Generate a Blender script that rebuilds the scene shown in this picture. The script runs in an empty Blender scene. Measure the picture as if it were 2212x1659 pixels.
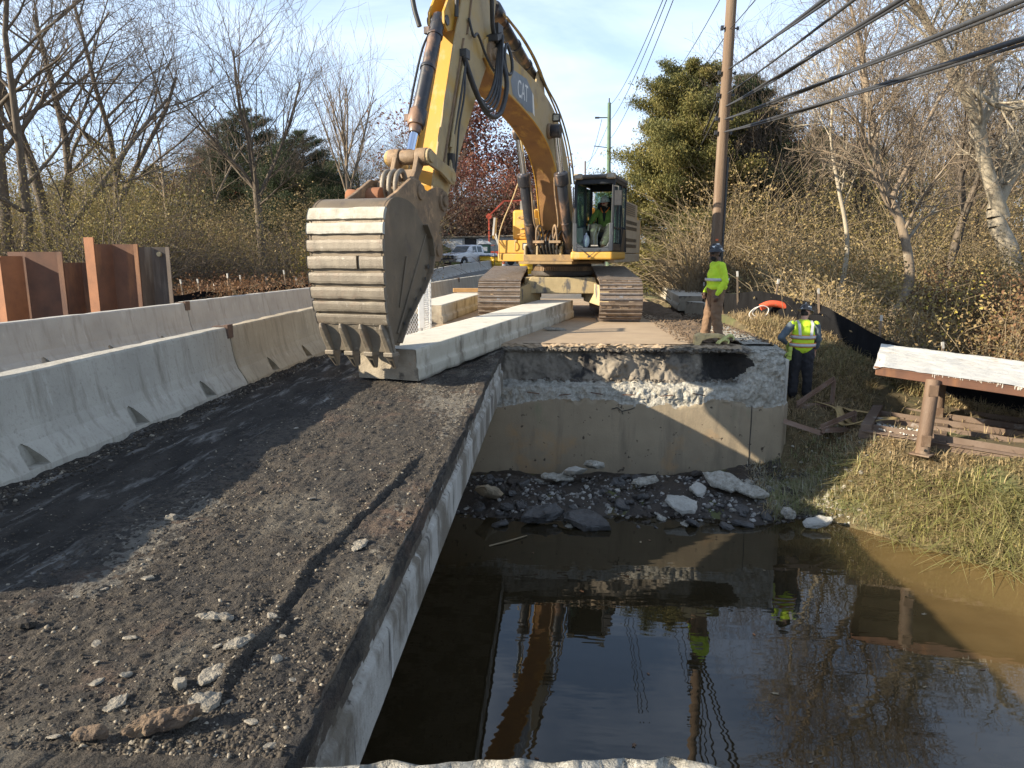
import bpy, math, random
import numpy as np
from mathutils import Matrix, Vector, Euler
R = math.radians
scene = bpy.context.scene
COL = scene.collection
# ------------------------------------------------------------------ camera
CAM_H = 1.72
cam_d = bpy.data.cameras.new('camera'); cam = bpy.data.objects.new('camera', cam_d); COL.objects.link(cam)
cam_d.sensor_width = 36.0; cam_d.lens = 36.0*1534.0/2212.0
cam_d.clip_start = 0.05; cam_d.clip_end = 3000
PITCH, YAW = R(10.326), R(3.377)
fw = Vector((-math.sin(YAW)*math.cos(PITCH), math.cos(YAW)*math.cos(PITCH), -math.sin(PITCH)))
cam.location = (0, 0, CAM_H); cam.rotation_euler = fw.to_track_quat('-Z', 'Y').to_euler()
scene.camera = cam
# ------------------------------------------------------------------ world and sun
SUN_DIR = Vector((-1.0, -0.365, 0.445)).normalized()     # towards the sun
SUN_EL = math.asin(SUN_DIR.z); SUN_AZ = math.atan2(SUN_DIR.x, SUN_DIR.y)
w = bpy.data.worlds.new("World"); scene.world = w; w.use_nodes = True
nt = w.node_tree; nt.nodes.clear()
def wn(t, **k):
    n = nt.nodes.new(t)
    for a, b in k.items(): setattr(n, a, b)
    return n
sky = wn('ShaderNodeTexSky', sky_type='NISHITA', sun_disc=False)
sky.sun_elevation = SUN_EL; sky.sun_rotation = SUN_AZ; sky.air_density = 1.0; sky.dust_density = 0.25; sky.ozone_density = 2.5
tc = wn('ShaderNodeTexCoord'); mp = wn('ShaderNodeMapping'); mp.inputs['Scale'].default_value = (1.2, 1.2, 4.2)
mp.inputs['Rotation'].default_value = (0.10, 0.22, 0.5)
nz = wn('ShaderNodeTexNoise'); nz.inputs['Scale'].default_value = 2.1; nz.inputs['Detail'].default_value = 8; nz.inputs['Roughness'].default_value = .56; nz.inputs['Distortion'].default_value = .5
rp = wn('ShaderNodeValToRGB'); rp.color_ramp.elements[0].position = .38; rp.color_ramp.elements[1].position = .80
rp.color_ramp.elements[1].color = (.58, .58, .58, 1)
mx = wn('ShaderNodeMixRGB'); mx.inputs[2].default_value = (8.6, 9.4, 10.6, 1)
bg = wn('ShaderNodeBackground'); bg.inputs['Strength'].default_value = 0.082
ow = wn('ShaderNodeOutputWorld')
nt.links.new(tc.outputs['Generated'], mp.inputs[0]); nt.links.new(mp.outputs[0], nz.inputs['Vector'])
nt.links.new(nz.outputs['Fac'], rp.inputs[0]); nt.links.new(rp.outputs[0], mx.inputs[0])
sz = wn('ShaderNodeSeparateXYZ'); nt.links.new(tc.outputs['Generated'], sz.inputs[0]); hz = wn('ShaderNodeMapRange'); hz.interpolation_type = 'SMOOTHSTEP'
for a_, b_ in (('From Min', .0), ('From Max', .55), ('To Min', .85), ('To Max', .12)): hz.inputs[a_].default_value = b_
nt.links.new(sz.outputs['Z'], hz.inputs['Value']); mh = wn('ShaderNodeMixRGB'); mh.inputs[2].default_value = (4.9, 6.3, 8.4, 1)     # pale autumn haze low in the sky
nt.links.new(hz.outputs[0], mh.inputs[0]); nt.links.new(sky.outputs[0], mh.inputs[1]); nt.links.new(mh.outputs[0], mx.inputs[1]); nt.links.new(mx.outputs[0], bg.inputs[0]); nt.links.new(bg.outputs[0], ow.inputs[0])
sl = bpy.data.lights.new('sun', 'SUN'); sl.energy = 5.0; sl.angle = R(.5); sl.color = (1.0, .88, .69)
so = bpy.data.objects.new('sun', sl); COL.objects.link(so); so.location = (-20, -10, 30)
so.rotation_euler = SUN_DIR.to_track_quat('Z', 'Y').to_euler()
scene.view_settings.view_transform = 'Standard'; scene.view_settings.look = 'None'
scene.view_settings.exposure = 1.24; scene.view_settings.gamma = 1
scene.render.engine = 'CYCLES'
scene.cycles.max_bounces = 6; scene.cycles.transparent_max_bounces = 6; scene.cycles.diffuse_bounces = 3

# ------------------------------------------------------------------ numpy noise
def _hash(ix, iy, iz, seed):
    h = (ix.astype(np.int64)*374761393 + iy.astype(np.int64)*668265263 + iz.astype(np.int64)*2147483647 + seed*974634777) & 0xffffffff
    h = ((h ^ (h >> 13))*1274126177) & 0xffffffff
    h = ((h ^ (h >> 16))*2246822519) & 0xffffffff
    return ((h ^ (h >> 15)) & 0xffffff)/float(0xffffff)
def vnoise(x, y, z=0.0, seed=0):
    x, y, z = np.broadcast_arrays(np.asarray(x, float), np.asarray(y, float), np.asarray(z, float))
    ix, iy, iz = np.floor(x), np.floor(y), np.floor(z); fx, fy, fz = x-ix, y-iy, z-iz
    fx = fx*fx*(3-2*fx); fy = fy*fy*(3-2*fy); fz = fz*fz*(3-2*fz); r = 0
    for dx in (0, 1):
        for dy in (0, 1):
            for dz in (0, 1):
                r = r + _hash(ix+dx, iy+dy, iz+dz, seed)*(fx if dx else 1-fx)*(fy if dy else 1-fy)*(fz if dz else 1-fz)
    return r*2-1
def fbm(x, y, z=0.0, oct=4, seed=0, gain=.5):
    a, s, t = 1., 0., 0.
    for o in range(oct):
        k = 2.03**o; s = s + a*vnoise(np.asarray(x)*k+o*7.1, np.asarray(y)*k+o*3.7, np.asarray(z)*k, seed+o); t += a; a *= gain
    return s/t
def sstep(a, b, x):
    t = np.clip((np.asarray(x, float)-a)/(b-a), 0, 1); return t*t*(3-2*t)

# ------------------------------------------------------------------ materials
MATS = {}
def mat(name, c1, c2=None, rough=.8, scale=6., detail=6, lo=.35, hi=.65, bump=0., bscale=60., metal=0., spots=None,
        streak=None, attr=None, spec=.5, stretch=(1, 1, 1), bump2=None, coat=0., trans=0.):
    """two-tone noise base; spots=[(colour, scale, lo, hi, stretch)...] layers of dirt, rust or wear on top"""
    m = bpy.data.materials.new(name); m.use_nodes = True; t = m.node_tree; N = t.nodes; L = t.links
    b = N['Principled BSDF']; b.inputs['Roughness'].default_value = rough; b.inputs['Metallic'].default_value = metal
    b.inputs['Specular IOR Level'].default_value = spec
    if coat: b.inputs['Coat Weight'].default_value = coat
    if trans: b.inputs['Transmission Weight'].default_value = trans
    co = N.new('ShaderNodeTexCoord')
    def noise(sc, det, st, rough_=.6, off=0.):
        mpn = N.new('ShaderNodeMapping'); mpn.inputs['Scale'].default_value = st; mpn.inputs['Location'].default_value = (off, off*1.7, off*.6)
        L.new(co.outputs['Object'], mpn.inputs[0]); n = N.new('ShaderNodeTexNoise')
        n.inputs['Scale'].default_value = sc; n.inputs['Detail'].default_value = det; n.inputs['Roughness'].default_value = rough_
        L.new(mpn.outputs[0], n.inputs['Vector']); return n
    def ramp(sock, a, c):
        r = N.new('ShaderNodeMapRange'); r.inputs['From Min'].default_value = a; r.inputs['From Max'].default_value = c; r.clamp = True
        L.new(sock, r.inputs['Value']); return r.outputs[0]
    def rgb(c): return (c[0], c[1], c[2], 1)
    c2 = c2 or tuple(x*.75 for x in c1)
    n = noise(scale, detail, stretch); mix = N.new('ShaderNodeMixRGB'); mix.inputs[1].default_value = rgb(c1); mix.inputs[2].default_value = rgb(c2)
    L.new(ramp(n.outputs['Fac'], lo, hi), mix.inputs[0]); out = mix.outputs[0]
    if attr:   # per-leaf colour variation stored on the mesh: attr = list of colours picked by the random value
        at = N.new('ShaderNodeAttribute'); at.attribute_name = 'rnd'; cr = N.new('ShaderNodeValToRGB'); cr.color_ramp.interpolation = 'LINEAR'
        e = cr.color_ramp.elements; e[0].color = rgb(attr[0]); e[0].position = 0; e[1].color = rgb(attr[-1]); e[1].position = 1
        for i, c in enumerate(attr[1:-1]):
            q = e.new((i+1)/(len(attr)-1)); q.color = rgb(c)
        L.new(at.outputs['Fac'], cr.inputs[0]); out = cr.outputs[0]
    for i, sp in enumerate(spots or []):
        c, sc, a, z = sp[:4]; st = sp[4] if len(sp) > 4 else (1, 1, 1)
        n2 = noise(sc, 7, st, .62, 3.3*(i+1)); mm = N.new('ShaderNodeMixRGB'); mm.inputs[2].default_value = rgb(c)
        L.new(ramp(n2.outputs['Fac'], a, z), mm.inputs[0]); L.new(out, mm.inputs[1]); out = mm.outputs[0]
    L.new(out, b.inputs['Base Color'])
    if bump:
        n3 = noise(bscale, 8, stretch if stretch != (1, 1, 1) else (1, 1, 1), .65, 9.); bp = N.new('ShaderNodeBump'); bp.inputs['Strength'].default_value = min(1, bump); bp.inputs['Distance'].default_value = .02
        L.new(n3.outputs['Fac'], bp.inputs['Height']); last = bp
        if bump2:
            n4 = noise(bump2[0], 5, (1, 1, 1), .6, 5.); b2 = N.new('ShaderNodeBump'); b2.inputs['Strength'].default_value = bump2[1]; b2.inputs['Distance'].default_value = bump2[2]
            L.new(n4.outputs['Fac'], b2.inputs['Height']); L.new(bp.outputs[0], b2.inputs['Normal']); last = b2
        L.new(last.outputs[0], b.inputs['Normal'])
    MATS[name] = m; return m

# ------------------------------------------------------------------ mesh building
def basis(d):
    d = Vector(d).normalized(); a = Vector((0, 0, 1)) if abs(d.z) < .9 else Vector((0, 1, 0))
    u = d.cross(a).normalized(); return u, d.cross(u).normalized()
class MB:
    def __init__(s, xf=None): s.v = []; s.f = []; s.m = []; s.sm = []; s.xf = xf; s.mi = 0
    def add(s, vs, fs, smooth=False):
        o = len(s.v)
        if s.xf is not None: vs = [s.xf @ Vector(p) for p in vs]
        s.v += [tuple(p) for p in vs]; s.f += [tuple(i+o for i in f) for f in fs]; s.m += [s.mi]*len(fs); s.sm += [smooth]*len(fs); return s
    def hexa(s, p):    # 4 bottom (ccw), 4 top
        return s.add(p, [(3, 2, 1, 0), (4, 5, 6, 7), (0, 1, 5, 4), (1, 2, 6, 5), (2, 3, 7, 6), (3, 0, 4, 7)])
    def box(s, c, d, rot=None, taper=1.):
        x, y, z = d[0]/2, d[1]/2, d[2]/2; t = taper
        p = [(-x, -y, -z), (x, -y, -z), (x, y, -z), (-x, y, -z), (-x*t, -y*t, z), (x*t, -y*t, z), (x*t, y*t, z), (-x*t, y*t, z)]
        M = Matrix.Translation(c) @ (Euler(rot).to_matrix().to_4x4() if rot is not None and not isinstance(rot, Matrix) else (rot.to_4x4() if rot is not None else Matrix.Identity(4)))
        return s.hexa([M @ Vector(q) for q in p])
    def b2(s, a, b):   # box from corner to corner
        return s.box([(a[i]+b[i])/2 for i in range(3)], [abs(b[i]-a[i]) for i in range(3)])
    def bar(s, p0, p1, w, h, up=(0, 0, 1)):   # rectangular bar between two points
        p0, p1 = Vector(p0), Vector(p1); d = (p1-p0).normalized(); u = d.cross(Vector(up))
        if u.length < 1e-4: u = d.cross(Vector((0, 1, 0)))
        u.normalize(); v = u.cross(d).normalized()
        q = []
        for p in (p0, p1): q += [p-u*w/2-v*h/2, p+u*w/2-v*h/2, p+u*w/2+v*h/2, p-u*w/2+v*h/2]
        return s.add(q, [(0, 1, 2, 3), (7, 6, 5, 4), (0, 4, 5, 1), (1, 5, 6, 2), (2, 6, 7, 3), (3, 7, 4, 0)])
    def prism(s, poly, h0, h1, fn=None, side_mi=None):   # polygon (a,b) extruded over h; default axes: h->x, a->y, b->z
        fn = fn or (lambda h, a, b: (h, a, b)); n = len(poly)
        s.add([fn(h0, *p) for p in poly]+[fn(h1, *p) for p in poly], [tuple(range(n-1, -1, -1)), tuple(range(n, 2*n))])
        k = s.mi
        if side_mi is not None and not isinstance(side_mi, (list, tuple)): s.mi = side_mi
        for i in range(n):
            j = (i+1) % n
            if isinstance(side_mi, (list, tuple)): s.mi = side_mi[i]
            s.add([fn(h0, *poly[i]), fn(h0, *poly[j]), fn(h1, *poly[j]), fn(h1, *poly[i])], [(0, 1, 2, 3)])
        s.mi = k; return s
    def tube(s, pts, r, n=8, cap=True, smooth=True):
        pts = [Vector(p) for p in pts]; k = len(pts); rr = r if isinstance(r, (list, tuple)) else [r]*k
        vs, fs = [], []; u = None
        for i, p in enumerate(pts):
            d = (pts[min(i+1, k-1)]-pts[max(i-1, 0)])
            if d.length < 1e-7: d = Vector((0, 0, 1))
            d.normalize()
            if u is None: u, v = basis(d)
            else:
                u = (u-d*u.dot(d))
                if u.length < 1e-5: u, v = basis(d)
                else: u.normalize(); v = d.cross(u)
            for a in range(n):
                t = 2*math.pi*a/n; vs.append(p+(u*math.cos(t)+v*math.sin(t))*rr[i])
        for i in range(k-1):
            for a in range(n):
                b = (a+1) % n; fs.append((i*n+a, i*n+b, (i+1)*n+b, (i+1)*n+a))
        s.add(vs, fs, smooth)
        if cap:
            s.add(vs[:n], [tuple(range(n-1, -1, -1))]); s.add(vs[-n:], [tuple(range(n))])
        return s
    def cyl(s, p0, p1, r0, r1=None, n=20): return s.tube([p0, p1], [r0, r0 if r1 is None else r1], n)
    def lathe(s, prof, c=(0, 0, 0), n=24, ax=None, smooth=True):   # prof [(r,h)]
        c = Vector(c); ax = Vector(ax or (0, 0, 1)).normalized(); u, v = basis(ax); vs, fs = [], []
        for r, h in prof:
            for a in range(n):
                t = 2*math.pi*a/n; vs.append(c+ax*h+(u*math.cos(t)+v*math.sin(t))*r)
        for i in range(len(prof)-1):
            for a in range(n):
                b = (a+1) % n; fs.append((i*n+a, i*n+b, (i+1)*n+b, (i+1)*n+a))
        s.add(vs, fs, smooth)
        if prof[0][0] > 1e-4: s.add(vs[:n], [tuple(range(n-1, -1, -1))])
        if prof[-1][0] > 1e-4: s.add(vs[-n:], [tuple(range(n))])
        return s
    def ball(s, c, r, n=12, rot=None):
        r = r if isinstance(r, (list, tuple)) else (r, r, r); M = Euler(rot).to_matrix() if rot else Matrix.Identity(3)
        vs, fs = [], []; m = n//2+1
        for i in range(m+1):
            ph = math.pi*i/m
            for a in range(n):
                t = 2*math.pi*a/n; vs.append(Vector(c)+M @ Vector((r[0]*math.sin(ph)*math.cos(t), r[1]*math.sin(ph)*math.sin(t), r[2]*math.cos(ph))))
        for i in range(m):
            for a in range(n):
                b = (a+1) % n; fs.append((i*n+a, (i+1)*n+a, (i+1)*n+b, i*n+b))
        return s.add(vs, fs, True)
    def build(s, name, mats, parent=None, bevel=0., seg=2, remesh=0., smooth_it=0):
        me = bpy.data.meshes.new(name); me.from_pydata(s.v, [], s.f)
        for m in (mats if isinstance(mats, (list, tuple)) else [mats]): me.materials.append(m)
        me.polygons.foreach_set('material_index', s.m); me.polygons.foreach_set('use_smooth', s.sm); me.update()
        o = bpy.data.objects.new(name, me); COL.objects.link(o)
        if parent is not None: o.parent = parent
        if bevel:
            wd = o.modifiers.new('weld', 'WELD'); wd.merge_threshold = .0004
            b = o.modifiers.new('bevel', 'BEVEL'); b.width = bevel; b.segments = seg; b.limit_method = 'ANGLE'; b.angle_limit = R(38); b.use_clamp_overlap = True
        if remesh:
            r = o.modifiers.new('remesh', 'REMESH'); r.mode = 'VOXEL'; r.voxel_size = remesh; r.use_smooth_shade = True
            if smooth_it:
                q = o.modifiers.new('smooth', 'SMOOTH'); q.factor = .5; q.iterations = smooth_it
        return o
def np_mesh(name, V, F, mats, parent=None, rnd=None, smooth=False, mi=None):
    """big meshes from numpy arrays: V (n,3), F (m,k)"""
    me = bpy.data.meshes.new(name); V = np.asarray(V, np.float32); F = np.asarray(F, np.int32); k = F.shape[1]
    me.vertices.add(len(V)); me.vertices.foreach_set('co', V.ravel()); me.loops.add(F.size); me.loops.foreach_set('vertex_index', F.ravel())
    me.polygons.add(len(F)); me.polygons.foreach_set('loop_start', np.arange(0, F.size, k, dtype=np.int32))
    me.polygons.foreach_set('loop_total', np.full(len(F), k, np.int32))
    if smooth: me.polygons.foreach_set('use_smooth', np.ones(len(F), bool))
    for m in (mats if isinstance(mats, (list, tuple)) else [mats]): me.materials.append(m)
    if mi is not None: me.polygons.foreach_set('material_index', np.asarray(mi, np.int32))
    if rnd is not None:
        a = me.attributes.new('rnd', 'FLOAT', 'POINT'); a.data.foreach_set('value', np.asarray(rnd, np.float32))
    me.update(calc_edges=True)
    o = bpy.data.objects.new(name, me); COL.objects.link(o)
    if parent is not None: o.parent = parent
    return o
def tag(o, label=None, cat=None, group=None, kind=None):
    if label: o['label'] = label
    if cat: o['category'] = cat
    if group: o['group'] = group
    if kind: o['kind'] = kind
    return o
def thing(name, label, cat, loc=(0, 0, 0), rotz=0., group=None):
    o = bpy.data.objects.new(name, None); COL.objects.link(o); o.empty_display_size = .2
    o.location = loc; o.rotation_euler = (0, 0, rotz); return tag(o, label, cat, group)
def copy_tree(o, parent=None):
    c = o.copy(); COL.objects.link(c); c.parent = parent
    for ch in list(o.children): copy_tree(ch, c)
    return c
def smooth_path(pts, k=6):   # Catmull-Rom through points
    P = [Vector(p) for p in pts]; P = [P[0]*2-P[1]]+P+[P[-1]*2-P[-2]]; o = []
    for i in range(1, len(P)-2):
        for j in range(k):
            t = j/k; a, b, c, d = P[i-1], P[i], P[i+1], P[i+2]
            o.append(.5*((2*b)+(c-a)*t+(2*a-5*b+4*c-d)*t*t+(3*b-a-3*c+d)*t**3))
    o.append(P[-2]); return o
def text_mesh(txt, size, ext=.002):
    cu = bpy.data.curves.new('txt', 'FONT'); cu.body = txt; cu.size = size; cu.extrude = ext; cu.align_x = 'CENTER'; cu.align_y = 'CENTER'
    ob = bpy.data.objects.new('txt', cu); COL.objects.link(ob); bpy.context.view_layer.update()
    dg = bpy.context.evaluated_depsgraph_get(); me = ob.evaluated_get(dg).to_mesh()
    vs = [tuple(v.co) for v in me.vertices]; fs = [tuple(p.vertices) for p in me.polygons]
    ob.evaluated_get(dg).to_mesh_clear(); bpy.data.objects.remove(ob); bpy.data.curves.remove(cu); return vs, fs
def unit(n, seed): return np.random.default_rng(seed)
def scatter_stones(name, P, S, mats, seed, flat=.6, parent=None, sharp=.35):
    """many irregular stones as one mesh: P (n,3) positions, S (n,) sizes"""
    rg = np.random.default_rng(seed); n = len(P)
    base = np.array([(0, 0, 1), (.9, 0, .25), (.28, .86, .25), (-.73, .53, .25), (-.73, -.53, .25), (.28, -.86, .25), (.7, .5, -.5), (-.3, .8, -.5), (-.85, 0, -.5), (-.3, -.8, -.5), (.7, -.5, -.5)])
    fc = np.array([(0, 1, 2), (0, 2, 3), (0, 3, 4), (0, 4, 5), (0, 5, 1), (1, 6, 2), (2, 6, 7), (2, 7, 3), (3, 7, 8), (3, 8, 4), (4, 8, 9), (4, 9, 5), (5, 9, 10), (5, 10, 1), (1, 10, 6)])
    V = base[None]*(1+rg.uniform(-sharp, sharp, (n, 11, 3))); V *= np.stack([np.ones(n), rg.uniform(.6, 1, n), rg.uniform(.4, 1, n)*flat], 1)[:, None]
    a = rg.uniform(0, 6.28, n); ca, sa = np.cos(a)[:, None], np.sin(a)[:, None]
    ti = rg.normal(0, .3, n)[:, None]; x = V[..., 0]; z = V[..., 2]+x*ti
    V = np.stack([x*ca-V[..., 1]*sa, x*sa+V[..., 1]*ca, z], -1)*S[:, None, None]+P[:, None]
    F = (fc[None]+np.arange(n)[:, None, None]*11).reshape(-1, 3)
    return np_mesh(name, V.reshape(-1, 3), F, mats, parent, rnd=np.repeat(rg.random(n), 11))
# ------------------------------------------------------------------ palette
YEL = (.60, .33, .035)
m_conc = mat('concrete', (.46, .44, .39), (.34, .325, .285), .9, 3.0, 8, .3, .7, bump=.35, bscale=45, spots=[((.22, .20, .17), 2.3, .56, .74, (1, 1, .25)), ((.60, .58, .53), 9, .62, .8)])
m_conc_new = mat('concrete_beam', (.60, .57, .49), (.50, .47, .40), .9, 2.5, 8, .3, .7, bump=.25, bscale=60, spots=[((.36, .33, .27), 4, .58, .75, (1, 1, .3)), ((.12, .11, .10), 14, .70, .76)])
m_rough = mat('chipped_concrete', (.50, .475, .41), (.27, .25, .205), .95, 16, 9, .35, .68, bump=1., bscale=48, bump2=(14, .9, .06), spots=[((.20, .18, .14), 4, .60, .74), ((.60, .58, .53), 11, .62, .74)])
m_barrier = mat('barrier_concrete', (.43, .40, .335), (.33, .305, .255), .88, 1.6, 9, .3, .7, bump=.35, bscale=55, spots=[((.22, .195, .15), 7, .50, .72, (1, 1.4, .14)), ((.50, .47, .41), 9, .60, .78, (1, 1.2, .25)), ((.26, .24, .20), 26, .55, .75), ((.05, .045, .04), 24, .70, .73)])
m_barrier_tan = mat('barrier_concrete_tan', (.40, .34, .245), (.30, .25, .175), .88, 1.8, 9, .3, .7, bump=.35, bscale=55, spots=[((.22, .18, .12), 7, .50, .72, (1, 1.4, .14)), ((.49, .43, .33), 9, .60, .78, (1, 1.2, .25)), ((.27, .225, .16), 26, .55, .75), ((.05, .045, .035), 22, .69, .73)])
m_barrier_pale = mat('barrier_concrete_pale', (.42, .40, .36), (.33, .31, .275), .88, 1.8, 9, .3, .7, bump=.25, bscale=55, spots=[((.26, .24, .205), 6, .52, .74, (1, 1.3, .14)), ((.52, .50, .46), 9, .6, .78, (1, 1.2, .3)), ((.05, .045, .04), 24, .70, .73)])
m_wall = mat('abutment_concrete', (.34, .275, .185), (.25, .20, .135), .9, 1.4, 9, .3, .7, bump=.35, bscale=30, spots=[((.17, .14, .10), 1.5, .52, .72, (1.6, 1, .25)), ((.42, .25, .11), 1.1, .58, .78), ((.22, .21, .13), 2.2, .6, .75, (1, 1, .4)), ((.07, .05, .036), 6.5, .63, .665)])
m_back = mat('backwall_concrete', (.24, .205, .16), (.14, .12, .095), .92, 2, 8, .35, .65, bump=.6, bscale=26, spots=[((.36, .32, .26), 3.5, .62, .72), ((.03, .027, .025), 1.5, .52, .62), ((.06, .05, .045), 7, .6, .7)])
m_asph = mat('milled_asphalt', (.110, .090, .068), (.040, .034, .028), .95, 14, 12, .38, .62, bump=1., bscale=160, bump2=(50, 1., .05), spots=[((.27, .235, .18), 1.1, .56, .70, (1, .5, 1)), ((.15, .10, .07), 1.9, .56, .70), ((.045, .04, .036), 2.3, .55, .68, (1, .5, 1)), ((.28, .25, .21), 60, .66, .74)])
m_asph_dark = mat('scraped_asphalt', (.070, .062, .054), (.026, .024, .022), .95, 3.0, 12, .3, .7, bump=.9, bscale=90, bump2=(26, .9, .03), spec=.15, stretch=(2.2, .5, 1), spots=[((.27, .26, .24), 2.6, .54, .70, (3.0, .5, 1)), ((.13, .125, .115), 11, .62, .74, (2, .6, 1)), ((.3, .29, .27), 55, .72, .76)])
m_slab = mat('dusty_road_slab', (.40, .30, .195), (.31, .225, .145), .9, 1.6, 8, .3, .7, bump=.25, bscale=60, spots=[((.27, .20, .145), 2.0, .55, .75, (.4, 2, 1)), ((.50, .40, .29), 3, .6, .8, (.5, 3, 1))])
m_road = mat('road_asphalt', (.13, .12, .105), (.10, .095, .085), .9, 2, 8, bump=.3, bscale=80, spots=[((.25, .19, .13), .5, .5, .75, (1, .3, 1))])
m_dirt = mat('brown_soil', (.19, .13, .08), (.10, .07, .045), .98, 5, 9, .3, .7, bump=1., bscale=25, bump2=(60, .7, .02))
m_line = mat('road_paint', (.72, .71, .66), (.5, .49, .45), .8, 8)
m_ground = mat('ground_soil', (.115, .085, .045), (.07, .06, .028), 1., 2.5, 9, .3, .7, bump=.8, bscale=18, spots=[((.20, .15, .075), 3, .5, .7), ((.075, .095, .03), .6, .52, .65)])
m_mud = mat('wet_mud', (.055, .042, .030), (.028, .022, .017), .6, 5, 9, .3, .7, bump=.9, bscale=18, bump2=(50, .6, .02))
m_rust = mat('rusty_steel', (.135, .062, .036), (.08, .04, .026), .8, 3, 9, .3, .7, bump=.25, bscale=60, spots=[((.23, .105, .045), 2.2, .54, .72, (1, 1, .2)), ((.06, .035, .025), 3, .60, .75, (1, 1, .2))])
m_rust_lt = mat('orange_rusty_steel', (.30, .125, .055), (.20, .085, .04), .8, 3, 9, .3, .7, bump=.25, bscale=60, spots=[((.15, .07, .04), 3, .6, .75, (1, 1, .2))])
m_brownplate = mat('brown_joint_plate', (.13, .075, .05), (.08, .05, .035), .8, 8)
m_black = mat('black_steel', (.022, .022, .024), (.045, .042, .038), .42, 6, 7, .45, .75, bump=.1, bscale=60)
m_wood = mat('pole_wood', (.19, .13, .085), (.13, .085, .055), .9, 4, 9, .3, .7, bump=.6, bscale=30, stretch=(3, 3, .12), spots=[((.27, .21, .15), 2, .5, .75, (3, 3, .1)), ((.07, .045, .03), 3, .62, .72, (5, 5, .08))])

# ------------------------------------------------------------------ terrain
def zr(y):   # road profile
    y = np.asarray(y, float); return .15+np.clip(y-35, 0, 30)*.017+np.clip(y-65, 0, 400)*.006
CP = np.array([
 (4.1, 17, .30), (4.3, 20, .10), (4.3, 25, .1), (4.05, 15, .02), (4.5, 13.2, -.88), (4.2, 12.45, -1.15), (4.15, 12.05, -1.95), (3.9, 11.4, -2.18), (4.4, 10.6, -2.40), (5.0, 11.2, -1.25), (5.7, 10.9, -1.28),
 (6.7, 10.2, -1.30), (6.1, 8.9, -2.42), (5.3, 9.6, -2.42), (7.4, 8.2, -2.35), (7.8, 9.4, -1.4), (9.5, 8.0, -1.35), (9.0, 6.6, -2.4), (6.3, 14, -.50), (5.3, 12.6, -1.12), (7.2, 12.2, -1.22), (9, 12, -1.2), (12, 12, -1.1), (8, 17, -.45), (12, 18, -.3), (7, 20, -.2),
 (14, 8, -1.3), (13, 5, -2.4), (18, 12, -.9), (20, 3.5, -2.4), (25, 12, -.8), (4.2, 14.2, -.35), (6.5, 26, 0), (14, 26, 0), (25, 26, 0), (3.6, 10.5, -2.5), (2, 9.8, -2.7), (5, 7.6, -3.0), (9, 4.5, -3), (3.2, 12.1, -2.0), (2.5, 13.5, -2.1), (1.5, 12.1, -2.12), (0, 12.1, -2.14), (-3, 12, -2.2), (-1, 10.6, -2.38), (1, 10.8, -2.37), (2.6, 10.75, -2.37), (.8, 11.3, -2.14), (2.4, 11.3, -2.10), (-.6, 11.3, -2.16), (3.3, 10.7, -2.27), (1, 9.7, -2.7), (0, 8.5, -2.9), (-8, 11.5, -2.2), (-9, 9, -2.9)], float)
def _tps():
    P = CP[:, :2]; n = len(P); d = np.linalg.norm(P[:, None]-P[None], axis=2); K = np.where(d > 0, d*d*np.log(d+1e-9), 0)+np.eye(n)*.02
    Q = np.hstack([np.ones((n, 1)), P]); A = np.vstack([np.hstack([K, Q]), np.hstack([Q.T, np.zeros((3, 3))])])
    return np.linalg.solve(A, np.hstack([CP[:, 2], 0, 0, 0]))
TW = _tps()
def terrain_z(x, y):
    x = np.asarray(x, float); y = np.asarray(y, float); s = x.shape; X = x.ravel(); Y = y.ravel(); z = np.zeros(X.shape)
    for i in range(len(CP)):
        d2 = (X-CP[i, 0])**2+(Y-CP[i, 1])**2+1e-9; z += TW[i]*d2*np.log(d2)*.5
    z += TW[-3]+TW[-2]*X+TW[-1]*Y
    z = np.clip(z, -3.3, .4)
    far = zr(Y)-.22+.25*fbm(X*.06, Y*.06, 0, 3, 5)
    stream = -3.0+0*X
    bank = sstep(10.2, 13.4, Y+.5*fbm(X*.25, 0, 0, 2, 9)); gen = stream*(1-bank)+far*bank       # far bank everywhere else
    near = sstep(1.6, .6, Y); gen = gen*(1-near)+(-.4)*near
    w = sstep(3.4, 4.0, X)*sstep(24, 15, X)*sstep(30, 22, Y)*sstep(1.5, 4.0, Y)
    w = np.maximum(w, sstep(-9, -7, X)*sstep(12.9, 12.4, Y)*sstep(6, 7.5, Y)*(X < 4.2))
    z = z*w+gen*(1-w)
    under = (X > -8.6) & (X < 3.95) & (Y > 12.35); z = np.where(under, np.minimum(z, far-.25), z)
    # grassy mound far left of the road, behind the parked truck
    z += 2.7*np.exp(-(((X+14.0)/3.6)**2+((Y-78)/9)**2))
    return z.reshape(s)
def grid_mesh(name, xs, ys, zf, mats, parent=None, smooth=True, mi=None):
    X, Y = np.meshgrid(xs, ys, indexing='ij'); V = zf(X, Y); nx, ny = len(xs), len(ys)
    i = np.arange(nx*ny).reshape(nx, ny); F = np.stack([i[:-1, :-1], i[1:, :-1], i[1:, 1:], i[:-1, 1:]], -1).reshape(-1, 4)
    return np_mesh(name, V.reshape(-1, 3), F, mats, parent, smooth=smooth, mi=None if mi is None else mi(X, Y)[:-1, :-1].ravel())
def var_axis(segs):   # [(start, end, step)...]
    return np.unique(np.concatenate([np.arange(a, b, s) for a, b, s in segs]+[[segs[-1][1]]]).round(4))
gx = var_axis([(-400, -60, 20), (-60, -12, 2), (-12, 3.8, .8), (3.8, 9.5, .12), (9.5, 20, .6), (20, 60, 2), (60, 400, 20)])
gy = var_axis([(-60, 0, 5), (0, 8, .5), (8, 15, .12), (15, 30, .6), (30, 90, 2), (90, 160, 6), (160, 700, 30)])
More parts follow.
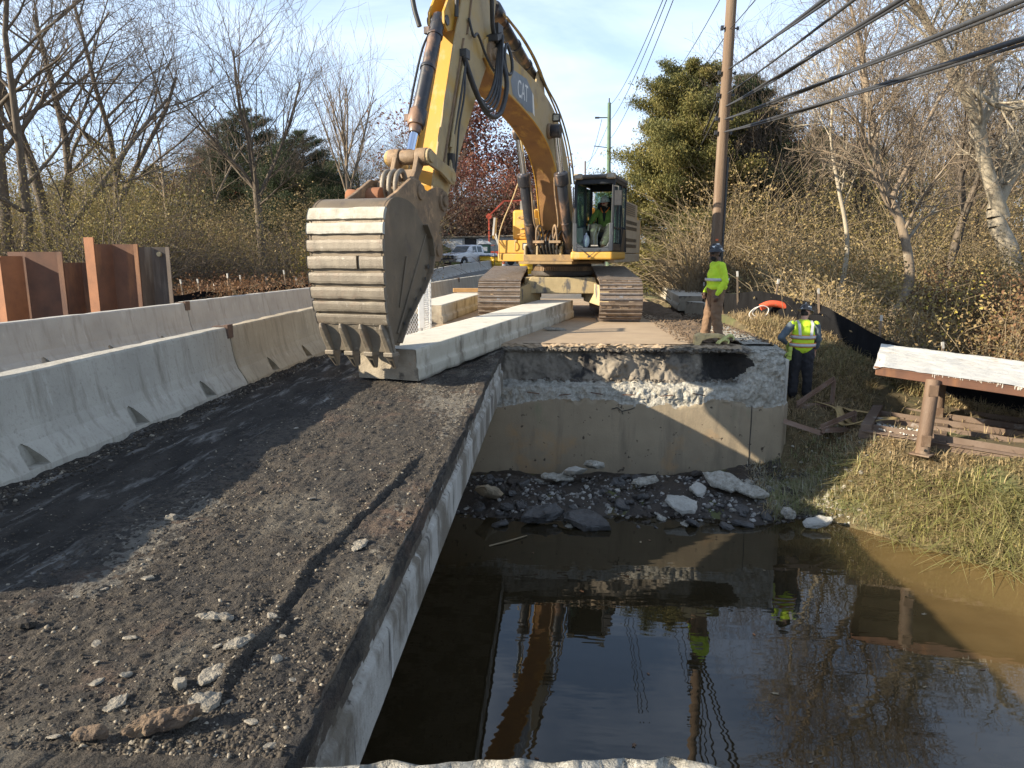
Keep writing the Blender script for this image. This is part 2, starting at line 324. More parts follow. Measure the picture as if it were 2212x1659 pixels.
def gz(X, Y):
    z = terrain_z(X, Y); z += sstep(3.4, 4.3, X)*sstep(12, 9, X)*.05*fbm(X*3, Y*3, 0, 4, 3)
    return np.stack([X, Y, z], -1)
tag(grid_mesh('ground', gx, gy, gz, m_ground), kind='structure')
# stream
m_water = bpy.data.materials.new('stream_water'); m_water.use_nodes = True
def _w():
    t = m_water.node_tree; N = t.nodes; L = t.links; b = N['Principled BSDF']; b.inputs['Roughness'].default_value = .015; b.inputs['IOR'].default_value = 1.62
    co = N.new('ShaderNodeTexCoord'); n = N.new('ShaderNodeTexNoise'); n.inputs['Scale'].default_value = 1.1; n.inputs['Detail'].default_value = 4
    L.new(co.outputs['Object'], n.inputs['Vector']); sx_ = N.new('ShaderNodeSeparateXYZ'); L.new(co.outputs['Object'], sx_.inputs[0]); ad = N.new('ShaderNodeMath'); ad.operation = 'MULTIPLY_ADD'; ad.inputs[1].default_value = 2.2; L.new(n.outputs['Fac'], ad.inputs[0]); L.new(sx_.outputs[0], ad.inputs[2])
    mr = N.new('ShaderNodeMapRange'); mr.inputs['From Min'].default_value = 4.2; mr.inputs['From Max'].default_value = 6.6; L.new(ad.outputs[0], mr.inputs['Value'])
    mxx = N.new('ShaderNodeMixRGB'); mxx.inputs[1].default_value = (.024, .018, .009, 1); mxx.inputs[2].default_value = (.16, .105, .042, 1)     # bridge shade left, sunlit silty shallows right, painted into the base colour
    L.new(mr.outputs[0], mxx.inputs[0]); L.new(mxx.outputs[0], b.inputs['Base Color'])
    mp_ = N.new('ShaderNodeMapping'); mp_.inputs['Scale'].default_value = (.8, 2.2, 1); L.new(co.outputs['Object'], mp_.inputs[0])
    n2 = N.new('ShaderNodeTexNoise'); n2.inputs['Scale'].default_value = 2.0; n2.inputs['Detail'].default_value = 2; L.new(mp_.outputs[0], n2.inputs['Vector'])
    bp = N.new('ShaderNodeBump'); bp.inputs['Strength'].default_value = .07; bp.inputs['Distance'].default_value = .03
    L.new(n2.outputs['Fac'], bp.inputs['Height']); L.new(bp.outputs[0], b.inputs['Normal'])
_w()
WZ = -2.35
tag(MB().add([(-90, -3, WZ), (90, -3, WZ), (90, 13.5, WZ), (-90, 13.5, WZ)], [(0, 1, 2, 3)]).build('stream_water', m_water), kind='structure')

# ------------------------------------------------------------------ road approach
def road_sheet(name, xa, xb, ya, yb, z0, m, step=1., nz_=0.):
    ys = np.arange(ya, yb+.01, step); xs = np.linspace(xa, xb, max(2, int((xb-xa)/max(.12, step*.5))+1))
    def f(X, Y): return np.stack([X, Y, zr(Y)+z0+(nz_*fbm(X*4, Y*4, 0, 4, 8) if nz_ else 0)], -1)
    return tag(grid_mesh(name, xs, ys, f, m), kind='structure')
road_sheet('road', -8.3, 3.3, 26, 300, -.004, m_road, 2.)
road_sheet('road_slab', -8.3, 3.2, 12.72, 26.2, 0, m_slab, .6)
for x0 in (-2.35,):
    V = MB()
    for k in range(14):
        y = 40+k*4.0; V.add([(x0+.04*k, y, zr(y)+.006), (x0+.16+.04*k, y, zr(y)+.006), (x0+.2+.04*k, y+4, zr(y+4)+.006), (x0+.04+.04*k, y+4, zr(y+4)+.006)], [(0, 1, 2, 3)])
    tag(V.build('road_marking', m_line), kind='structure')
# soil beside the slab, where the worker stands
def soil(X, Y):
    e = sstep(2.1, 2.8, X+.25*fbm(Y*2, 0, 0, 3, 2))
    return np.stack([X, Y, .13-.22*sstep(3.25, 3.5, X+.08*fbm(Y*3, 1, 0, 3, 9))+.055*e*(1+fbm(X*5, Y*5, 0, 4, 12))-.03*(1-e)], -1)
tag(grid_mesh('soil_strip', np.arange(1.9, 4.2, .035), np.arange(12.86, 24, .05), soil, m_dirt), kind='structure')

# ------------------------------------------------------------------ bridge deck still in place
deck = thing('bridge_deck', 'remaining half of the bridge deck, covered in scraped black asphalt rubble', 'bridge deck', (-4, 2.2, 0))
dl = Vector((-4, 2.2, 0))
GY = [(2.2, -1.26), (2.45, -1.29), (3.81, -1.31), (5.43, -1.16), (7.5, -1.0), (9, -.95)]
def gline(Y): return np.interp(Y, [g[0] for g in GY], [g[1] for g in GY])+.015*vnoise(Y*5, 1.0)
def deck_z(X, Y):
    z = .030*fbm(X*2.2, Y*2.2, 0, 5, 1)+.020*fbm(X*15, Y*15, 0, 5, 4, .72)*sstep(-2.9, -2.3, X+.25*fbm(Y*.6, 2.0, 0, 3, 6))
    z += .008*fbm(X*30, Y*6, 0, 3, 31)
    d = X-gline(Y); fade = sstep(6.3, 5.4, Y)*sstep(2.38, 2.62, Y)
    z += fade*(.020*np.exp(-((d+.045)/.035)**2)*(1+.9*fbm(X*20, Y*20, 0, 3, 7))-.026*np.exp(-(d/.016)**2)-.010*sstep(0, .06, d))
    ru = np.exp(-((X+3.35)/.12)**2)*.045-np.exp(-((X+3.12)/.10)**2)*.03-np.exp(-((X+3.62)/.10)**2)*.025   # rut beside the barrier
    z += ru*(1+.5*fbm(X*6, Y*3, 0, 3, 8))
    z += .05*sstep(-1.35, -.9, X)*sstep(7, 9.5, Y)+.05*np.maximum(0, fbm(X*1.3, Y*1.3, 0, 3, 44))*sstep(2.9, 2.3, Y)
    z += .035*sstep(8.5, 10.5, Y)*fbm(X*4, Y*4, 0, 3, 14)+.035*np.exp(-((X+4.02)/.10)**2)*(1+fbm(X*9, Y*5, 0, 4, 19))
    return z
def dv(X, Y):
    t = np.clip((X+.88)/.09, 0, 1); Xe = np.minimum(X, -.88); ed = sstep(-1.0, -.88, Xe); Xn = Xe+ed*(.014*fbm(Y*6, 0, 0, 4, 21)-.035*np.maximum(0, fbm(Y*2.4, 8., 0, 4, 28)))+.012*t; z = deck_z(Xe, Y)-.02*ed*np.maximum(0, fbm(Y*4, 3, 0, 4, 22))*2-t*(.075+.05*fbm(Y*4, 1., 0, 4, 29))
    return np.stack([Xn-dl.x, Y-dl.y, z], -1)
m_dust = mat('pale_scraped_dust', (.20, .18, .145), (.12, .105, .085), .95, 14, 12, .35, .65, bump=1., bscale=130, bump2=(40, .9, .03))
def deck_mi(X, Y):
    g = fbm(X*38, Y*38, 0, 3, 71); p = fbm(X*1.7, Y*.9, 0, 4, 73)
    band = np.exp(-((X+2.45)/.22)**2)*(.35+.65*(p > -.05))*sstep(8, 3, Y)+.9*np.exp(-((X+1.5)/.55)**2-((Y-8.4)/1.1)**2)+.55*np.exp(-((X+1.05)/.12)**2)*(Y > 3.2)
    d = (band*.62+.5*p+.46*g) > .54
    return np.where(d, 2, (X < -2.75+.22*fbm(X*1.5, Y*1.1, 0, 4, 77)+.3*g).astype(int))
dx = var_axis([(-8.6, -4.3, .2), (-4.3, -.79, .016)]); dy = var_axis([(1.7, 2.1, .1), (2.1, 4.6, .014), (4.6, 8, .03), (8, 12.7, .06)])
grid_mesh('asphalt_overlay', dx, dy, dv, [m_asph, m_asph_dark, m_dust], deck, mi=deck_mi)
m_fascia = mat('deck_beam_concrete', (.46, .435, .385), (.36, .34, .30), .85, 2, 8, .3, .7, bump=.45, bscale=40, spots=[((.17, .145, .11), 2.2, .46, .58, (1, 1, .6)), ((.075, .065, .055), 13, .57, .64, (1, 1.3, .07)), ((.58, .56, .52), 9, .6, .72, (1, 1.3, .12)), ((.20, .18, .15), 34, .60, .72)])
def fas(Y, S):   # S 0 top .. 1 bottom
    z = .0-.60*S; x = -.893+.004*fbm(Y*3, S*3, 0, 4, 3)-.030*np.exp(-((S-.42)/.035)**2)+.016*sstep(.42, .46, S)
    x += -.022*sstep(.40, .30, S)*(.4+np.abs(fbm(Y*11, S*9, 0, 5, 17)))-.08*sstep(.5, 0, S)*sstep(10.9, 11.6, Y)*(1+fbm(Y*5, S*5, 0, 3, 2))
    return np.stack([x-dl.x, Y-dl.y, z], -1)
m_fdark = mat('stained_beam_top', (.15, .12, .085), (.07, .055, .042), .9, 4, 9, .3, .7, bump=.9, bscale=50, spots=[((.36, .33, .28), 3, .56, .66), ((.02, .018, .015), 4, .56, .66)])
grid_mesh('edge_beam', var_axis([(2.1, 12.2, .025)]), np.linspace(0, 1, 34), fas, [m_fascia, m_fdark], deck, mi=lambda Y, S: (S < .33+.12*fbm(Y*1.6, 3, 0, 4, 2)+.05*fbm(Y*9, S*4, 0, 3, 12)-.25*sstep(7, 10, Y)).astype(int))
MB(Matrix.Translation(-dl)).b2((-8.6, 2.19, -.60), (-.91, 12.18, -.06)).build('box_beams', m_fascia, deck)

# near abutment under the camera
na = thing('near_abutment', 'broken near abutment edge with chipped pale concrete at the foot of the picture', 'abutment', (0, 1.5, 0))
def nab(X, S):
    yy = 2.165+.085*(np.clip(X, -3, .6)+.2)+.022*fbm(X*6, 2, 0, 4, 8)-.10*sstep(.40, .75, X)+.09*sstep(1.2, 1.7, X); t = sstep(0, 1, S*1.0)
    Y = np.where(S < .5, yy-1.6*(1-S*2), yy+.0*S); z = np.where(S < .5, .012+.03*fbm(X*7, Y*7, 0, 4, 5), -(S-.5)*6.)
    z = np.where(S < .5, z-.07*sstep(.40, .5, S)*np.abs(fbm(X*9, 5, 0, 3, 2)), z)
    return np.stack([X, Y-1.5+.02*fbm(X*9, z*9, 0, 3, 5), z], -1)
grid_mesh('chipped_edge', var_axis([(-5, 3, .02), (3, 9, .2)]), np.concatenate([np.linspace(0, .5, 60), np.linspace(.505, 1, 50)]), nab, [m_asph, m_rough], na,
          mi=lambda X, S: ((S > .43+.03*fbm(X*5, 1, 0, 3, 3)) & (X > -.98)).astype(int))
MB(Matrix.Translation((0, -1.5, 0))).b2((-9, -3, -3.4), (9, 2.05, -.10)).build('concrete_core', m_conc, na)

# ------------------------------------------------------------------ far abutment
fa = thing('far_abutment', 'stained concrete bridge abutment wall with chipped pale upper band and dark backwall', 'abutment', (0, 12.2, -2.5))
fo = Vector((0, 12.2, -2.5))
PL = [(0, 12.20, -2.75), (1, 12.20, -.86), (1.35, 12.27, -.56), (1.7, 12.58, -.50), (2.2, 12.66, -.02), (2.5, 12.58, .05), (3.0, 12.64, .142), (3.4, 13.1, .142)]
PR = [(0, 12.18, -2.75), (1, 12.19, -.86), (1.35, 12.22, -.50), (1.7, 12.27, -.28), (2.2, 12.33, -.06), (2.5, 12.42, .06), (3.0, 12.62, .09), (3.4, 13.1, .10)]
def fab(X, S):
    jag = .10*fbm(X*3.2, 2, 0, 4, 41)
    sl = [p[0] for p in PL]; yl, zl = np.interp(S, sl, [p[1] for p in PL]), np.interp(S, sl, [p[2] for p in PL])
    yr, z_r = np.interp(S, sl, [p[1] for p in PR]), np.interp(S, sl, [p[2] for p in PR])
    w = sstep(3.15, 3.5, X+.12*fbm(S*3, X, 0, 3, 4)); y = yl*(1-w)+yr*w; z = zl*(1-w)+z_r*w
    z = z+jag*np.exp(-((S-1)/.25)**2)
    ra = sstep(1.0, 1.05, S)*(1-sstep(3.0, 3.35, S)); q = .055+.03*w
    y = y+ra*q*fbm(X*7, S*4, 0, 5, 6, .62)*1.5+.006*fbm(X*5, z*5, 0, 3, 9); z = z+ra*.05*fbm(X*8, S*5, 0, 5, 16, .6)
    lump = sstep(1.5, 1.7, S)*(1-sstep(2.0, 2.2, S))*(1-w); y = y-lump*.16*np.maximum(0, fbm(X*2.6, S*2.5, 0, 4, 61)); z = z+lump*.03
    hole = np.exp(-(((X-3.05)/.34)**2+((S-1.98)/.42)**2)); y = y+.30*hole*sstep(1.25, 1.6, S)
    c = sstep(3.93, 4.05, X); y = y+c*c*.10; X2 = X-.04*c*ra*(1+fbm(S*6, 1, 0, 3, 3))-.03*np.clip(-z, 0, 3)*0
    return np.stack([X2-fo.x, y-fo.y, z-fo.z], -1)
sax = var_axis([(0, .9, .05), (.9, 3.4, .02)]); fax = var_axis([(-8.5, -1.6, .15), (-1.6, 4.06, .02)])
def fmi(X, S):
    b = S < 1.02+.09*fbm(X*1.3, 4, 0, 3, 14)+.03*fbm(X*9, 2, 0, 3, 18)
    w = X+.18*fbm(X*4, S*4, 0, 3, 33) > 3.38-.25*(S < 1.75)
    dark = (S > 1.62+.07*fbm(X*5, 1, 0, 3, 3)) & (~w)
    soil_ = (S > 2.72+.1*fbm(X*5, 1, 0, 3, 5)) & (X < 3.3)
    hl = (((X-3.02)/.42)**2+((S-2.05)/.42)**2+.5*fbm(X*5, S*5, 0, 3, 37)) < .95
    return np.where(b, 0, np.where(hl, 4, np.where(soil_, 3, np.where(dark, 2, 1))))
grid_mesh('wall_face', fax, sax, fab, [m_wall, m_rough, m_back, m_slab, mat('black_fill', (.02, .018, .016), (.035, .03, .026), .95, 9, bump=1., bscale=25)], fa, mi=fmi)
V = MB(Matrix.Translation(-fo)); V.b2((-8.5, 12.95, -2.75), (4.0, 13.6, .085)); V.b2((3.45, 13.6, -2.75), (4.0, 16.2, .10)); V.b2((3.98, 12.32, -2.75), (4.045, 13.2, -.05))
V.build('wall_core', m_conc, fa, bevel=.02)
V = MB(Matrix.Translation(-fo))
def wing(X, Y): return np.stack([X-fo.x, Y-fo.y, .135+.02*fbm(X*9, Y*9, 0, 4, 3)-.10*sstep(3.9, 4.08, X)-fo.z], -1)
grid_mesh('wing_top', np.arange(3.42, 4.10, .03), np.arange(12.95, 16.2, .04), wing, m_rough, fa)
V = MB(Matrix.Translation(-fo))
for x in (-.35, .2, .75, 1.3, 1.95, 2.5):
    V.bar((x-.10, 12.16, -.66-.03*math.sin(x*7)), (x+.11, 12.15, -.665), .018, .014)
C_ = MB(Matrix.Translation(-fo))
for pts in ([(1.02, -.93), (1.12, -.90), (1.2, -.965), (1.33, -.935), (1.42, -.90)], [(3.42, -.84), (3.425, -1.2), (3.418, -1.6), (3.43, -2.1)], [(1.2, -.965), (1.22, -1.02)]):
    for a, b in zip(pts, pts[1:]): C_.bar((a[0], 12.185, a[1]), (b[0], 12.185, b[1]), .012, .012, up=(0, 1, 0))
tag(C_.build('cracks', m_black, fa), kind='stuff')
tag(V.build('cut_rebar', m_rust, fa), kind='stuff')
# ------------------------------------------------------------------ traffic barriers
def fix_normals(ob):
    import bmesh
    b = bmesh.new(); b.from_mesh(ob.data); bmesh.ops.remove_doubles(b, verts=b.verts, dist=.0005); bmesh.ops.recalc_face_normals(b, faces=b.faces); b.to_mesh(ob.data); b.free()
def bake_boolean(base, cutters):
    fix_normals(base); fix_normals(cutters)
    ob, oc = base, cutters
    m = ob.modifiers.new('b', 'BOOLEAN'); m.object = oc; m.operation = 'DIFFERENCE'; m.solver = 'EXACT'
    bpy.context.view_layer.update(); dg = bpy.context.evaluated_depsgraph_get()
    me = bpy.data.meshes.new_from_object(ob.evaluated_get(dg)); ob.modifiers.clear(); ob.data = me
    bpy.data.objects.remove(oc); return ob
BPROF = [(-.305, 0), (.305, 0), (.300, .075), (.245, .17), (.185, .26), (.150, .36), (.125, .50), (.105, .66), (.088, .78), (.075, .80), (-.075, .80), (-.088, .78), (-.105, .66), (-.125, .50), (-.150, .36), (-.185, .26), (-.245, .17), (-.300, .075)]
def barrier_mesh(L, mat_, seed=0, plain=False):
    """barrier along +Y from 0 to L; face shape swept finely so wear can nick the edges"""
    n = int(L/.12); vs, fs = [], []; k = len(BPROF); rg = random.Random(seed)
    ys = np.linspace(0.012, L-.012, n+1)
    for i, y in enumerate(ys):
        for j, (x, z) in enumerate(BPROF):
            e = .008*float(fbm(y*4+seed*9, z*3, x*3, 3, seed)) if not plain else 0
            if z == 0.80 or z == .78: e -= .012*max(0, float(vnoise(y*3.1, j, seed*3., 4))-.45)*2
            vs.append((x*(1+e*1.5), y, z+(e if z > .5 else 0)-(.012*max(0, float(vnoise(y*5, j, seed, 7))) if z < .1 and z > 0 else 0)))
    for i in range(n):
        for j in range(k):
            q = (j+1) % k; fs.append((i*k+j, i*k+q, (i+1)*k+q, (i+1)*k+j))
    b = MB().add(vs, fs); b.add(vs[:k], [tuple(range(k))]); b.add(vs[-k:], [tuple(range(k-1, -1, -1))]); o = b.build('concrete_body', mat_)
    wm = o.modifiers.new('w', 'WELD'); wm.merge_threshold = .0005
    if not plain:
        c = MB(); npk = max(2, round(L/1.32)-1)
        for i in range(npk):
            y = L*(i+.7)/(npk+.4)
            for s in (1,):
                pl = [(y-.105, .075), (y-.09, .20), (y-.06, .255), (y-.015, .27), (y+.03, .235), (y+.10, .13), (y+.125, .08), (y+.125, .075)]
                c.prism(pl, s*.17, s*.42)
        cc = c.build('cut', mat_); bake_boolean(o, cc)
    return o.data, o
def barrier_thing(label, loc, rotz, L, mat_, seed, group, mesh=None, plates=True):
    t = thing('concrete_barrier', label, 'traffic barrier', loc, rotz, group)
    if mesh is None: me, o = barrier_mesh(L, mat_, seed)
    else: o = bpy.data.objects.new('concrete_body', mesh); COL.objects.link(o)
    o.parent = t
    if plates:
        MB().b2((.060, L-.075, .655), (.118, L+.075, .83)).b2((-.1, L-.07, .804), (.1, L+.07, .812)).build('joint_plate', m_brownplate, t, bevel=.004)
    return t, o.data
def seg_rot(a, b): return math.atan2(-(b[0]-a[0]), b[1]-a[1])
# near row: four sections
NR = [(-4.33, 2.75), (-4.30, 8.95), (-4.27, 15.1), (-4.12, 21.2), (-3.72, 27.1), (-3.1, 33.0)]
nlab = ['grey concrete barrier section nearest the camera, left of the scraped deck', 'tan concrete barrier section running behind the excavator bucket',
        'near row barrier section seen right of the white mesh gate', 'near row barrier section touching the lower end of the timber beside the left track', 'last near row barrier section before the left track']
for i in range(5):
    a, b = NR[i], NR[i+1]; L = math.dist(a, b)
    barrier_thing(nlab[i], (a[0], a[1], .0 if a[1] < 12 else .03), seg_rot(a, b), L, [m_barrier, m_barrier_tan, m_barrier_tan, m_barrier, m_barrier][i], i+1, 'near row of concrete barriers')
FR = [(-8.15, 1.3), (-7.70, 7.4), (-7.22, 13.45), (-6.78, 19.5), (-6.5, 25.6), (-6.45, 31.7), (-6.75, 37.8), (-6.9, 43.8), (-6.6, 49.9), (-5.9, 56), (-5.0, 62)]
mesh2 = {}
flab = ['pale barrier of the far row, leftmost and partly out of frame', 'pale far row barrier in front of the rusty sheet piles', 'pale far row barrier between sheet piles and bucket', 'pale far row barrier just left of the bucket top strap']
for i in range(10):
    a, b = FR[i], FR[i+1]; L = math.dist(a, b); me = mesh2.get('m') if i > 1 else None
    t, me = barrier_thing(flab[i] if i < 4 else 'pale far row barrier between the bucket and the yellow barrels', (a[0], a[1], 0. if a[1] < 12 else float(zr(a[1]))-.13), seg_rot(a, b), 6.08, m_barrier_pale if i else m_barrier, i+10, 'far row of concrete barriers', me)
    if i == 1: mesh2['m'] = me
    if a[1] > 34: t.rotation_euler.x = math.atan((float(zr(b[1]))-float(zr(a[1])))/L)

# ------------------------------------------------------------------ precast box beams lying loose
def box_beam(label, A, B, w, h, zA, zB, seed, chip=.0):
    """beam whose base centre line runs from A to B; section has a shear key line along both sides"""
    d = Vector((B[0]-A[0], B[1]-A[1])); L = d.length; rz = math.atan2(-d.x, d.y)
    t = thing('box_beam', label, 'concrete beam', (A[0], A[1], zA), rz); t.rotation_euler.x = math.atan2(zB-zA, L)
    P = [(-w/2, 0), (w/2, 0), (w/2, h*.36), (w/2-.004, h*.38), (w/2-.03, h*.43), (w/2-.03, h*.97), (w/2-.045, h), (-w/2+.045, h), (-w/2+.03, h*.97), (-w/2+.03, h*.43), (-w/2, h*.38)]
    nS = int(L/.05); ys = np.linspace(0, L, nS+1); n = len(P); pts = []
    # resample profile finely
    Q = []
    for i in range(n):
        a, b = np.array(P[i]), np.array(P[(i+1) % n]); k = max(1, int(np.linalg.norm(b-a)/.04))
        for j in range(k): Q.append(a+(b-a)*j/k)
    Q = np.array(Q); k = len(Q); X = np.repeat(Q[None, :, 0], nS+1, 0); Z = np.repeat(Q[None, :, 1], nS+1, 0); Y = np.repeat(ys[:, None], k, 1)
    nr = fbm(X*6+seed, Y*3, Z*6, 4, seed); edge = np.exp(-((Z-h*.05)/.05)**2)+.5*np.exp(-(Z-h)**2/.0008)*(np.abs(X) > w*.4)
    e2 = sstep(.16, .0, Y)+sstep(.16, 0, L-Y); X = X*(1-.05*edge*np.maximum(0, nr)*2-.05*e2*np.maximum(0, fbm(X*9, Z*9, seed, 3, 5))); Z = Z+(.02*edge*nr)*(Z < .1)-.02*e2*np.maximum(0, nr)*(Z > .1)
    Y = Y+.03*e2*fbm(X*8, Z*8, seed, 3, 7); V = np.stack([X, Y, Z], -1).reshape(-1, 3)
    i = np.arange((nS+1)*k).reshape(nS+1, k); F = np.stack([i[:-1], np.roll(i[:-1], -1, 1), np.roll(i[1:], -1, 1), i[1:]], -1).reshape(-1, 4)
    o = np_mesh('beam_body', V, F, [m_beam_side, m_conc_new], t, mi=(Z[:-1] > h*.985).astype(int).ravel())
    for e, (yy, s) in enumerate(((0, -1), (L, 1))):
        row = V[:k] if e == 0 else V[-k:]; hh, ww = 14, 24
        gx_, gz_ = np.meshgrid(np.linspace(-w/2+.004, w/2-.004, ww), np.linspace(0.004, h-.004, hh), indexing='ij')
        gx_ = np.where(gz_ > h*.4, gx_*(1-.06/w), gx_)
        yy_ = yy+s*(.008+.02*fbm(gx_*7, gz_*7, seed+e, 4, 8)); V2 = np.stack([gx_, yy_, gz_], -1).reshape(-1, 3); q = np.arange(ww*hh).reshape(ww, hh)
        F2 = np.stack([q[:-1, :-1], q[1:, :-1], q[1:, 1:], q[:-1, 1:]], -1).reshape(-1, 4)
        np_mesh('end_face', V2, F2, m_beam_end, t)
    return t
m_beam_side = mat('beam_side_concrete', (.50, .46, .37), (.40, .36, .28), .9, 2.2, 8, .3, .7, bump=.3, bscale=50, spots=[((.17, .14, .10), 3, .50, .68, (1, .8, .35)), ((.62, .59, .52), 3, .6, .75), ((.09, .075, .06), 9, .66, .74, (1, 1, .4))])
m_beam_end = mat('beam_end_concrete', (.38, .33, .25), (.26, .215, .16), .9, 5, 8, .3, .7, bump=.6, bscale=40, spots=[((.30, .17, .09), 2.6, .58, .7), ((.05, .045, .04), 2.2, .60, .68)])
d0 = Vector((.58, 18.1, 0))-Vector((-1.82, 9.40, 0)); d0.normalize(); nrm_ = Vector((-d0.y, d0.x, 0))
A = Vector((-1.82, 9.40, 0))+nrm_*.46; B = Vector((.50, 17.9, 0))+nrm_*.46
box_beam('long pale concrete box beam lying askew under the bucket teeth', (A.x, A.y), (B.x, B.y), .92, .43, .03, .17, 3)
box_beam('weathered box beam left of the excavator track, beside the white gate', (-3.0, 16.25), (-2.35, 24.0), .92, .43, .15, .15, 9)
box_beam('box beam lying along the right road edge behind the standing worker', (4.0, 20.6), (4.9, 33.5), .95, .42, .14, .14, 15)
box_beam('short box beam laid across the soil behind the standing worker', (3.85, 19.8), (5.5, 20.7), .8, .42, .02, -.02, 17)
tb = thing('timber', 'pale timber lying on the weathered box beam behind the left track', 'timber', (-2.75, 21.5, .60), R(-80)); MB().box((0, .9, .06), (.20, 2.4, .12)).build('plank', mat('fresh_timber', (.45, .27, .11), (.38, .22, .09), .8, 5), tb, bevel=.01)

# ------------------------------------------------------------------ sheet piles left
sp = thing('sheet_pile_wall', 'rusty brown steel sheet piles of uneven height beyond the far barriers', 'sheet piles', (-10, 15, -.5))
def sheet(name, pts, z0, z1, m):
    pts = [(-12.05+(x+12.05)*.895, y) for x, y in pts]
    b = MB(Matrix.Translation((10, -15, .5))); th = .014; P = [Vector((p[0], p[1], 0)) for p in pts]; off = []
    for i, p in enumerate(P):
        d = (P[min(i+1, len(P)-1)]-P[max(i-1, 0)]).normalized(); off.append(Vector((-d.y, d.x, 0))*th)
    for i in range(len(P)-1):
        q = [P[i]-off[i], P[i+1]-off[i+1], P[i+1]+off[i+1], P[i]+off[i]]
        b.hexa([Vector((v.x, v.y, z0)) for v in q]+[Vector((v.x, v.y, z1)) for v in q])
    return b.build(name, m, sp)
Y0 = 15.0
sheet('sheet_pile', [(-12.05, Y0-.25), (-11.72, Y0-.35)], -1.5, 1.67, m_rust_lt)
sheet('sheet_pile', [(-11.72, Y0-.35), (-11.55, Y0+.05), (-11.52, Y0+.06)], -1.5, 1.69, m_rust_lt)
sheet('sheet_pile', [(-11.93, Y0+.12), (-11.45, Y0+.1), (-10.62, Y0+.14), (-10.42, Y0-.2), (-10.30, Y0-.2)], -1.5, 1.78, m_rust)
sheet('sheet_pile', [(-10.30, Y0-.19), (-10.12, Y0+.16), (-9.35, Y0+.18), (-9.28, Y0+.1)], -1.5, 1.55, m_rust)
sheet('sheet_pile', [(-9.72, Y0-.2), (-9.45, Y0-.25)], -1.5, 2.08, m_rust_lt)
sheet('sheet_pile', [(-9.45, Y0-.25), (-9.28, Y0+.12), (-8.66, Y0+.15), (-8.55, Y0-.14), (-8.46, Y0-.14)], -1.5, 1.94, m_rust)
m_dark_pile = mat('dark_sheet_pile', (.085, .062, .048), (.05, .04, .035), .75, 3, 8, bump=.2, stretch=(1, 1, .3), spots=[((.16, .14, .12), 3, .55, .7, (1, 1, .1))])
sheet('sheet_pile', [(-8.46, Y0-.13), (-8.32, Y0+.14), (-7.92, Y0+.18), (-7.80, Y0-.1), (-7.72, Y0-.1)], -1.5, 1.88, m_dark_pile)
MB(Matrix.Translation((10, -15, .5))).cyl((-8.53, Y0+.15, 1.73), (-8.53, Y0+.10, 1.73), .05).build('lifting_hole', mat('hole_rim', (.4, .33, .2), rough=.8), sp)

# ------------------------------------------------------------------ steel work platform on the bank, two posts and a base frame
pf = thing('work_platform', 'steel work platform with pale concrete-caked top on rusty pipe posts', 'work platform', (6.3, 10.9, -1.2))
po = Vector((6.3, 10.9, -1.2)); TX = Matrix.Translation(-po)
m_caked = mat('caked_concrete', (.66, .64, .58), (.52, .49, .43), .95, 4, 9, .3, .7, bump=.7, bscale=35, spots=[((.40, .33, .25), 3, .58, .75), ((.75, .74, .70), 8, .6, .8)])
e1 = Vector((.90, -.434, 0)).normalized(); e2 = Vector((-e1.y, e1.x, 0))      # along the front edge, and backwards
O = Vector((5.05, 11.36, 0.0))
def PF(u, v, z): return O+e1*u+e2*v+Vector((0, 0, z-.085*u))
def plat(U, Vv):
    P = np.array(O)[None, None]+np.array(e1)*U[..., None]+np.array(e2)*Vv[..., None]
    P[..., 2] = .0+.018*fbm(U*3, Vv*3, 0, 4, 2)+.006*fbm(U*15, Vv*15, 0, 3, 3)-.05*sstep(.12, 0, U)*(Vv < 1.5)+.03*sstep(2.6, 2.9, Vv)-.085*U; return P-np.array(po)
grid_mesh('table_top', np.arange(-.02, 4.6, .03), np.arange(-.03, 3.0, .03), plat, m_caked, pf)
V = MB(TX)
for v0 in (0.0, .95, 1.95, 2.9):
    V.bar(PF(.02, v0+.04, -.085), PF(4.55, v0+.04, -.085), .09, .115)
V.bar(PF(-.01, -.004, -.02), PF(4.58, -.004, -.02), .012, .03)
for u0 in (.06, 1.2, 2.4, 3.5, 4.5): V.bar(PF(u0, .05, -.10), PF(u0, 2.95, -.10), .10, .08)
V.build('edge_beams', m_rust, pf, bevel=.006)
# concrete drips over the front edge
V = MB(TX); rg = random.Random(4)
for i in range(120):
    u = rg.uniform(.75, 4.5); l = .010+.05*rg.random()**1.8; zz = 0
    V.bar(PF(u, -.012, zz+.005), PF(u+rg.uniform(-.004, .004), -.010, zz-l), rg.uniform(.004, .012), .006, up=(0, 1, 0))
tag(V.build('concrete_drips', m_caked, pf), kind='stuff')
m_pipe = mat('rusty_pipe', (.165, .105, .066), (.11, .07, .045), .7, 4, 8, bump=.35, stretch=(1, 1, .4), spots=[((.25, .19, .135), 2, .55, .75), ((.12, .07, .05), 4, .6, .75, (1, 1, .2))])
def post(p0, p1):
    V = MB(TX); V.tube([p0, p1], .10, 24)
    d = (Vector(p1)-Vector(p0)); 
    V.cyl(Vector(p0)-Vector((0, 0, .005)), Vector(p0)+Vector((0, 0, .02)), .20, n=4)
    for t in (.2, .87):
        q = Vector(p0)+d*t; V.box(q+Vector((-.03, -.112, 0)), (.13, .03, .17), rot=(R(3), 0, R(-12)))
    o = V.build('post', m_pipe, pf, bevel=.004)
    q = Vector(p0)+d*.075; MB(TX).cyl(q+Vector((-.02, -.11, 0)), q+Vector((-.02, -.118, 0)), .022, n=14).build('bolt_hole', m_black, o)
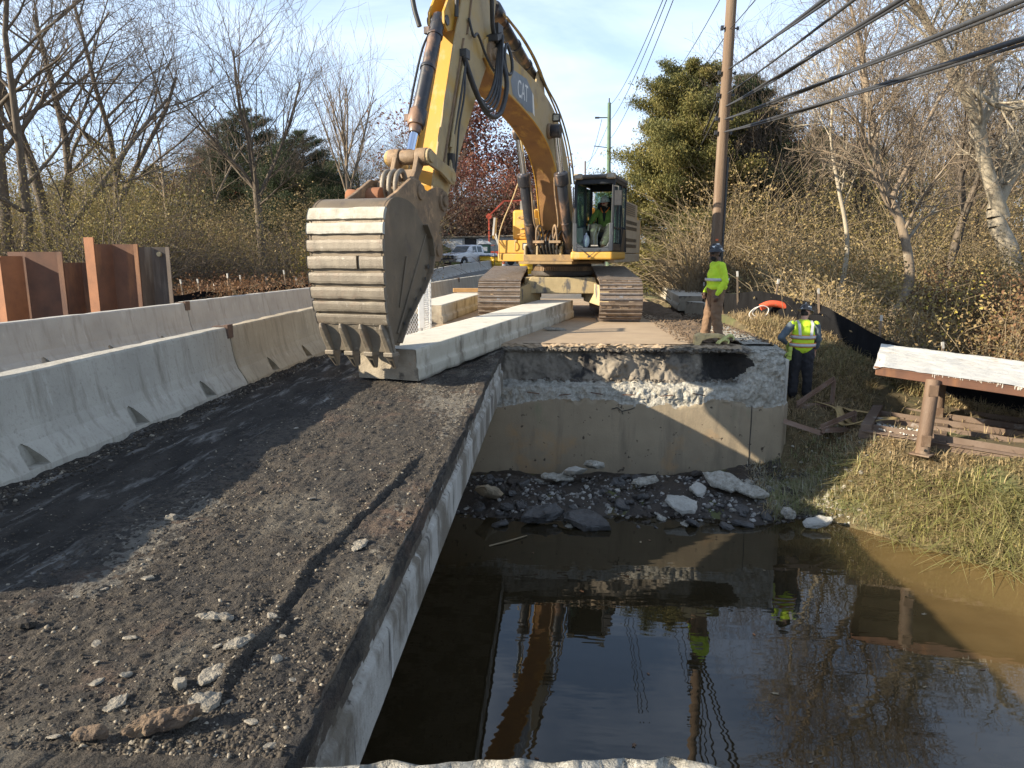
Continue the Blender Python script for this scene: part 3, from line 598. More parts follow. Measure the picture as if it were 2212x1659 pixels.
post((5.62, 10.80, -1.27), (5.78, 11.02, -.16)); post((6.75, 12.62, -1.2), (6.86, 12.85, -.22)); post((8.2, 9.65, -1.45), (8.3, 9.85, -.40))
bf = thing('base_frame', 'rusty steel ladder frame lying on the grass under the platform post', 'steel frame', (6.3, 11.2, -1.25))
fo_ = Vector((6.3, 11.2, -1.25)); V = MB(Matrix.Translation(-fo_)); O2 = Vector((5.0, 11.48, -1.07)); g1 = Vector((.873, -.487, 0)).normalized(); g2 = Vector((-g1.y, g1.x, 0))
def BF(u, v, z=0): return O2+g1*u+g2*v+Vector((0, 0, z-.05*u))
def chan(a, b, w=.16, h=.11, flip=1):
    V.bar(a, b, w, .016); V.bar(a+g2*(w/2)*flip+Vector((0, 0, h/2-.008)), b+g2*(w/2)*flip+Vector((0, 0, h/2-.008)), .014, h)
for v_ in (0, .62, 1.22, 1.82, 2.42): chan(BF(0, v_, .0 if v_ else -.0), BF(6.5, v_, .0))
V.bar(BF(0.05, 0, .05), BF(0.05, 2.45, .07), .16, .10); V.bar(BF(-.05, 0, -.06), BF(6.5, -.09, -.06), .03, .15)
V.bar(BF(0.95, -.05, .02), BF(.95, 2.4, .02), .42, .03); V.bar(BF(2.6, 0, .0), BF(2.6, 2.4, .0), .10, .10); V.bar(BF(4.3, 0, .0), BF(4.3, 2.4, .0), .10, .10)
V.build('channel_frame', mat('frame_steel', (.12, .08, .055), (.16, .115, .085), .75, 3, 8, bump=.3, spots=[((.45, .42, .38), 3.5, .60, .75), ((.11, .07, .05), 3, .56, .72)]), bf, bevel=.004)
rg = np.random.default_rng(6); P = np.array([BF(rg.uniform(.15, .85), rg.uniform(.05, .5), .03+rg.uniform(0, .02)) for _ in range(260)])-np.array(fo_)
tag(scatter_stones('concrete_crumbs', P, rg.uniform(.006, .03, 260), mat('pale_crumbs', (.62, .59, .52), rough=.95), 4, parent=bf), kind='stuff')

# ------------------------------------------------------------------ welded angle frames and strap behind the abutment corner
m_angle = mat('brown_angle_steel', (.17, .10, .065), (.24, .17, .13), .7, 4, 8, bump=.2, spots=[((.40, .38, .36), 3, .60, .72)])
def angle_frame(label, loc, rz, bars, tilt=(0, 0)):
    t = thing('angle_frame', label, 'steel frame', loc, rz); t.rotation_euler.x = tilt[0]; t.rotation_euler.y = tilt[1]; V = MB()
    for a, b in bars:
        V.bar(a, b, .075, .010); a2, b2 = Vector(a), Vector(b); V.bar(a2+Vector((0, 0, .035)), b2+Vector((0, 0, .035)), .010, .075)
    V.build('angle_bars', m_angle, t); return t
angle_frame('brown angle steel frame with a braced diagonal lying near the abutment corner', (4.42, 11.72, -1.22), R(8), [((0, 0, 0), (.75, .95, .05)), ((.02, -.02, .05), (.80, .35, .06)), ((.8, .35, .05), (.75, .95, .05)), ((0, 0, .1), (.8, .40, .35)), ((.8, .38, .0), (.8, .40, .38)), ((-.55, .2, .12), (0, 0, 0)), ((.15, .2, .02), (.80, .62, .04))], (R(-4), R(6)))
angle_frame('brown angle steel frame standing behind the wall beside the crouching worker', (4.35, 12.7, -.98), R(-14), [((0, 0, 0), (.62, .35, .0)), ((.62, .35, -.05), (.62, .35, .50)), ((0, 0, 0.05), (.62, .35, .48)), ((0, .0, .02), (.6, .9, .02)), ((.6, .9, 0), (.62, .35, 0))])
m_strap = mat('tan_webbing', (.40, .29, .125), (.31, .22, .10), .9, 9, 6, spots=[((.2, .17, .12), 2, .55, .7)])
def strap(name, label, pts, w, parent=None):
    P = smooth_path(pts, 8); b = MB(Matrix.Translation(-Vector(pts[0]))); vs, fs = [], []
    for i, p in enumerate(P):
        d = (P[min(i+1, len(P)-1)]-P[max(0, i-1)]).normalized(); s = d.cross(Vector((.1*math.sin(i*.3), .2*math.cos(i*.23), 1))).normalized()*w/2
        n = d.cross(s).normalized()*.004
        vs += [p-s-n, p+s-n, p+s+n, p-s+n]
    for i in range(len(P)-1):
        for j in range(4): fs.append((i*4+j, i*4+(j+1) % 4, (i+1)*4+(j+1) % 4, (i+1)*4+j))
    b.add(vs, fs, True); o = b.build(name, m_strap, parent); o.location = pts[0]; return o
def tzf(x, y): return float(terrain_z(np.array([x]), np.array([y]))[0])
sp_pts = [(4.75, 12.9), (5.0, 12.55), (4.95, 12.15), (5.25, 12.0), (5.5, 12.3), (5.3, 12.7), (5.05, 12.6), (5.1, 12.1), (5.45, 11.75), (5.7, 11.85), (5.55, 12.2)]
tag(strap('lifting_sling', 'tan flat lifting sling coiled on the grass beside the angle frames', [(x, y, tzf(x, y)+.06+.10*abs(math.sin(i*1.3))) for i, (x, y) in enumerate(sp_pts)], .10), 'tan flat lifting sling coiled on the grass beside the angle frames', 'lifting sling')

# ------------------------------------------------------------------ silt fences
m_silt = mat('black_silt_fabric', (.009, .009, .010), (.016, .016, .017), 1., 3, 8, .3, .7, bump=.5, bscale=25, stretch=(2, 2, .3), spec=.05)
m_stake = mat('weathered_stake', (.20, .14, .09), (.10, .08, .06), .9, 6, stretch=(1, 1, .3)); m_cap = mat('pale_stake_top', (.45, .43, .39), rough=.8)
def silt_fence(name, label, path, h, stakes, sh, group, seed=1, cap=False):
    P = smooth_path([(x, y, 0) for x, y in path], 10); o = Vector((path[0][0], path[0][1], tzf(*path[0])))
    t = thing(name, label, 'silt fence', o); n = 10; vs = []
    rg_ = random.Random(seed); L = [0]
    for i in range(1, len(P)): L.append(L[-1]+(P[i]-P[i-1]).length)
    k = int(L[-1]/.12); S = np.linspace(0, L[-1], k); X = np.interp(S, L, [p.x for p in P]); Y = np.interp(S, L, [p.y for p in P]); Z = terrain_z(X, Y)
    T = np.linspace(0, 1, n); hh = h*(1-.12*np.abs(np.sin(S*math.pi/1.8)))
    XX = X[:, None]+.07*fbm(S[:, None]*2.2, T[None]*1.5, 0, 3, seed)+0*T; YY = Y[:, None]+.10*fbm(S[:, None]*2.0, T[None]*2, 3., 3, seed+3)-.12*(1-T[None])**2; ZZ = Z[:, None]-.05+hh[:, None]*T[None]
    V = np.stack([XX, YY, ZZ], -1)-np.array(o); q = np.arange(k*n).reshape(k, n); F = np.stack([q[:-1, :-1], q[1:, :-1], q[1:, 1:], q[:-1, 1:]], -1).reshape(-1, 4)
    np_mesh('fabric', V.reshape(-1, 3), F, m_silt, t, smooth=True)
    s = 0.3
    while s < L[-1]:
        x, y = float(np.interp(s, L, [p.x for p in P])), float(np.interp(s, L, [p.y for p in P])); z = tzf(x, y); l = rg_.uniform(-.14, .14); sh_ = sh*rg_.uniform(.75, 1.1)
        b = MB(Matrix.Translation(-o)); b.bar((x, y+.04, z-.1), (x+l, y+.05, z+sh_), .036, .036); st = b.build('stake', m_stake, t)
        if cap: MB(Matrix.Translation(-o)).bar((x+l*.85, y+.049, z+sh_*.88), (x+l, y+.05, z+sh_+.004), .042, .042).build('stake_top', m_cap, st)
        s += stakes*rg_.uniform(.7, 1.35)
    return t
silt_fence('silt_fence', 'black silt fence sagging down the right bank behind the workers', [(4.15, 20.2), (4.4, 17.2), (5.5, 15.7), (6.4, 14.4), (7.8, 13.6), (9.5, 12.9), (12, 12.5)], .62, 1.05, .92, None, 3, True)
silt_fence('silt_fence', 'black silt fence along the roadside below the cedar', [(4.4, 21.0), (5.3, 26), (6.2, 34), (7, 46)], .5, .62, .80, None, 5)
silt_fence('silt_fence', 'black silt fence on the left bank between sheet piles and bucket', [(-11.8, 20.5), (-11.2, 22.5), (-10.4, 24.3), (-9.6, 26), (-9.2, 29)], .75, .75, 1.15, None, 7, True)

# orange float ring with a cord, hung over the fence
lr = thing('life_ring', 'orange rescue float with white cord draped over the black silt fence', 'rescue float', (4.95, 16.2, .50))
MB().tube(smooth_path([(-.35, 0, .06), (-.15, 0, .14), (.1, 0, .12), (.35, -.02, .0), (.55, -.03, -.18)], 6), .075, 14).build('float', mat('orange_float', (.62, .10, .04), (.5, .08, .03), .6, 5), lr)
MB().tube(smooth_path([(-.3, -.05, .1), (-.5, -.1, .05), (-.62, -.12, -.1), (-.45, -.14, -.22), (-.25, -.12, -.1), (-.2, -.08, .05), (-.38, -.1, .1), (-.55, -.1, -.05), (-.4, -.1, -.18)], 6), .011, 6).build('cord', mat('white_cord', (.7, .66, .6)), lr)

# cast block at the standing worker's feet, with gloves
cb = thing('steel_block', 'dirty yellow steel bracket lying at the standing worker\'s feet', 'steel bracket', (2.80, 12.80, .13), R(8)); cb.scale = (.85,)*3; m_oldyel = mat('worn_yellow_paint', (.68, .50, .22), (.55, .40, .20), .75, 9, 8, bump=.3, spots=[((.20, .14, .09), 4, .5, .65)])
MB().prism([(-.36, -.0), (-.24, .0), (-.20, .10), (-.05, .15), (.16, .15), (.24, .04), (.36, .02), (.37, .18), (.18, .24), (-.16, .24), (-.24, .27), (-.35, .20)], -.06, .10, lambda h, a, b: (a, h, b)).build('bracket_plate', m_oldyel, cb, bevel=.012)
gl = thing('work_gloves', 'yellow work gloves dropped on the steel bracket', 'gloves', (3.02, 12.70, .20), R(20)); V = MB()
rg = random.Random(2)
for s in (0, 1):
    V.ball((.02+.10*s, .0, .03+.07*s), (.075, .06, .035), 10, (0, .4*s, .3))
    for f in range(4): V.tube([(-.04+.10*s, -.03+.02*f, .03+.07*s), (-.10+.10*s, -.05+.03*f, .02+.06*s), (-.15+.10*s, -.06+.035*f, -.03+.06*s)], [.016, .015, .011], 7)
    V.tube([(.05+.10*s, -.05, .03+.06*s), (.02+.1*s, -.10, .0+.06*s), (-.01+.1*s, -.12, -.02+.06*s)], [.018, .015, .012], 7)
V.build('glove_fabric', mat('yellow_glove', (.52, .50, .18), (.38, .36, .15), .85, 12), gl, remesh=.008, smooth_it=3)

# ------------------------------------------------------------------ white expanded-metal gate panel standing behind the bucket
gt = thing('mesh_gate', 'white steel frame with diamond mesh standing upright behind the bucket', 'mesh panel', (-2.55, 13.4, .15), R(10))
m_white = mat('white_paint', (.74, .74, .73), (.62, .62, .60), .5, 5, 7, spots=[((.35, .33, .30), 5, .66, .75)])
def mesh_panel(V, p0, ux, uz, w, h, s=.05, r=.0035):
    p0, ux, uz = Vector(p0), Vector(ux).normalized(), Vector(uz).normalized(); k = .55
    for sg in (1, -1):
        c = -h*k if sg == 1 else 0
        a = -h*k if sg == 1 else 0.; e = w if sg == 1 else w+h*k; x = a
        while x < e:
            # line x(t)= x + sg*k*t , t in 0..h clipped to 0..w
            t0, t1 = 0., h; 
            if sg == 1: t0 = max(0, (0-x)/k); t1 = min(h, (w-x)/k)
            else: t0 = max(0, (x-w)/k); t1 = min(h, x/k)
            if t1-t0 > .02: V.bar(p0+ux*(x+sg*k*t0)+uz*t0, p0+ux*(x+sg*k*t1)+uz*t1, r*2, r*2, up=ux.cross(uz))
            x += s
V = MB(); HG = 1.78
for (x0, y0) in ((-.62, 0), (0, 0), (.20, .62)): V.box((x0, y0, HG/2), (.055, .055, HG))
for z in (.03, HG-.03): V.bar((-.62, 0, z), (0, 0, z), .05, .05); V.bar((0, 0, z), (.20, .62, z), .05, .05)
V.box((.035, -.03, HG/2+.06), (.10, .012, HG-.25)); V.build('panel_frame', m_white, gt, bevel=.004)
V = MB(); mesh_panel(V, (-.60, 0, .05), (1, 0, 0), (0, 0, 1), .58, HG-.1); V.build('diamond_mesh', m_white, gt)
V = MB(); mesh_panel(V, (0.02, .05, .05), (.20, .62, 0), (0, 0, 1), .58, HG-.1); V.build('diamond_mesh', m_white, gt)
V = MB(); 
for i in range(40): V.box((.12, -.01, .35+i*.036), (.085, .008, .016))
V.box((.075, -.01, 1.03), (.012, .012, 1.5)); V.box((.165, -.01, 1.03), (.012, .012, 1.5)); V.build('perforated_post', m_white, gt)
# ------------------------------------------------------------------ excavator
TH = R(15); PX, PY = .2, 19.2
ex = thing('excavator', 'large dirty yellow tracked excavator reaching its bucket over the bridge deck', 'excavator', (PX, PY, .15), math.pi-TH)
UP = Matrix.Translation((0, 0, -.15)); UN = Matrix.Rotation(TH, 4, 'Z') @ UP     # upper works / undercarriage (square to the road)
m_yel = mat('yellow_paint', (.52, .27, .028), (.46, .26, .05), .55, 1.6, 8, .35, .7, bump=.08, bscale=50, spots=[((.36, .26, .14), 2.2, .56, .80), ((.46, .34, .16), 5, .58, .75, (1, 1, .3)), ((.16, .10, .06), 12, .68, .74)])
m_yel_dirty = mat('dusty_yellow_paint', (.40, .29, .125), (.37, .285, .17), .7, 1.3, 8, .3, .7, bump=.1, bscale=40, spots=[((.46, .27, .05), 1.4, .52, .70, (1, .6, 1)), ((.20, .15, .10), 3.0, .52, .72, (1, .6, .6)), ((.50, .42, .28), 6, .62, .78, (1, 1, .3)), ((.16, .09, .06), 14, .69, .75, (1, 1, .6))])
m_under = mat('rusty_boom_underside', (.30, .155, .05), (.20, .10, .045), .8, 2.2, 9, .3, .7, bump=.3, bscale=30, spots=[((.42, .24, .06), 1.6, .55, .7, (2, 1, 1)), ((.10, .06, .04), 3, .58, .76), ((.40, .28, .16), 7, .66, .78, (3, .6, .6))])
m_pin = mat('muddy_rust_steel', (.25, .165, .09), (.15, .10, .06), .65, 5, 8, bump=.35, bscale=40, spots=[((.40, .25, .13), 4, .55, .7), ((.07, .05, .045), 5, .6, .72)])
m_bucket = mat('worn_bucket_steel', (.195, .15, .10), (.12, .095, .065), .55, 2, 9, .3, .7, bump=.22, bscale=45, metal=.25, spots=[((.30, .20, .12), 2.5, .55, .72, (1, 1, .4)), ((.10, .08, .065), 5, .6, .75), ((.36, .31, .25), 9, .68, .8, (1, 1, .3))])
m_strapm = mat('wear_strap_steel', (.24, .205, .155), (.15, .125, .095), .55, 5, 9, .3, .7, bump=.3, bscale=60, metal=.2, spots=[((.20, .15, .11), 4, .55, .72), ((.46, .42, .36), 9, .62, .8)])
m_strapw = mat('concrete_dusted_strap', (.48, .46, .40), (.31, .28, .22), .85, 6, 9, .3, .7, bump=.4, bscale=60, spots=[((.33, .28, .22), 7, .60, .72)])
m_chrome = bpy.data.materials.new('chrome_rod'); m_chrome.use_nodes = True; _b = m_chrome.node_tree.nodes['Principled BSDF']; _b.inputs['Metallic'].default_value = 1; _b.inputs['Roughness'].default_value = .12; _b.inputs['Base Color'].default_value = (.62, .68, .78, 1)
m_hose = mat('black_hose', (.02, .02, .021), (.04, .038, .035), .5, 8)
m_cyl = mat('cylinder_barrel', (.025, .026, .032), (.05, .045, .04), .38, 4, 8, .5, .7, bump=.1, spots=[((.22, .13, .08), 3.2, .52, .66, (1, 1, .35)), ((.11, .08, .06), 8, .6, .75)])
m_track = mat('track_shoe_steel', (.24, .185, .14), (.16, .12, .09), .6, 7, 8, bump=.3, bscale=50, metal=.2, spots=[((.33, .25, .19), 3, .54, .74), ((.05, .04, .035), 6, .62, .75)])
m_mudp = mat('packed_mud', (.25, .18, .12), (.17, .12, .08), .95, 12, 8, bump=.8, bscale=60)
m_shine = mat('polished_grouser', (.34, .31, .28), (.22, .18, .14), .35, 9, 6, metal=.6)
m_muddy = mat('mud_caked_frame', (.46, .36, .20), (.36, .28, .15), .9, 4, 9, .3, .7, bump=.5, bscale=30, spots=[((.13, .12, .11), 4, .56, .64, (1, 1, .4)), ((.56, .46, .29), 2, .6, .75)])
m_cabp = mat('cab_paint', (.010, .012, .017), (.018, .02, .023), .45, 4, 7, spec=.3, spots=[((.06, .055, .05), 3, .62, .80)])
m_cabgrey = mat('cab_grey_pillar', (.040, .047, .058), (.024, .028, .034), .5, 4, 7, spots=[((.25, .23, .2), 5, .62, .8)])
m_tan = mat('dusty_side_panel', (.36, .285, .19), (.30, .235, .155), .75, 3, 8, bump=.1, spots=[((.20, .16, .12), 3, .6, .75)])
m_glass = bpy.data.materials.new('cab_glass'); m_glass.use_nodes = True
def _g():
    t = m_glass.node_tree; N = t.nodes; L = t.links; N.remove(N['Principled BSDF']); tr = N.new('ShaderNodeBsdfTransparent'); tr.inputs[0].default_value = (.55, .72, .66, 1)
    gl_ = N.new('ShaderNodeBsdfGlossy'); gl_.inputs['Roughness'].default_value = .03; gl_.inputs[0].default_value = (.8, .9, .9, 1); df = N.new('ShaderNodeBsdfDiffuse'); df.inputs[0].default_value = (.35, .45, .42, 1)
    fr = N.new('ShaderNodeFresnel'); fr.inputs[0].default_value = 1.5; m1 = N.new('ShaderNodeMixShader'); m2 = N.new('ShaderNodeMixShader'); m2.inputs[0].default_value = .16
    L.new(fr.outputs[0], m1.inputs[0]); L.new(tr.outputs[0], m1.inputs[1]); L.new(gl_.outputs[0], m1.inputs[2]); L.new(m1.outputs[0], m2.inputs[1]); L.new(df.outputs[0], m2.inputs[2]); L.new(m2.outputs[0], N['Material Output'].inputs[0])
_g()
def yz(h, a, b): return (h, a, b)
# ---- boom
BU = [(-.12, 2.25), (-.02, 2.95), (.24, 3.5), (.62, 4.02), (1.15, 4.55), (1.75, 4.92), (2.4, 5.13), (3.4, 5.30), (4.6, 5.38), (5.7, 5.40), (6.25, 5.45), (6.5, 5.30)]
BL = [(6.5, 5.02), (6.25, 4.88), (5.55, 4.72), (4.6, 4.62), (3.5, 4.46), (2.75, 4.26), (2.15, 4.0), (1.72, 3.65), (1.48, 3.25), (1.30, 2.7), (1.05, 2.2), (.75, 1.85), (.35, 1.75), (.0, 1.9)]
def chaikin(P, it=1):
    for _ in range(it):
        Q = [P[0]]
        for i in range(len(P)-1):
            a, b = P[i], P[i+1]; Q += [(a[0]*.75+b[0]*.25, a[1]*.75+b[1]*.25), (a[0]*.25+b[0]*.75, a[1]*.25+b[1]*.75)]
        Q.append(P[-1]); P = Q
    return P
up, lo_ = chaikin(BU, 2), chaikin(BL, 2); poly = up+lo_
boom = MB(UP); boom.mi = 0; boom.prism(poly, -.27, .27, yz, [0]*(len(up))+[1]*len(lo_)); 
# weld flanges standing proud along the lower edges
boom.mi = 2
for s in (-1, 1):
    for i in range(len(lo_)-1):
        a, b = lo_[i], lo_[i+1]; boom.bar((s*.275, a[0], a[1]), (s*.275, b[0], b[1]), .022, .028, up=(1, 0, 0))
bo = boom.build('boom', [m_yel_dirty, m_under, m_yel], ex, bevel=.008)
V = MB(UP)
for x0 in (-.28, .28):
    V.cyl((x0, 2.45, 4.45), (x0*1.22, 2.45, 4.45), .17)
    V.cyl((x0, 6.2, 5.15), (x0*1.18, 6.2, 5.15), .20)
V.cyl((-.42, 2.45, 4.45), (.42, 2.45, 4.45), .085); V.cyl((-.38, 6.2, 5.15), (.38, 6.2, 5.15), .10); V.build('pivot_pins', m_pin, bo, bevel=.006)
# emblem on the left face: grey shield panel with white letters
V = MB(UP); V.prism([(5.0, 4.73), (5.12, 4.95), (4.95, 5.18), (4.1, 5.20), (3.72, 5.02), (3.66, 4.62), (4.1, 4.60)], -.2725, -.2745, yz); em = V.build('emblem_panel', mat('emblem_grey', (.13, .16, .19), (.18, .20, .22), .5, 8), bo)
vs, fs = text_mesh('CAT', .44, .001)
V = MB(UP); V.add([(-.2765-z, 4.36-x*.80, 4.90+y*1.05) for x, y, z in vs], fs); V.build('emblem_letters', mat('emblem_white', (.72, .72, .70), rough=.6), em)
V = MB(UP); V.prism([(3.66, 4.62), (3.52, 4.58), (3.62, 4.98), (3.72, 5.02)], -.2725, -.2745, yz); V.build('emblem_stripe', mat('stripe_white', (.7, .68, .62)), em)
# work light on boom
V = MB(UP); V.box((-.36, 2.05, 4.80), (.16, .12, .17)); V.box((-.30, 2.05, 4.88), (.1, .05, .05)); bl = V.build('boom_light', m_black, ex, bevel=.02); MB(UP).box((-.36, 2.112, 4.80), (.12, .008, .12)).build('lens', mat('lamp_lens', (.55, .52, .42), rough=.2), bl)
# ---- stick
SF = [(5.75, 7.60), (6.75, 7.25), (7.05, 6.5), (7.42, 5.60), (7.72, 4.95), (8.05, 4.15), (8.40, 3.35), (8.62, 2.75), (8.60, 2.42)]
SR = [(8.42, 2.25), (8.22, 2.35), (7.95, 2.80), (7.38, 3.56), (6.78, 4.35), (6.28, 4.95), (6.02, 5.25), (5.86, 5.9), (5.55, 6.9), (5.4, 7.4)]
stp = SF+SR; V = MB(UP); V.prism(stp, -.225, -.195, yz); V.prism(stp, .195, .225, yz)
ins = [(6.0, 7.35), (6.6, 7.05), (6.98, 6.45), (7.34, 5.55), (7.62, 4.90), (7.95, 4.12), (8.30, 3.32), (8.50, 2.75)]
inr = [(8.38, 2.36), (8.2, 2.46), (7.98, 2.88), (7.42, 3.62), (6.83, 4.42), (6.35, 5.02), (6.1, 5.35), (5.92, 5.92), (5.62, 6.9)]
V.mi = 1; V.prism(ins+inr, -.196, .196, yz); stick = V.build('stick', [m_yel_dirty, m_yel], ex, bevel=.006)
# raised flange strips and stiffener lines along the left face of the stick
V = MB(UP)
for (a, b) in (((7.50, 5.1), (8.42, 2.95)), ((6.75, 6.9), (7.35, 5.2))): V.bar((-.235, a[0]-.12, a[1]), (-.235, b[0]-.12, b[1]), .02, .05, up=(1, 0, 0))
V.cyl((-.33, 6.2, 5.15), (-.225, 6.2, 5.15), .21); V.cyl((-.30, 8.36, 2.52), (.30, 8.36, 2.52), .15, n=24); V.cyl((-.33, 8.36, 2.52), (.33, 8.36, 2.52), .07)
V.build('stick_bosses', m_pin, stick, bevel=.006)
# bracket for the bucket cylinder on the front of the stick
for s in (-1, 1):
    MB(UP).prism([(7.02, 6.55), (7.25, 6.35), (7.62, 5.72), (7.90, 5.36), (7.90, 5.18), (7.78, 5.10), (7.55, 5.18), (7.35, 5.62)], s*.12-.02, s*.12+.02, yz).build('cylinder_bracket', m_yel, stick, bevel=.006)
# ---- bucket cylinder
c0, c1 = Vector((0, 7.82, 5.25)), Vector((0, 8.93, 3.10)); cd = (c1-c0).normalized()
V = MB(UP); V.cyl(c0+Vector((-.16, 0, 0)), c0+Vector((.16, 0, 0)), .075); V.tube([c0-cd*.09, c0+cd*.12, c0+cd*.14, c0+cd*1.78], [.10, .11, .105, .105], 24); V.tube([c0+cd*1.62, c0+cd*1.64, c0+cd*1.86, c0+cd*1.9], [.10, .135, .135, .12], 24)
V.tube([c0+cd*1.9, c0+cd*2.02], [.10, .085], 20)
for t in (.25, .85): V.tube([c0+cd*t, c0+cd*(t+.05)], [.122, .122], 20)
V.box(c0+cd*.18+Vector((.12, .05, 0)), (.10, .08, .10)); V.box(c0+cd*1.74+Vector((.14, .02, 0)), (.10, .10, .10))
bc = V.build('bucket_cylinder', m_cyl, ex, bevel=.004)
MB(UP).cyl(c0+cd*2.0, c1-cd*.10, .066, n=24).build('rod', m_chrome, bc)
V = MB(UP); V.tube(smooth_path([c0+Vector((.12, -.02, -.1)), c0+cd*.5+Vector((.15, .03, 0)), c0+cd*1.2+Vector((.16, .03, 0)), c0+cd*1.74+Vector((.14, .03, 0))], 4), .018, 8); V.build('pipe', m_black, bc)
# ---- linkage
V = MB(UP)
for a, b, r in ((-.30, -.13, .125), (-.12, .12, .105), (.13, .30, .125)): V.cyl((a, c1.y, c1.z), (b, c1.y, c1.z), r, n=28)
V.cyl((-.345, c1.y, c1.z), (.345, c1.y, c1.z), .09); V.cyl((-.355, c1.y, c1.z), (-.34, c1.y, c1.z), .06)
lk = V.build('link_pin', m_pin, ex, bevel=.008)
K = (9.26, 2.60)     # coupler front pin
V = MB(UP)
def link(x0, x1, a, b, ra, rb, w=.62):
    a, b = Vector((0, *a)), Vector((0, *b)); d = (b-a).normalized(); n_ = Vector((0, -d.z, d.y)); pts = []
    for i in range(9):
        t = math.pi*i/8; pts.append(a+(n_*math.cos(t)-d*math.sin(t))*ra)
    pts.append(a+d*(b-a).length*.5-n_*min(ra, rb)*w)
    for i in range(9):
        t = math.pi*i/8; pts.append(b+(-n_*math.cos(t)+d*math.sin(t))*rb)
    pts.append(a+d*(b-a).length*.5+n_*min(ra, rb)*w)
    V.prism([(p.y, p.z) for p in pts], x0, x1, yz)
for s in (-1, 1):
    link(s*.175-.035, s*.175+.035, (c1.y, c1.z), K, .115, .11)
V.bar((-.18, 9.12, 2.83), (.18, 9.12, 2.83), .10, .14, up=(0, -.5, 1))
V.build('power_link', m_pin, lk, bevel=.012)
for s in (-1, 1):
    V = MB(UP); link(s*.315-.025, s*.315+.025, (c1.y, c1.z), (8.12, 2.90), .115, .12, .75); V.cyl((s*.34, c1.y, c1.z), (s*.37, c1.y, c1.z), .085); V.cyl((s*.28, 8.12, 2.90), (s*.36, 8.12, 2.90), .085); V.build('idler_link', m_yel_dirty, lk, bevel=.01)
# ---- quick coupler
V = MB(UP)
CPo = [(9.44, 2.70), (9.30, 2.78), (9.05, 2.66), (8.85, 2.62), (8.55, 2.72), (8.32, 2.70), (8.20, 2.52), (8.26, 2.32), (8.46, 2.22), (8.52, 1.98), (8.44, 1.80), (8.52, 1.64), (8.70, 1.62), (8.86, 1.74), (9.0, 1.98), (9.18, 2.10), (9.36, 2.28), (9.50, 2.48)]
for s in (-1, 1): V.prism(CPo, s*.235-.03, s*.235+.03, yz)
V.b2((-.20, 8.6, 2.05), (.20, 9.2, 2.55))
for p, r in (((9.28, 2.58), .09), ((8.36, 2.52), .11), ((9.02, 2.30), .10), ((8.64, 1.80), .085)): V.cyl((-.30, *p), (.30, *p), r)
for p, r in (((9.02, 2.30), .135), ((8.64, 1.80), .11), ((8.36, 2.52), .15)): V.cyl((-.285, *p), (.285, *p), r)
cp = V.build('quick_coupler', m_pin, ex, bevel=.012)
V = MB(UP)
for x in (-.10, .0, .10): V.tube(smooth_path([(x, 9.50, 2.42), (x, 9.58, 2.62), (x, 9.52, 2.80), (x, 9.36, 2.86), (x, 9.25, 2.74)], 5), .035, 10)
V.build('coupler_hook', m_strapm, cp)
# ---- bucket
W = .525
BP = [(9.80, 2.30), (10.02, 2.40), (10.28, 2.43), (10.50, 2.41), (10.66, 2.30), (10.735, 2.12), (10.755, 1.85), (10.75, 1.50), (10.725, 1.18), (10.66, .92), (10.56, .70), (10.50, .58)]
BP = chaikin(BP, 2); th_ = .03
def offp(P, d):
    o = []
    for i, p in enumerate(P):
        a, b = P[max(0, i-1)], P[min(len(P)-1, i+1)]; t = Vector((b[0]-a[0], b[1]-a[1])); t.normalize(); n_ = Vector((t.y, -t.x)); o.append((p[0]-n_.x*d, p[1]-n_.y*d))
    return o
inn = offp(BP, -th_)
def taper(x, z): return x*(1-.05*sstep(1.6, .6, z))
V = MB(UP)
k = len(BP)
def shell(P, x0, x1, xf_=1.):
    n = len(P); vs = [(x0*float(1-.06*sstep(1.5, .6, p[1])), *p) for p in P]+[(x1*float(1-.06*sstep(1.5, .6, p[1])), *p) for p in P]; return vs, n
vs, n = shell(BP, -W, W); V.add(vs, [(i, i+1, n+i+1, n+i) for i in range(n-1)], True); vs, n = shell(inn, -W+.02, W-.02); V.add(vs, [(i, n+i, n+i+1, i+1) for i in range(n-1)], True)
bk = V.build('bucket', m_bucket, ex)
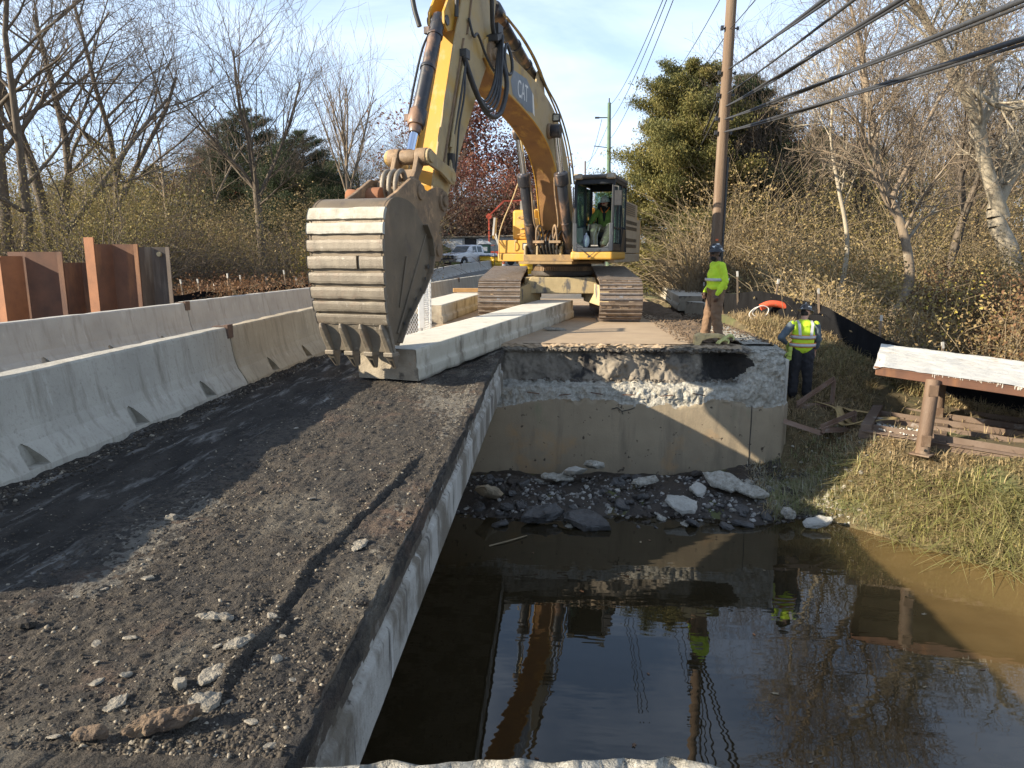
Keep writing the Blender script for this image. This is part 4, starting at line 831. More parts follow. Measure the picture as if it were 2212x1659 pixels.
# the side plates
SO = [(10.36, .56), (10.10, .86), (9.72, 1.16), (9.45, 1.42), (9.36, 1.66), (9.42, 1.90), (9.58, 2.08), (9.80, 2.26)]
for s in (-1, 1):
    V = MB(UP); pl = BP+SO; nn = len(pl)
    o0 = [(s*(W+.004)*float(1-.06*sstep(1.5, .6, p[1])), *p) for p in pl]; o1 = [(q[0]-s*.04, q[1], q[2]) for q in o0]
    V.add(o0+o1, [tuple(range(nn)), tuple(range(2*nn-1, nn-1, -1))]+[(i, (i+1) % nn, nn+(i+1) % nn, nn+i) for i in range(nn)])
    # reinforced cutting edge strip along the opening and a diagonal weld seam
    for i in range(len(SO)-2):
        a, b = SO[i], SO[i+1]; f_ = float(1-.06*sstep(1.5, .6, a[1])); V.bar((s*(W+.012)*f_, a[0]+.05, a[1]+.04), (s*(W+.012)*f_, b[0]+.05, b[1]+.04), .024, .13, up=(1, 0, 0))
    V.bar((s*(W+.006), 9.55, 2.0), (s*(W-.01), 10.42, .72), .03, .022, up=(1, 0, 0)); V.bar((s*(W+.006), 10.15, 1.7), (s*(W-.01), 10.35, 1.05), .02, .016, up=(1, 0, 0))
    sd = V.build('side_plate', m_bucket, bk, bevel=.005)
    V = MB(UP)
    for i, (a, b) in enumerate(((10.22, .80), (10.05, .97), (9.90, 1.10), (9.76, 1.22), (9.62, 1.36), (9.52, 1.52))):
        f_ = float(1-.06*sstep(1.5, .6, b)); V.cyl((s*(W+.03)*f_, a+.03, b+.04), (s*(W+.034)*f_, a+.03, b+.04), .022 if i < 5 else .035, n=12)
    V.build('bolt_holes', m_black, sd)
# wear straps across the back
cum = [0]
for i in range(1, k): cum.append(cum[-1]+math.dist(BP[i], BP[i-1]))
def at_s(s_):
    s_ = min(max(s_, 0), cum[-1]); i = max(j for j in range(k) if cum[j] <= s_+1e-9); i = min(i, k-2); t = (s_-cum[i])/max(1e-6, cum[i+1]-cum[i])
    return (BP[i][0]*(1-t)+BP[i+1][0]*t, BP[i][1]*(1-t)+BP[i+1][1]*t)
def s_of_z(z):
    for i in range(k-1, 0, -1):
        if BP[i][1] <= z <= BP[i-1][1]: return cum[i]-(z-BP[i][1])/max(1e-6, BP[i-1][1]-BP[i][1])*(cum[i]-cum[i-1])
    return 0
bands = [(2.27, 2.14, 1), (2.10, 1.97, 1), (1.90, 1.76, 0), (1.70, 1.55, 0), (1.50, 1.365, 0), (1.32, 1.18, 0), (1.145, 1.02, 0), (.985, .86, 0)]
rg = random.Random(3)
for bi, (z1, z0, wh) in enumerate(bands):
    sa, sb = s_of_z(z1), s_of_z(z0); prof = []
    for j in range(5): prof.append(at_s(sa+(sb-sa)*j/4))
    po_ = offp(prof, .048 if wh == 0 else .044); V = MB(UP); nX = 40
    spans = [(-W-.012, W+.012)] if bi != 3 else [(-W-.012, -.20), (-.17, W+.012)]
    for xa, xb in spans:
        vs = []; nn = len(prof)
        for ix in range(nX+1):
            x = xa+(xb-xa)*ix/nX; f_ = float(1-.06*sstep(1.5, .6, z0)); e = .010*float(fbm(x*5, bi*3., 0, 3, 5)); e2 = .008*float(fbm(x*11, bi*5., 0, 3, 15))
            for j, q in enumerate(po_): vs.append((x*f_, q[0]+(.008*abs(e2)*10*(0)) + (-.006 if j in (0, 4) else 0)+e2*.4, q[1]+(e if j == 0 else (-e2 if j == 4 else 0))))
            for j, q in enumerate(prof[::-1]): vs.append((x*f_, q[0]-.004, q[1]))
        m_ = 2*nn; fs = []
        for ix in range(nX):
            for j in range(m_): fs.append((ix*m_+j, ix*m_+(j+1) % m_, (ix+1)*m_+(j+1) % m_, (ix+1)*m_+j))
        V.add(vs, fs); V.add(vs[:m_], [tuple(range(m_))]); V.add(vs[-m_:], [tuple(range(m_-1, -1, -1))])
    V.build('wear_strap', m_strapw if wh else m_strapm, bk, bevel=.006)
# lip plate and teeth
V = MB(UP); a, b = at_s(s_of_z(.84)), (10.445, .49); f_ = .95
V.hexa([(-W*f_, b[0], b[1]), (W*f_, b[0], b[1]), (W*f_, b[0]+.055, b[1]-.01), (-W*f_, b[0]+.055, b[1]-.01), (-W*f_-.01, a[0]-.03, a[1]), (W*f_+.01, a[0]-.03, a[1]), (W*f_+.01, a[0]+.035, a[1]), (-W*f_-.01, a[0]+.035, a[1])])
V.build('lip_plate', m_strapm, bk, bevel=.008)
for i in range(4):
    x = (-.432+i*.288); tt = MB(UP)
    # adapter nose: long shank lying on the lip, then a separate wedge tip
    P_ = [(10.735, .86, .022), (10.73, .80, .040), (10.69, .72, .050), (10.635, .63, .056), (10.575, .54, .060), (10.54, .47, .062)]
    for k_ in range(len(P_)-1):
        (a0, b0, r0), (a1, b1, r1) = P_[k_], P_[k_+1]
        tt.hexa([(x-r1, a1-.13, b1), (x+r1, a1-.13, b1), (x+r1*.72, a1, b1), (x-r1*.72, a1, b1), (x-r0, a0-.13, b0), (x+r0, a0-.13, b0), (x+r0*.72, a0, b0), (x-r0*.72, a0, b0)])
    ad = tt.build('tooth_adapter', m_strapm, bk, bevel=.016, seg=3)
    t2 = MB(UP)
    t2.hexa([(x-.078, 10.37, .43), (x+.078, 10.37, .43), (x+.066, 10.555, .425), (x-.066, 10.555, .425), (x-.074, 10.40, .485), (x+.074, 10.40, .485), (x+.066, 10.56, .485), (x-.066, 10.56, .485)])
    t2.hexa([(x-.030, 10.35, .255), (x+.030, 10.35, .255), (x+.026, 10.385, .25), (x-.026, 10.385, .25), (x-.066, 10.385, .432), (x+.066, 10.385, .432), (x+.056, 10.535, .428), (x-.056, 10.535, .428)])
    t2.build('tooth_tip', m_strapm, ad, bevel=.010); t3 = MB(UP); t3.hexa([(x-.012, 10.392, .27), (x+.012, 10.392, .27), (x+.012, 10.402, .27), (x-.012, 10.402, .27), (x-.020, 10.478, .37), (x+.020, 10.478, .37), (x+.020, 10.488, .37), (x-.020, 10.488, .37)]); t3.build('tip_groove', m_black, ad)
# ears on top of the bucket holding the coupler pins
for s in (-1, 1):
    V = MB(UP); V.prism([(10.30, 2.40), (10.0, 2.52), (9.55, 2.74), (9.28, 2.74), (9.10, 2.58), (9.10, 2.40), (8.98, 2.20), (8.60, 1.98), (8.52, 1.75), (8.64, 1.62), (8.86, 1.62), (9.30, 1.78), (9.40, 1.66), (9.6, 2.1), (9.82, 2.28)], s*.305-.028, s*.305+.028, yz)
    V.cyl((s*.30, 9.28, 2.58), (s*.36, 9.28, 2.58), .11); V.cyl((s*.30, 8.70, 1.78), (s*.36, 8.70, 1.78), .09); V.build('bucket_ear', m_pin, bk, bevel=.01)
V = MB(UP); V.cyl((.08, 9.62, 2.50), (.44, 9.62, 2.50), .13); V.cyl((.46, 9.62, 2.50), (.60, 9.62, 2.50), .10, .12); V.build('pin_sleeve', m_rust_lt, bk, bevel=.01)
# ---- stick cylinder above the boom
s0, s1 = Vector((0, 2.75, 5.55)), Vector((0, 5.35, 6.18)); sd_ = (s1-s0).normalized()
V = MB(UP); V.tube([s0, s0+sd_*2.35], [.12, .12], 24); V.tube([s0+sd_*2.35, s0+sd_*2.38, s0+sd_*2.65, s0+sd_*2.7], [.13, .165, .165, .13], 24); V.cyl(s0+Vector((-.2, 0, 0)), s0+Vector((.2, 0, 0)), .09)
for t in (.5, 1.3, 2.1): V.tube([s0+sd_*t, s0+sd_*(t+.07)], [.14, .14], 20)
sc = V.build('stick_cylinder', m_cyl, ex, bevel=.005); MB(UP).cyl(s0+sd_*2.65, Vector((0, 6.0, 7.05)) if False else s0+sd_*3.7, .075).build('rod', m_chrome, sc)
for s in (-1, 1): MB(UP).prism([(2.3, 5.0), (3.2, 5.2), (2.95, 5.62), (2.75, 5.70), (2.6, 5.62)], s*.16-.02, s*.16+.02, yz).build('cylinder_lug', m_yel_dirty, sc, bevel=.005)
V = MB(UP)
for x, dz in ((-.20, .02), (-.26, -.04), (.2, .02)):
    V.tube(smooth_path([(x, 5.3, 6.05+dz), (x, 4.3, 5.95+dz), (x, 3.4, 5.75+dz), (x, 2.6, 5.42+dz), (x*1.1, 1.8, 5.12), (x*1.2, 1.1, 4.72), (x*1.3, .55, 4.15), (x*1.35, .2, 3.5)], 5), .022, 8)
V.build('steel_lines', mat('oil_line_yellow', (.42, .30, .12), (.12, .1, .08), .6, 6), sc)
# ---- boom cylinders
for s in (-1, 1):
    x = s*.47; f0, f1 = Vector((x, 1.12, 1.78)), Vector((x*.95, 2.42, 4.45)); fd = (f1-f0).normalized(); L_ = (f1-f0).length
    V = MB(UP); V.tube([f0, f0+fd*1.72], [.125, .125], 24); V.tube([f0+fd*1.72, f0+fd*1.75, f0+fd*2.0, f0+fd*2.03], [.13, .165, .165, .12], 24); V.tube([f0-fd*.1, f0+fd*.12], [.13, .13], 16); V.cyl(f0+Vector((-.16, 0, 0)), f0+Vector((.16, 0, 0)), .08); V.tube([f0+fd*.75, f0+fd*.80], [.14, .14], 20)
    o = V.build('boom_cylinder', m_cyl, ex, bevel=.005); MB(UP).cyl(f0+fd*2.0, f1, .078, n=20).build('rod', m_chrome, o); MB(UP).cyl(f1+Vector((-.10, 0, 0)), f1+Vector((.10, 0, 0)), .15).build('rod_eye', m_cyl, o, bevel=.005)
    V = MB(UP); V.tube(smooth_path([f0+fd*1.9+Vector((-s*.15, .05, 0)), f0+fd*1.5+Vector((-s*.17, .08, 0)), f0+fd*.8+Vector((-s*.16, .12, 0)), f0+fd*.55+Vector((-s*.24, .12, 0)), (x-s*.30, 1.45, 2.10), (x-s*.28, 1.35, 1.9)], 5), .024, 8)
    V.tube(smooth_path([(x-s*.20, 1.50, 1.95), (x-s*.22, 1.56, 2.30), (x-s*.28, 1.50, 2.42), (x-s*.34, 1.42, 2.25), (x-s*.34, 1.35, 1.85)], 5), .028, 8); V.box((x-s*.26, 1.50, 2.03), (.28, .10, .06)); V.build('cylinder_pipes', m_pin, o)
# ---- hoses around boom tip and stick
def hose(pts, r=.032, k=6): V.tube(smooth_path(pts, k), r, 10)
V = MB(UP)
hose([(-.20, 7.15, 6.15), (-.36, 7.25, 6.65), (-.40, 6.95, 6.75), (-.42, 6.60, 6.1), (-.36, 6.35, 5.55), (-.36, 6.15, 5.35)], .038)
hose([(-.22, 7.62, 5.35), (-.26, 7.66, 5.75), (-.26, 7.50, 6.30), (-.22, 7.35, 6.6)], .034)
hose([(.22, 7.55, 5.9), (.30, 7.75, 6.02), (.36, 7.98, 5.82), (.32, 8.0, 5.45), (.24, 7.98, 5.15)], .038)
for j in range(4): hose([(-.33-.035*j, 6.05, 5.42+.02*j), (-.40-.03*j, 6.25, 5.0), (-.44-.03*j, 6.55, 4.55-.08*j), (-.42-.02*j, 6.95, 4.22-.05*j), (-.34, 7.25, 4.42), (-.30, 7.45, 4.75)], .026)
hose([(-.34, 6.0, 5.3), (-.50, 6.02, 4.7), (-.50, 6.35, 4.15), (-.46, 6.85, 4.02), (-.36, 7.2, 4.35), (-.28, 7.50, 4.82)], .045)
hose([(-.26, 7.2, 5.45), (-.3, 7.1, 5.2), (-.3, 6.9, 5.28), (-.33, 6.6, 5.02), (-.36, 6.3, 4.85)], .022)
hose([(-.3, 7.42, 4.8), (-.3, 7.7, 4.1), (-.27, 7.9, 3.6), (-.27, 8.0, 3.3)], .020); hose([(-.3, 7.46, 4.75), (-.33, 7.6, 4.2), (-.31, 7.78, 3.7), (-.3, 7.9, 3.1), (-.3, 8.02, 2.9)], .016)
for t in range(5): V.box((-.34, 6.10+.05*t, 5.46-.02*t), (.20, .05, .10))
V.box((-.28, 7.44, 4.84), (.12, .16, .14)); V.box((-.27, 8.02, 3.15), (.09, .10, .22)); V.box((-.18, 5.9, 5.62), (.34, .26, .18))
V.tube(smooth_path([(-.34, 5.55, 5.50), (-.40, 5.45, 5.25), (-.42, 5.5, 5.0), (-.40, 5.7, 4.95), (-.38, 5.78, 5.2), (-.36, 5.65, 5.45)], 5), .03, 8)
V.build('hoses', m_hose, ex)
V = MB(UP); V.tube(smooth_path([(-.27, 7.92, 3.55), (-.275, 8.0, 3.3), (-.28, 8.08, 2.98)], 3), .035, 10); V.tube([(-.275, 7.50, 4.65), (-.27, 8.04, 3.35)], .022, 8); V.tube([(-.255, 7.35, 4.60), (-.25, 7.90, 3.35)], .014, 8); V.build('steel_pipes', m_yel_dirty, stick)
# ---- house (upper structure)
V = MB(UP); V.b2((-1.42, -3.0, 1.56), (1.42, .50, 1.74)); V.b2((-.64, .50, 1.56), (.64, 1.40, 1.72)); V.b2((-.66, 1.0, 1.49), (.70, 1.60, 1.555)); V.b2((-1.2, .3, 1.49), (1.1, .6, 1.555)); V.build('main_deck', mat('greasy_deck_plate', (.30, .19, .07), (.20, .13, .06), .6, 3, 8, bump=.15, spots=[((.07, .05, .04), 3, .55, .7), ((.45, .30, .10), 2, .6, .75)]), ex, bevel=.01)
V = MB(UP)
for s in (-1, 1):
    for x in (s*.30, s*.62): V.prism([(-.5, 1.7), (1.35, 1.6), (1.35, 1.92), (1.12, 1.98), (.9, 2.15), (.6, 2.62), (.3, 2.66), (-.5, 2.2)], x-.025, x+.025, yz)
V.b2((-.3, .55, 1.7), (.3, .62, 2.35)); V.build('boom_foot_plates', m_yel_dirty, ex, bevel=.01)
V = MB(UP); V.cyl((-.12, 1.0, 1.95), (.16, 1.0, 1.95), .12); V.cyl((.02, .95, 1.8), (.25, .95, 1.8), .10); V.b2((-.24, .7, 1.6), (.24, 1.05, 1.85))
for i in range(6): V.tube(smooth_path([(-.22+.08*i, 1.15, 1.62), (-.24+.09*i, 1.42, 1.85), (-.26+.10*i, 1.45, 2.1), (-.26+.1*i, 1.1, 2.3), (-.2+.08*i, .7, 2.25)], 5), .026, 8)
V.build('swivel_hoses', m_hose, ex)
tb_ = MB(UP); tb_.b2((.66, -.55, 1.545), (1.56, .72, 1.745)); tb_.build('right_fascia', m_yel, ex, bevel=.02)
tb_ = MB(UP); tb_.b2((.66, -.5, 1.755), (1.54, .66, 2.09)); bx_ = tb_.build('toolbox', m_yel, ex, bevel=.02)
V = MB(UP); V.box((.80, .664, 1.93), (.20, .012, .18)); V.build('lamp_recess', m_black, bx_, bevel=.03)
V = MB(UP); V.box((.80, .672, 1.93), (.13, .012, .12)); V.build('lamp_glass', mat('headlamp', (.6, .58, .5), rough=.2), bx_, bevel=.02)
V = MB(UP); V.tube(smooth_path([(1.08, .665, 2.05), (1.08, .72, 2.02), (1.08, .72, 1.9), (1.10, .68, 1.82)], 4), .014, 8); V.box((1.08, .67, 2.07), (.05, .03, .06)); V.build('latch', m_yel_dirty, bx_)
tb_ = MB(UP); tb_.b2((.62, -1.6, 2.10), (1.28, .34, 2.88)); tk = tb_.build('fuel_tank', m_yel, ex, bevel=.07, seg=4)
V = MB(UP)
for z0 in (2.72, 2.28): V.tube(smooth_path([(.96, .34, z0), (.96, .40, z0-.02), (1.10, .40, z0-.04), (1.10, .34, z0-.05)], 3), .012, 8)
V.box((1.0, .36, 2.4), (.12, .03, .03)); V.build('step_brackets', m_yel_dirty, tk)
V = MB(UP); V.b2((-1.42, -3.0, 1.76), (1.42, -.35, 2.62)); V.b2((-.62, -2.9, 2.62), (1.25, -1.0, 2.98)); V.build('engine_hood', m_yel, ex, bevel=.04, seg=3)
V = MB(UP); V.prism([(-3.05, 1.5), (-3.65, 1.6), (-3.85, 2.0), (-3.8, 2.7), (-3.05, 2.85)], -1.5, 1.5, yz); V.build('counterweight', m_yel, ex, bevel=.05, seg=3)
V = MB(UP); V.cyl((.95, -.5, 2.9), (.95, -.5, 3.18), .045); V.box((1.02, .1, 3.0), (.20, .14, .24)); V.box((.98, -.05, 2.93), (.34, .2, .1)); V.box((1.02, .1, 3.2), (.1, .1, .16)); V.build('exhaust_and_box', mat('grey_steel_box', (.20, .20, .20), (.14, .13, .12), .6, 5), ex, bevel=.01)
MB(UP).b2((.60, -.2, 3.05), (.66, .1, 3.35)).build('yellow_marker', m_yel, ex, bevel=.01)
V = MB(UP); V.tube(smooth_path([(1.50, .76, 1.62), (1.50, .78, 2.15), (1.42, .70, 2.55), (1.22, .5, 3.15), (1.08, .30, 3.68), (1.0, .2, 3.80), (.96, .1, 3.68), (.96, .1, 3.0)], 5), .017, 8); V.build('handrail', m_yel_dirty, ex)
V = MB(UP); V.box((1.66, .66, 2.44), (.055, .14, .46), rot=(0, R(-6), 0)); V.tube([(1.62, .70, 2.26), (1.52, .76, 2.0)], .016, 8); V.tube([(1.66, .66, 2.2), (1.52, .76, 1.95)], .014, 8); V.build('mirror', mat('mirror_back', (.34, .33, .31), (.25, .24, .22), .5, 6), ex, bevel=.02)
# left side housing behind the cab, with louvres
V = MB(UP); V.b2((-1.60, -3.0, 1.76), (-1.42, -.16, 2.70)); V.b2((-1.56, -2.6, 2.70), (-1.42, -.2, 3.12)); V.b2((-1.60, -3.0, 1.52), (-1.42, 1.02, 1.745)); hs = V.build('left_housing', m_tan, ex, bevel=.015)
V = MB(UP)
for r_ in range(5):
    for c_ in range(14):
        if r_ == 2: continue
        V.box((-1.602, -.55-c_*.13, 1.95+r_*.155), (.012, .085, .09))
for r_ in range(6): V.box((-1.562, -1.2, 2.78+r_*.055), (.012, 1.9, .026))
V.build('louvres', m_black, hs)
# ---- cab
cx0, cx1, cy0, cy1, cz0, cz1 = -1.66, -.70, -.12, 1.70, 1.80, 3.50
V = MB(UP); V.b2((-1.66, -.12, 1.60), (-.64, 1.72, 1.795)); V.build('cab_skirt', m_yel, ex, bevel=.05, seg=3)
V = MB(UP); sec = .075
fp = [(cx0+.03, cy1-.02), (cx1-.03, cy1-.02), (cx0+.03, .62), (cx1-.03, .62), (cx0+.04, cy0+.04), (cx1-.04, cy0+.04)]
for i, (x, y) in enumerate(fp): V.bar((x, y, cz0), (x, y-(.12 if i < 2 else 0), cz1-.05), .075, .07, up=(0, 1, 0))
for x in (cx0+.03, cx1-.03): V.bar((x, cy1-.13, cz1-.07), (x, cy0+.04, cz1-.07), .07, .09)
V.bar((cx0, cy1-.13, cz1-.09), (cx1, cy1-.13, cz1-.09), .07, .12); V.bar((cx0, cy0+.04, cz1-.09), (cx1, cy0+.04, cz1-.09), .07, .2)
V.b2((cx0+.02, cy0, cz0+.0), (cx1-.02, cy1, cz0+.05)); V.b2((cx0, cy0, cz0), (cx0+.05, .62, 2.35)); V.b2((cx0, .62, cz0), (cx0+.05, cy1, 1.98)); V.b2((cx0, cy0, cz0), (cx1, cy0+.05, 2.5)); V.b2((cx1-.05, cy0, cz0), (cx1, .62, 2.45)); V.b2((cx1-.05, .62, cz0), (cx1, cy1-.02, 1.92))
V.bar((cx0+.03, .66, 2.35), (cx0+.03, cy1-.06, 2.35), .05, .05)
cb_ = V.build('cab_frame', m_cabp, ex, bevel=.018, seg=3)
V = MB(UP); V.b2((cx0-.01, cy0-.02, cz1-.02), (cx1+.01, cy1-.05, cz1+.07)); V.b2((cx0+.1, cy1-.12, cz1-.005), (cx1-.1, cy1+.02, cz1+.05)); V.build('cab_roof', mat('cab_roof_paint', (.045, .047, .05), (.12, .11, .10), .6, 4), cb_, bevel=.03, seg=3)
# front lower frame in grey, rounded opening
V = MB(UP); V.b2((cx0, cy1-.02, cz0), (cx0+.09, cy1+.02, 2.45)); V.b2((cx1-.09, cy1-.02, cz0), (cx1, cy1+.02, 2.45)); V.b2((cx0+.09, cy1-.015, cz0), (cx1-.09, cy1+.02, cz0+.08))
for s, x in ((1, cx0+.09), (-1, cx1-.09)): V.prism([(x, cz0+.08), (x+s*.16, cz0+.08), (x+s*.05, cz0+.13), (x, cz0+.24)], cy1-.01, cy1+.018, lambda h, a, b: (a, h, b))
V.build('front_sill', m_cabgrey, cb_, bevel=.012)
for x in (cx0+.08, cx1-.10):
    V = MB(UP); V.box((x, cy1-.02, cz1+.02), (.21, .13, .13)); l_ = V.build('cab_light', m_tan, cb_, bevel=.03, seg=3); MB(UP).box((x, cy1+.05, cz1+.015), (.15, .02, .085)).build('lens', mat('cab_lens', (.30, .28, .24), rough=.25), l_, bevel=.01)
V = MB(UP)
V.b2((cx1-.035, .68, 1.98), (cx1-.028, cy1-.1, 3.38)); V.b2((cx0+.2, cy0+.02, 2.52), (cx1-.14, cy0+.03, 3.30)); V.b2((cx0+.028, cy0+.10, 2.40), (cx0+.035, .58, 3.36)); V.b2((cx0+.028, .68, 2.0), (cx0+.035, cy1-.1, 3.36)); V.b2((cx1-.035, cy0+.10, 2.5), (cx1-.028, .58, 3.36))
V.build('window_glass', m_glass, cb_)
V = MB(UP); V.tube(smooth_path([(cx0-.03, cy1-.2, 2.1), (cx0-.05, cy1-.2, 2.6), (cx0-.05, cy1-.2, 3.2)], 4), .014, 8); V.tube(smooth_path([(cx0-.02, .75, 1.9), (cx0-.06, .75, 2.4), (cx0-.02, .75, 2.9)], 4), .013, 8); V.tube([(cx0+.02, 1.25, 2.0), (cx0+.02, 1.3, 3.35)], .012, 8); V.tube([(cx0+.02, 1.0, 2.0), (cx0+.02, .95, 3.35)], .014, 8)
V.build('grab_rails', m_cabp, cb_); MB(UP).tube([(cx1+.02, cy1-.05, 1.95), (cx1+.03, cy1-.1, 3.3)], .014, 8).build('grab_rail', m_cabp, cb_)
V = MB(UP); V.box((cx0-.10, cy1-.02, 3.02), (.16, .05, .34)); V.tube([(cx0+.02, cy1-.1, 3.3), (cx0-.1, cy1-.04, 3.28), (cx0-.1, cy1-.03, 3.1)], .012, 8); V.build('cab_mirror', m_black, cb_, bevel=.02)
V = MB(UP); V.tube([(cx1-.18, cy1+.05, 1.86), (cx1-.42, cy1+.07, 1.68)], .008, 6); V.tube([(cx0+.32, cy1+.05, 1.86), (cx0+.56, cy1+.07, 1.66)], .008, 6); V.box((cx1-.42, cy1+.07, 1.675), (.05, .02, .03)); V.box((cx0+.56, cy1+.07, 1.665), (.05, .02, .03)); V.build('wiper_arms', m_black, cb_)
# seat, consoles, pedals
V = MB(UP); sx = -1.20; V.box((sx, .42, 2.20), (.52, .50, .14)); V.box((sx, .14, 2.62), (.50, .13, .80), rot=(R(8), 0, 0)); V.box((sx, .12, 3.06), (.26, .10, .18)); V.b2((sx-.2, .2, 1.85), (sx+.2, .6, 2.12)); V.build('seat', mat('seat_fabric', (.03, .03, .032), rough=.9), cb_, bevel=.04, seg=3)
V = MB(UP); V.box((-.82, .95, 2.10), (.13, .55, .46)); V.box((-.80, 1.25, 2.12), (.16, .30, .50), rot=(R(-8), 0, 0)); V.cyl((-.80, 1.41, 2.05), (-.80, 1.42, 2.05), .05); V.build('console', mat('console_plastic', (.075, .085, .10), (.06, .07, .08), .6, 8), cb_, bevel=.03, seg=3)
V = MB(UP)
for x in (-1.14, -1.22): V.tube([(x, 1.36, 1.86), (x+.02, 1.30, 2.16), (x-.02, 1.16, 2.38)], .012, 8); V.box((x, 1.42, 1.90), (.09, .2, .03), rot=(R(20), 0, 0))
V.tube([(-.90, .95, 2.3), (-.92, 1.0, 2.46)], .02, 8); V.tube([(-1.50, .78, 2.3), (-1.50, .82, 2.46)], .02, 8); V.build('levers', mat('lever_steel', (.3, .28, .25), rough=.4), cb_)
V = MB(UP); V.ball((-.93, 1.30, 2.04), (.09, .07, .17), 12); V.ball((-.93, 1.30, 2.20), (.03, .03, .05), 8); V.build('hanging_plastic_bag', mat('plastic_bag', (.50, .53, .62), (.4, .43, .5), .35, 14, bump=.6, bscale=14), cb_, remesh=.012, smooth_it=2)
# ---- undercarriage (square to the road)
V = MB(UN); V.cyl((0, 0, 1.42), (0, 0, 1.55), .78, n=40); V.cyl((0, 0, 1.18), (0, 0, 1.30), .82, n=40)
sw = V.build('swing_bearing', m_mud, ex, bevel=.008)
V = MB(UN)
for i in range(90):
    a = 2*math.pi*i/90; V.box((.76*math.cos(a), .76*math.sin(a), 1.36), (.05, .028, .11), rot=(0, 0, a))
V.cyl((0, 0, 1.30), (0, 0, 1.42), .735, n=40); V.build('ring_gear', m_pin, sw)
V = MB(UN); V.b2((-.95, -.95, .74), (.95, .95, 1.15)); V.prism([(-.98, .80), (-.80, 1.16), (.80, 1.16), (.98, .84), (.98, .76), (-.98, .76)], .95, 1.22, lambda h, a, b: (a, h, b))
for sx_ in (-1, 1):
    for sy in (-1, 1):
        V.hexa([(sx_*.55, sy*.75, .55), (sx_*.75, sy*.45, .55), (sx_*1.15, sy*1.55, .42), (sx_*1.12, sy*1.85, .42), (sx_*.55, sy*.75, 1.10), (sx_*.75, sy*.45, 1.10), (sx_*1.15, sy*1.55, .90), (sx_*1.12, sy*1.85, .90)])
V.build('carbody', m_muddy, ex, bevel=.02)
RT, CL, RF, RR = .50, 4.10, .45, .565; ZB = .15+.05; TZ = ZB+RF; TZR = ZB+RR
LP = [(-CL/2, ZB+2*RR), (CL/2, ZB+2*RF)]+[(CL/2+RF*math.sin(a), TZ+RF*math.cos(a)) for a in np.linspace(.05, math.pi, 24)]+[(-CL/2, ZB)]+[(-CL/2-RR*math.sin(a), TZR-RR*math.cos(a)) for a in np.linspace(.05, math.pi, 24)]
LC = [0.]
for i in range(1, len(LP)): LC.append(LC[-1]+math.dist(LP[i], LP[i-1]))
PER = LC[-1]
def loop(s_):   # position and slope along the track loop (u forward, z)
    s_ %= PER; i = min(len(LP)-2, max(j for j in range(len(LC)) if LC[j] <= s_)); t = (s_-LC[i])/max(1e-6, LC[i+1]-LC[i]); a, b = LP[i], LP[i+1]
    return (a[0]+(b[0]-a[0])*t, a[1]+(b[1]-a[1])*t, math.atan2(b[1]-a[1], b[0]-a[0]))
nsh = 52; pit = PER/nsh
for side, cxw in ((1, -1.295), (-1, 1.555)):     # world x of track centres
    xl = -(cxw-PX); V = MB(UN); G = MB(UN); MD = MB(UN); hw = .50
    rgt = random.Random(side+4)
    for i in range(nsh):
        u, z, a = loop(i*pit+pit/2+.06*(side > 0)); M = Matrix.Translation((xl, u, z)) @ Matrix.Rotation(a, 4, 'X')
        sg = .006*math.sin(i*2.1) if abs(a) < .01 else 0; M = M @ Matrix.Translation((0, 0, sg))
        def B(mb, c, d): mb.hexa([M @ Vector((c[0]+sx_*d[0]/2, c[1]+sy*d[1]/2, c[2]+sz*d[2]/2)) for sz in (-1, 1) for sx_, sy in ((-1, -1), (1, -1), (1, 1), (-1, 1))])
        B(V, (0, 0, .010), (hw*2, pit*.97, .018))
        for g in (-.27, .27): B(V, (0, g*pit, .036), (hw*2-.01, .026, .042)); B(G, (0, g*pit, .058), (hw*2-.03, .020, .005))
        for mx_ in range(5 if rgt.random() < .7 else 0): B(MD, (rgt.uniform(-.42, .42), rgt.uniform(-.05, .05), .024), (rgt.uniform(.05, .2), rgt.uniform(.04, .09), rgt.uniform(.02, .045)))
        for sx2 in (-.11, .11): B(V, (sx2, 0, -.05), (.05, pit*.9, .10))
        for bx2 in (-.14, .14):
            for by in (-.035, .035): B(V, (bx2, by, .026), (.022, .022, .02))
        if i % 1 == 0: B(G, (0, .0, .0205), (.09, .05, .003))
    tr = V.build('track', m_track, ex); G.build('grouser_edges', m_shine, tr); tag(MD.build('packed_mud', m_mudp, tr, bevel=.012), kind='stuff')
    V = MB(UN); V.b2((xl-.26, -1.9, .40), (xl+.26, 1.75, .88)); V.prism([(-1.9, .88), (1.4, .88), (1.2, .96), (-1.6, 1.0)], xl-.18, xl+.18, yz); V.build('track_frame', m_muddy, tr, bevel=.02)
    V = MB(UN); V.cyl((xl-.09, CL/2, TZ), (xl+.09, CL/2, TZ), .36, n=28); V.cyl((xl-.22, CL/2, TZ), (xl+.22, CL/2, TZ), .14)
    for k_ in range(7): V.cyl((xl-.2, -1.5+k_*.5, .34), (xl+.2, -1.5+k_*.5, .34), .12, n=16)
    V.build('idler_and_rollers', m_pin, tr, bevel=.01)
    V = MB(UN); V.cyl((xl-.08, -CL/2, TZR), (xl+.08, -CL/2, TZR), .46, n=21); V.cyl((xl-.30, -CL/2, TZR), (xl+.30, -CL/2, TZR), .22, n=20); V.build('sprocket', m_pin, tr)
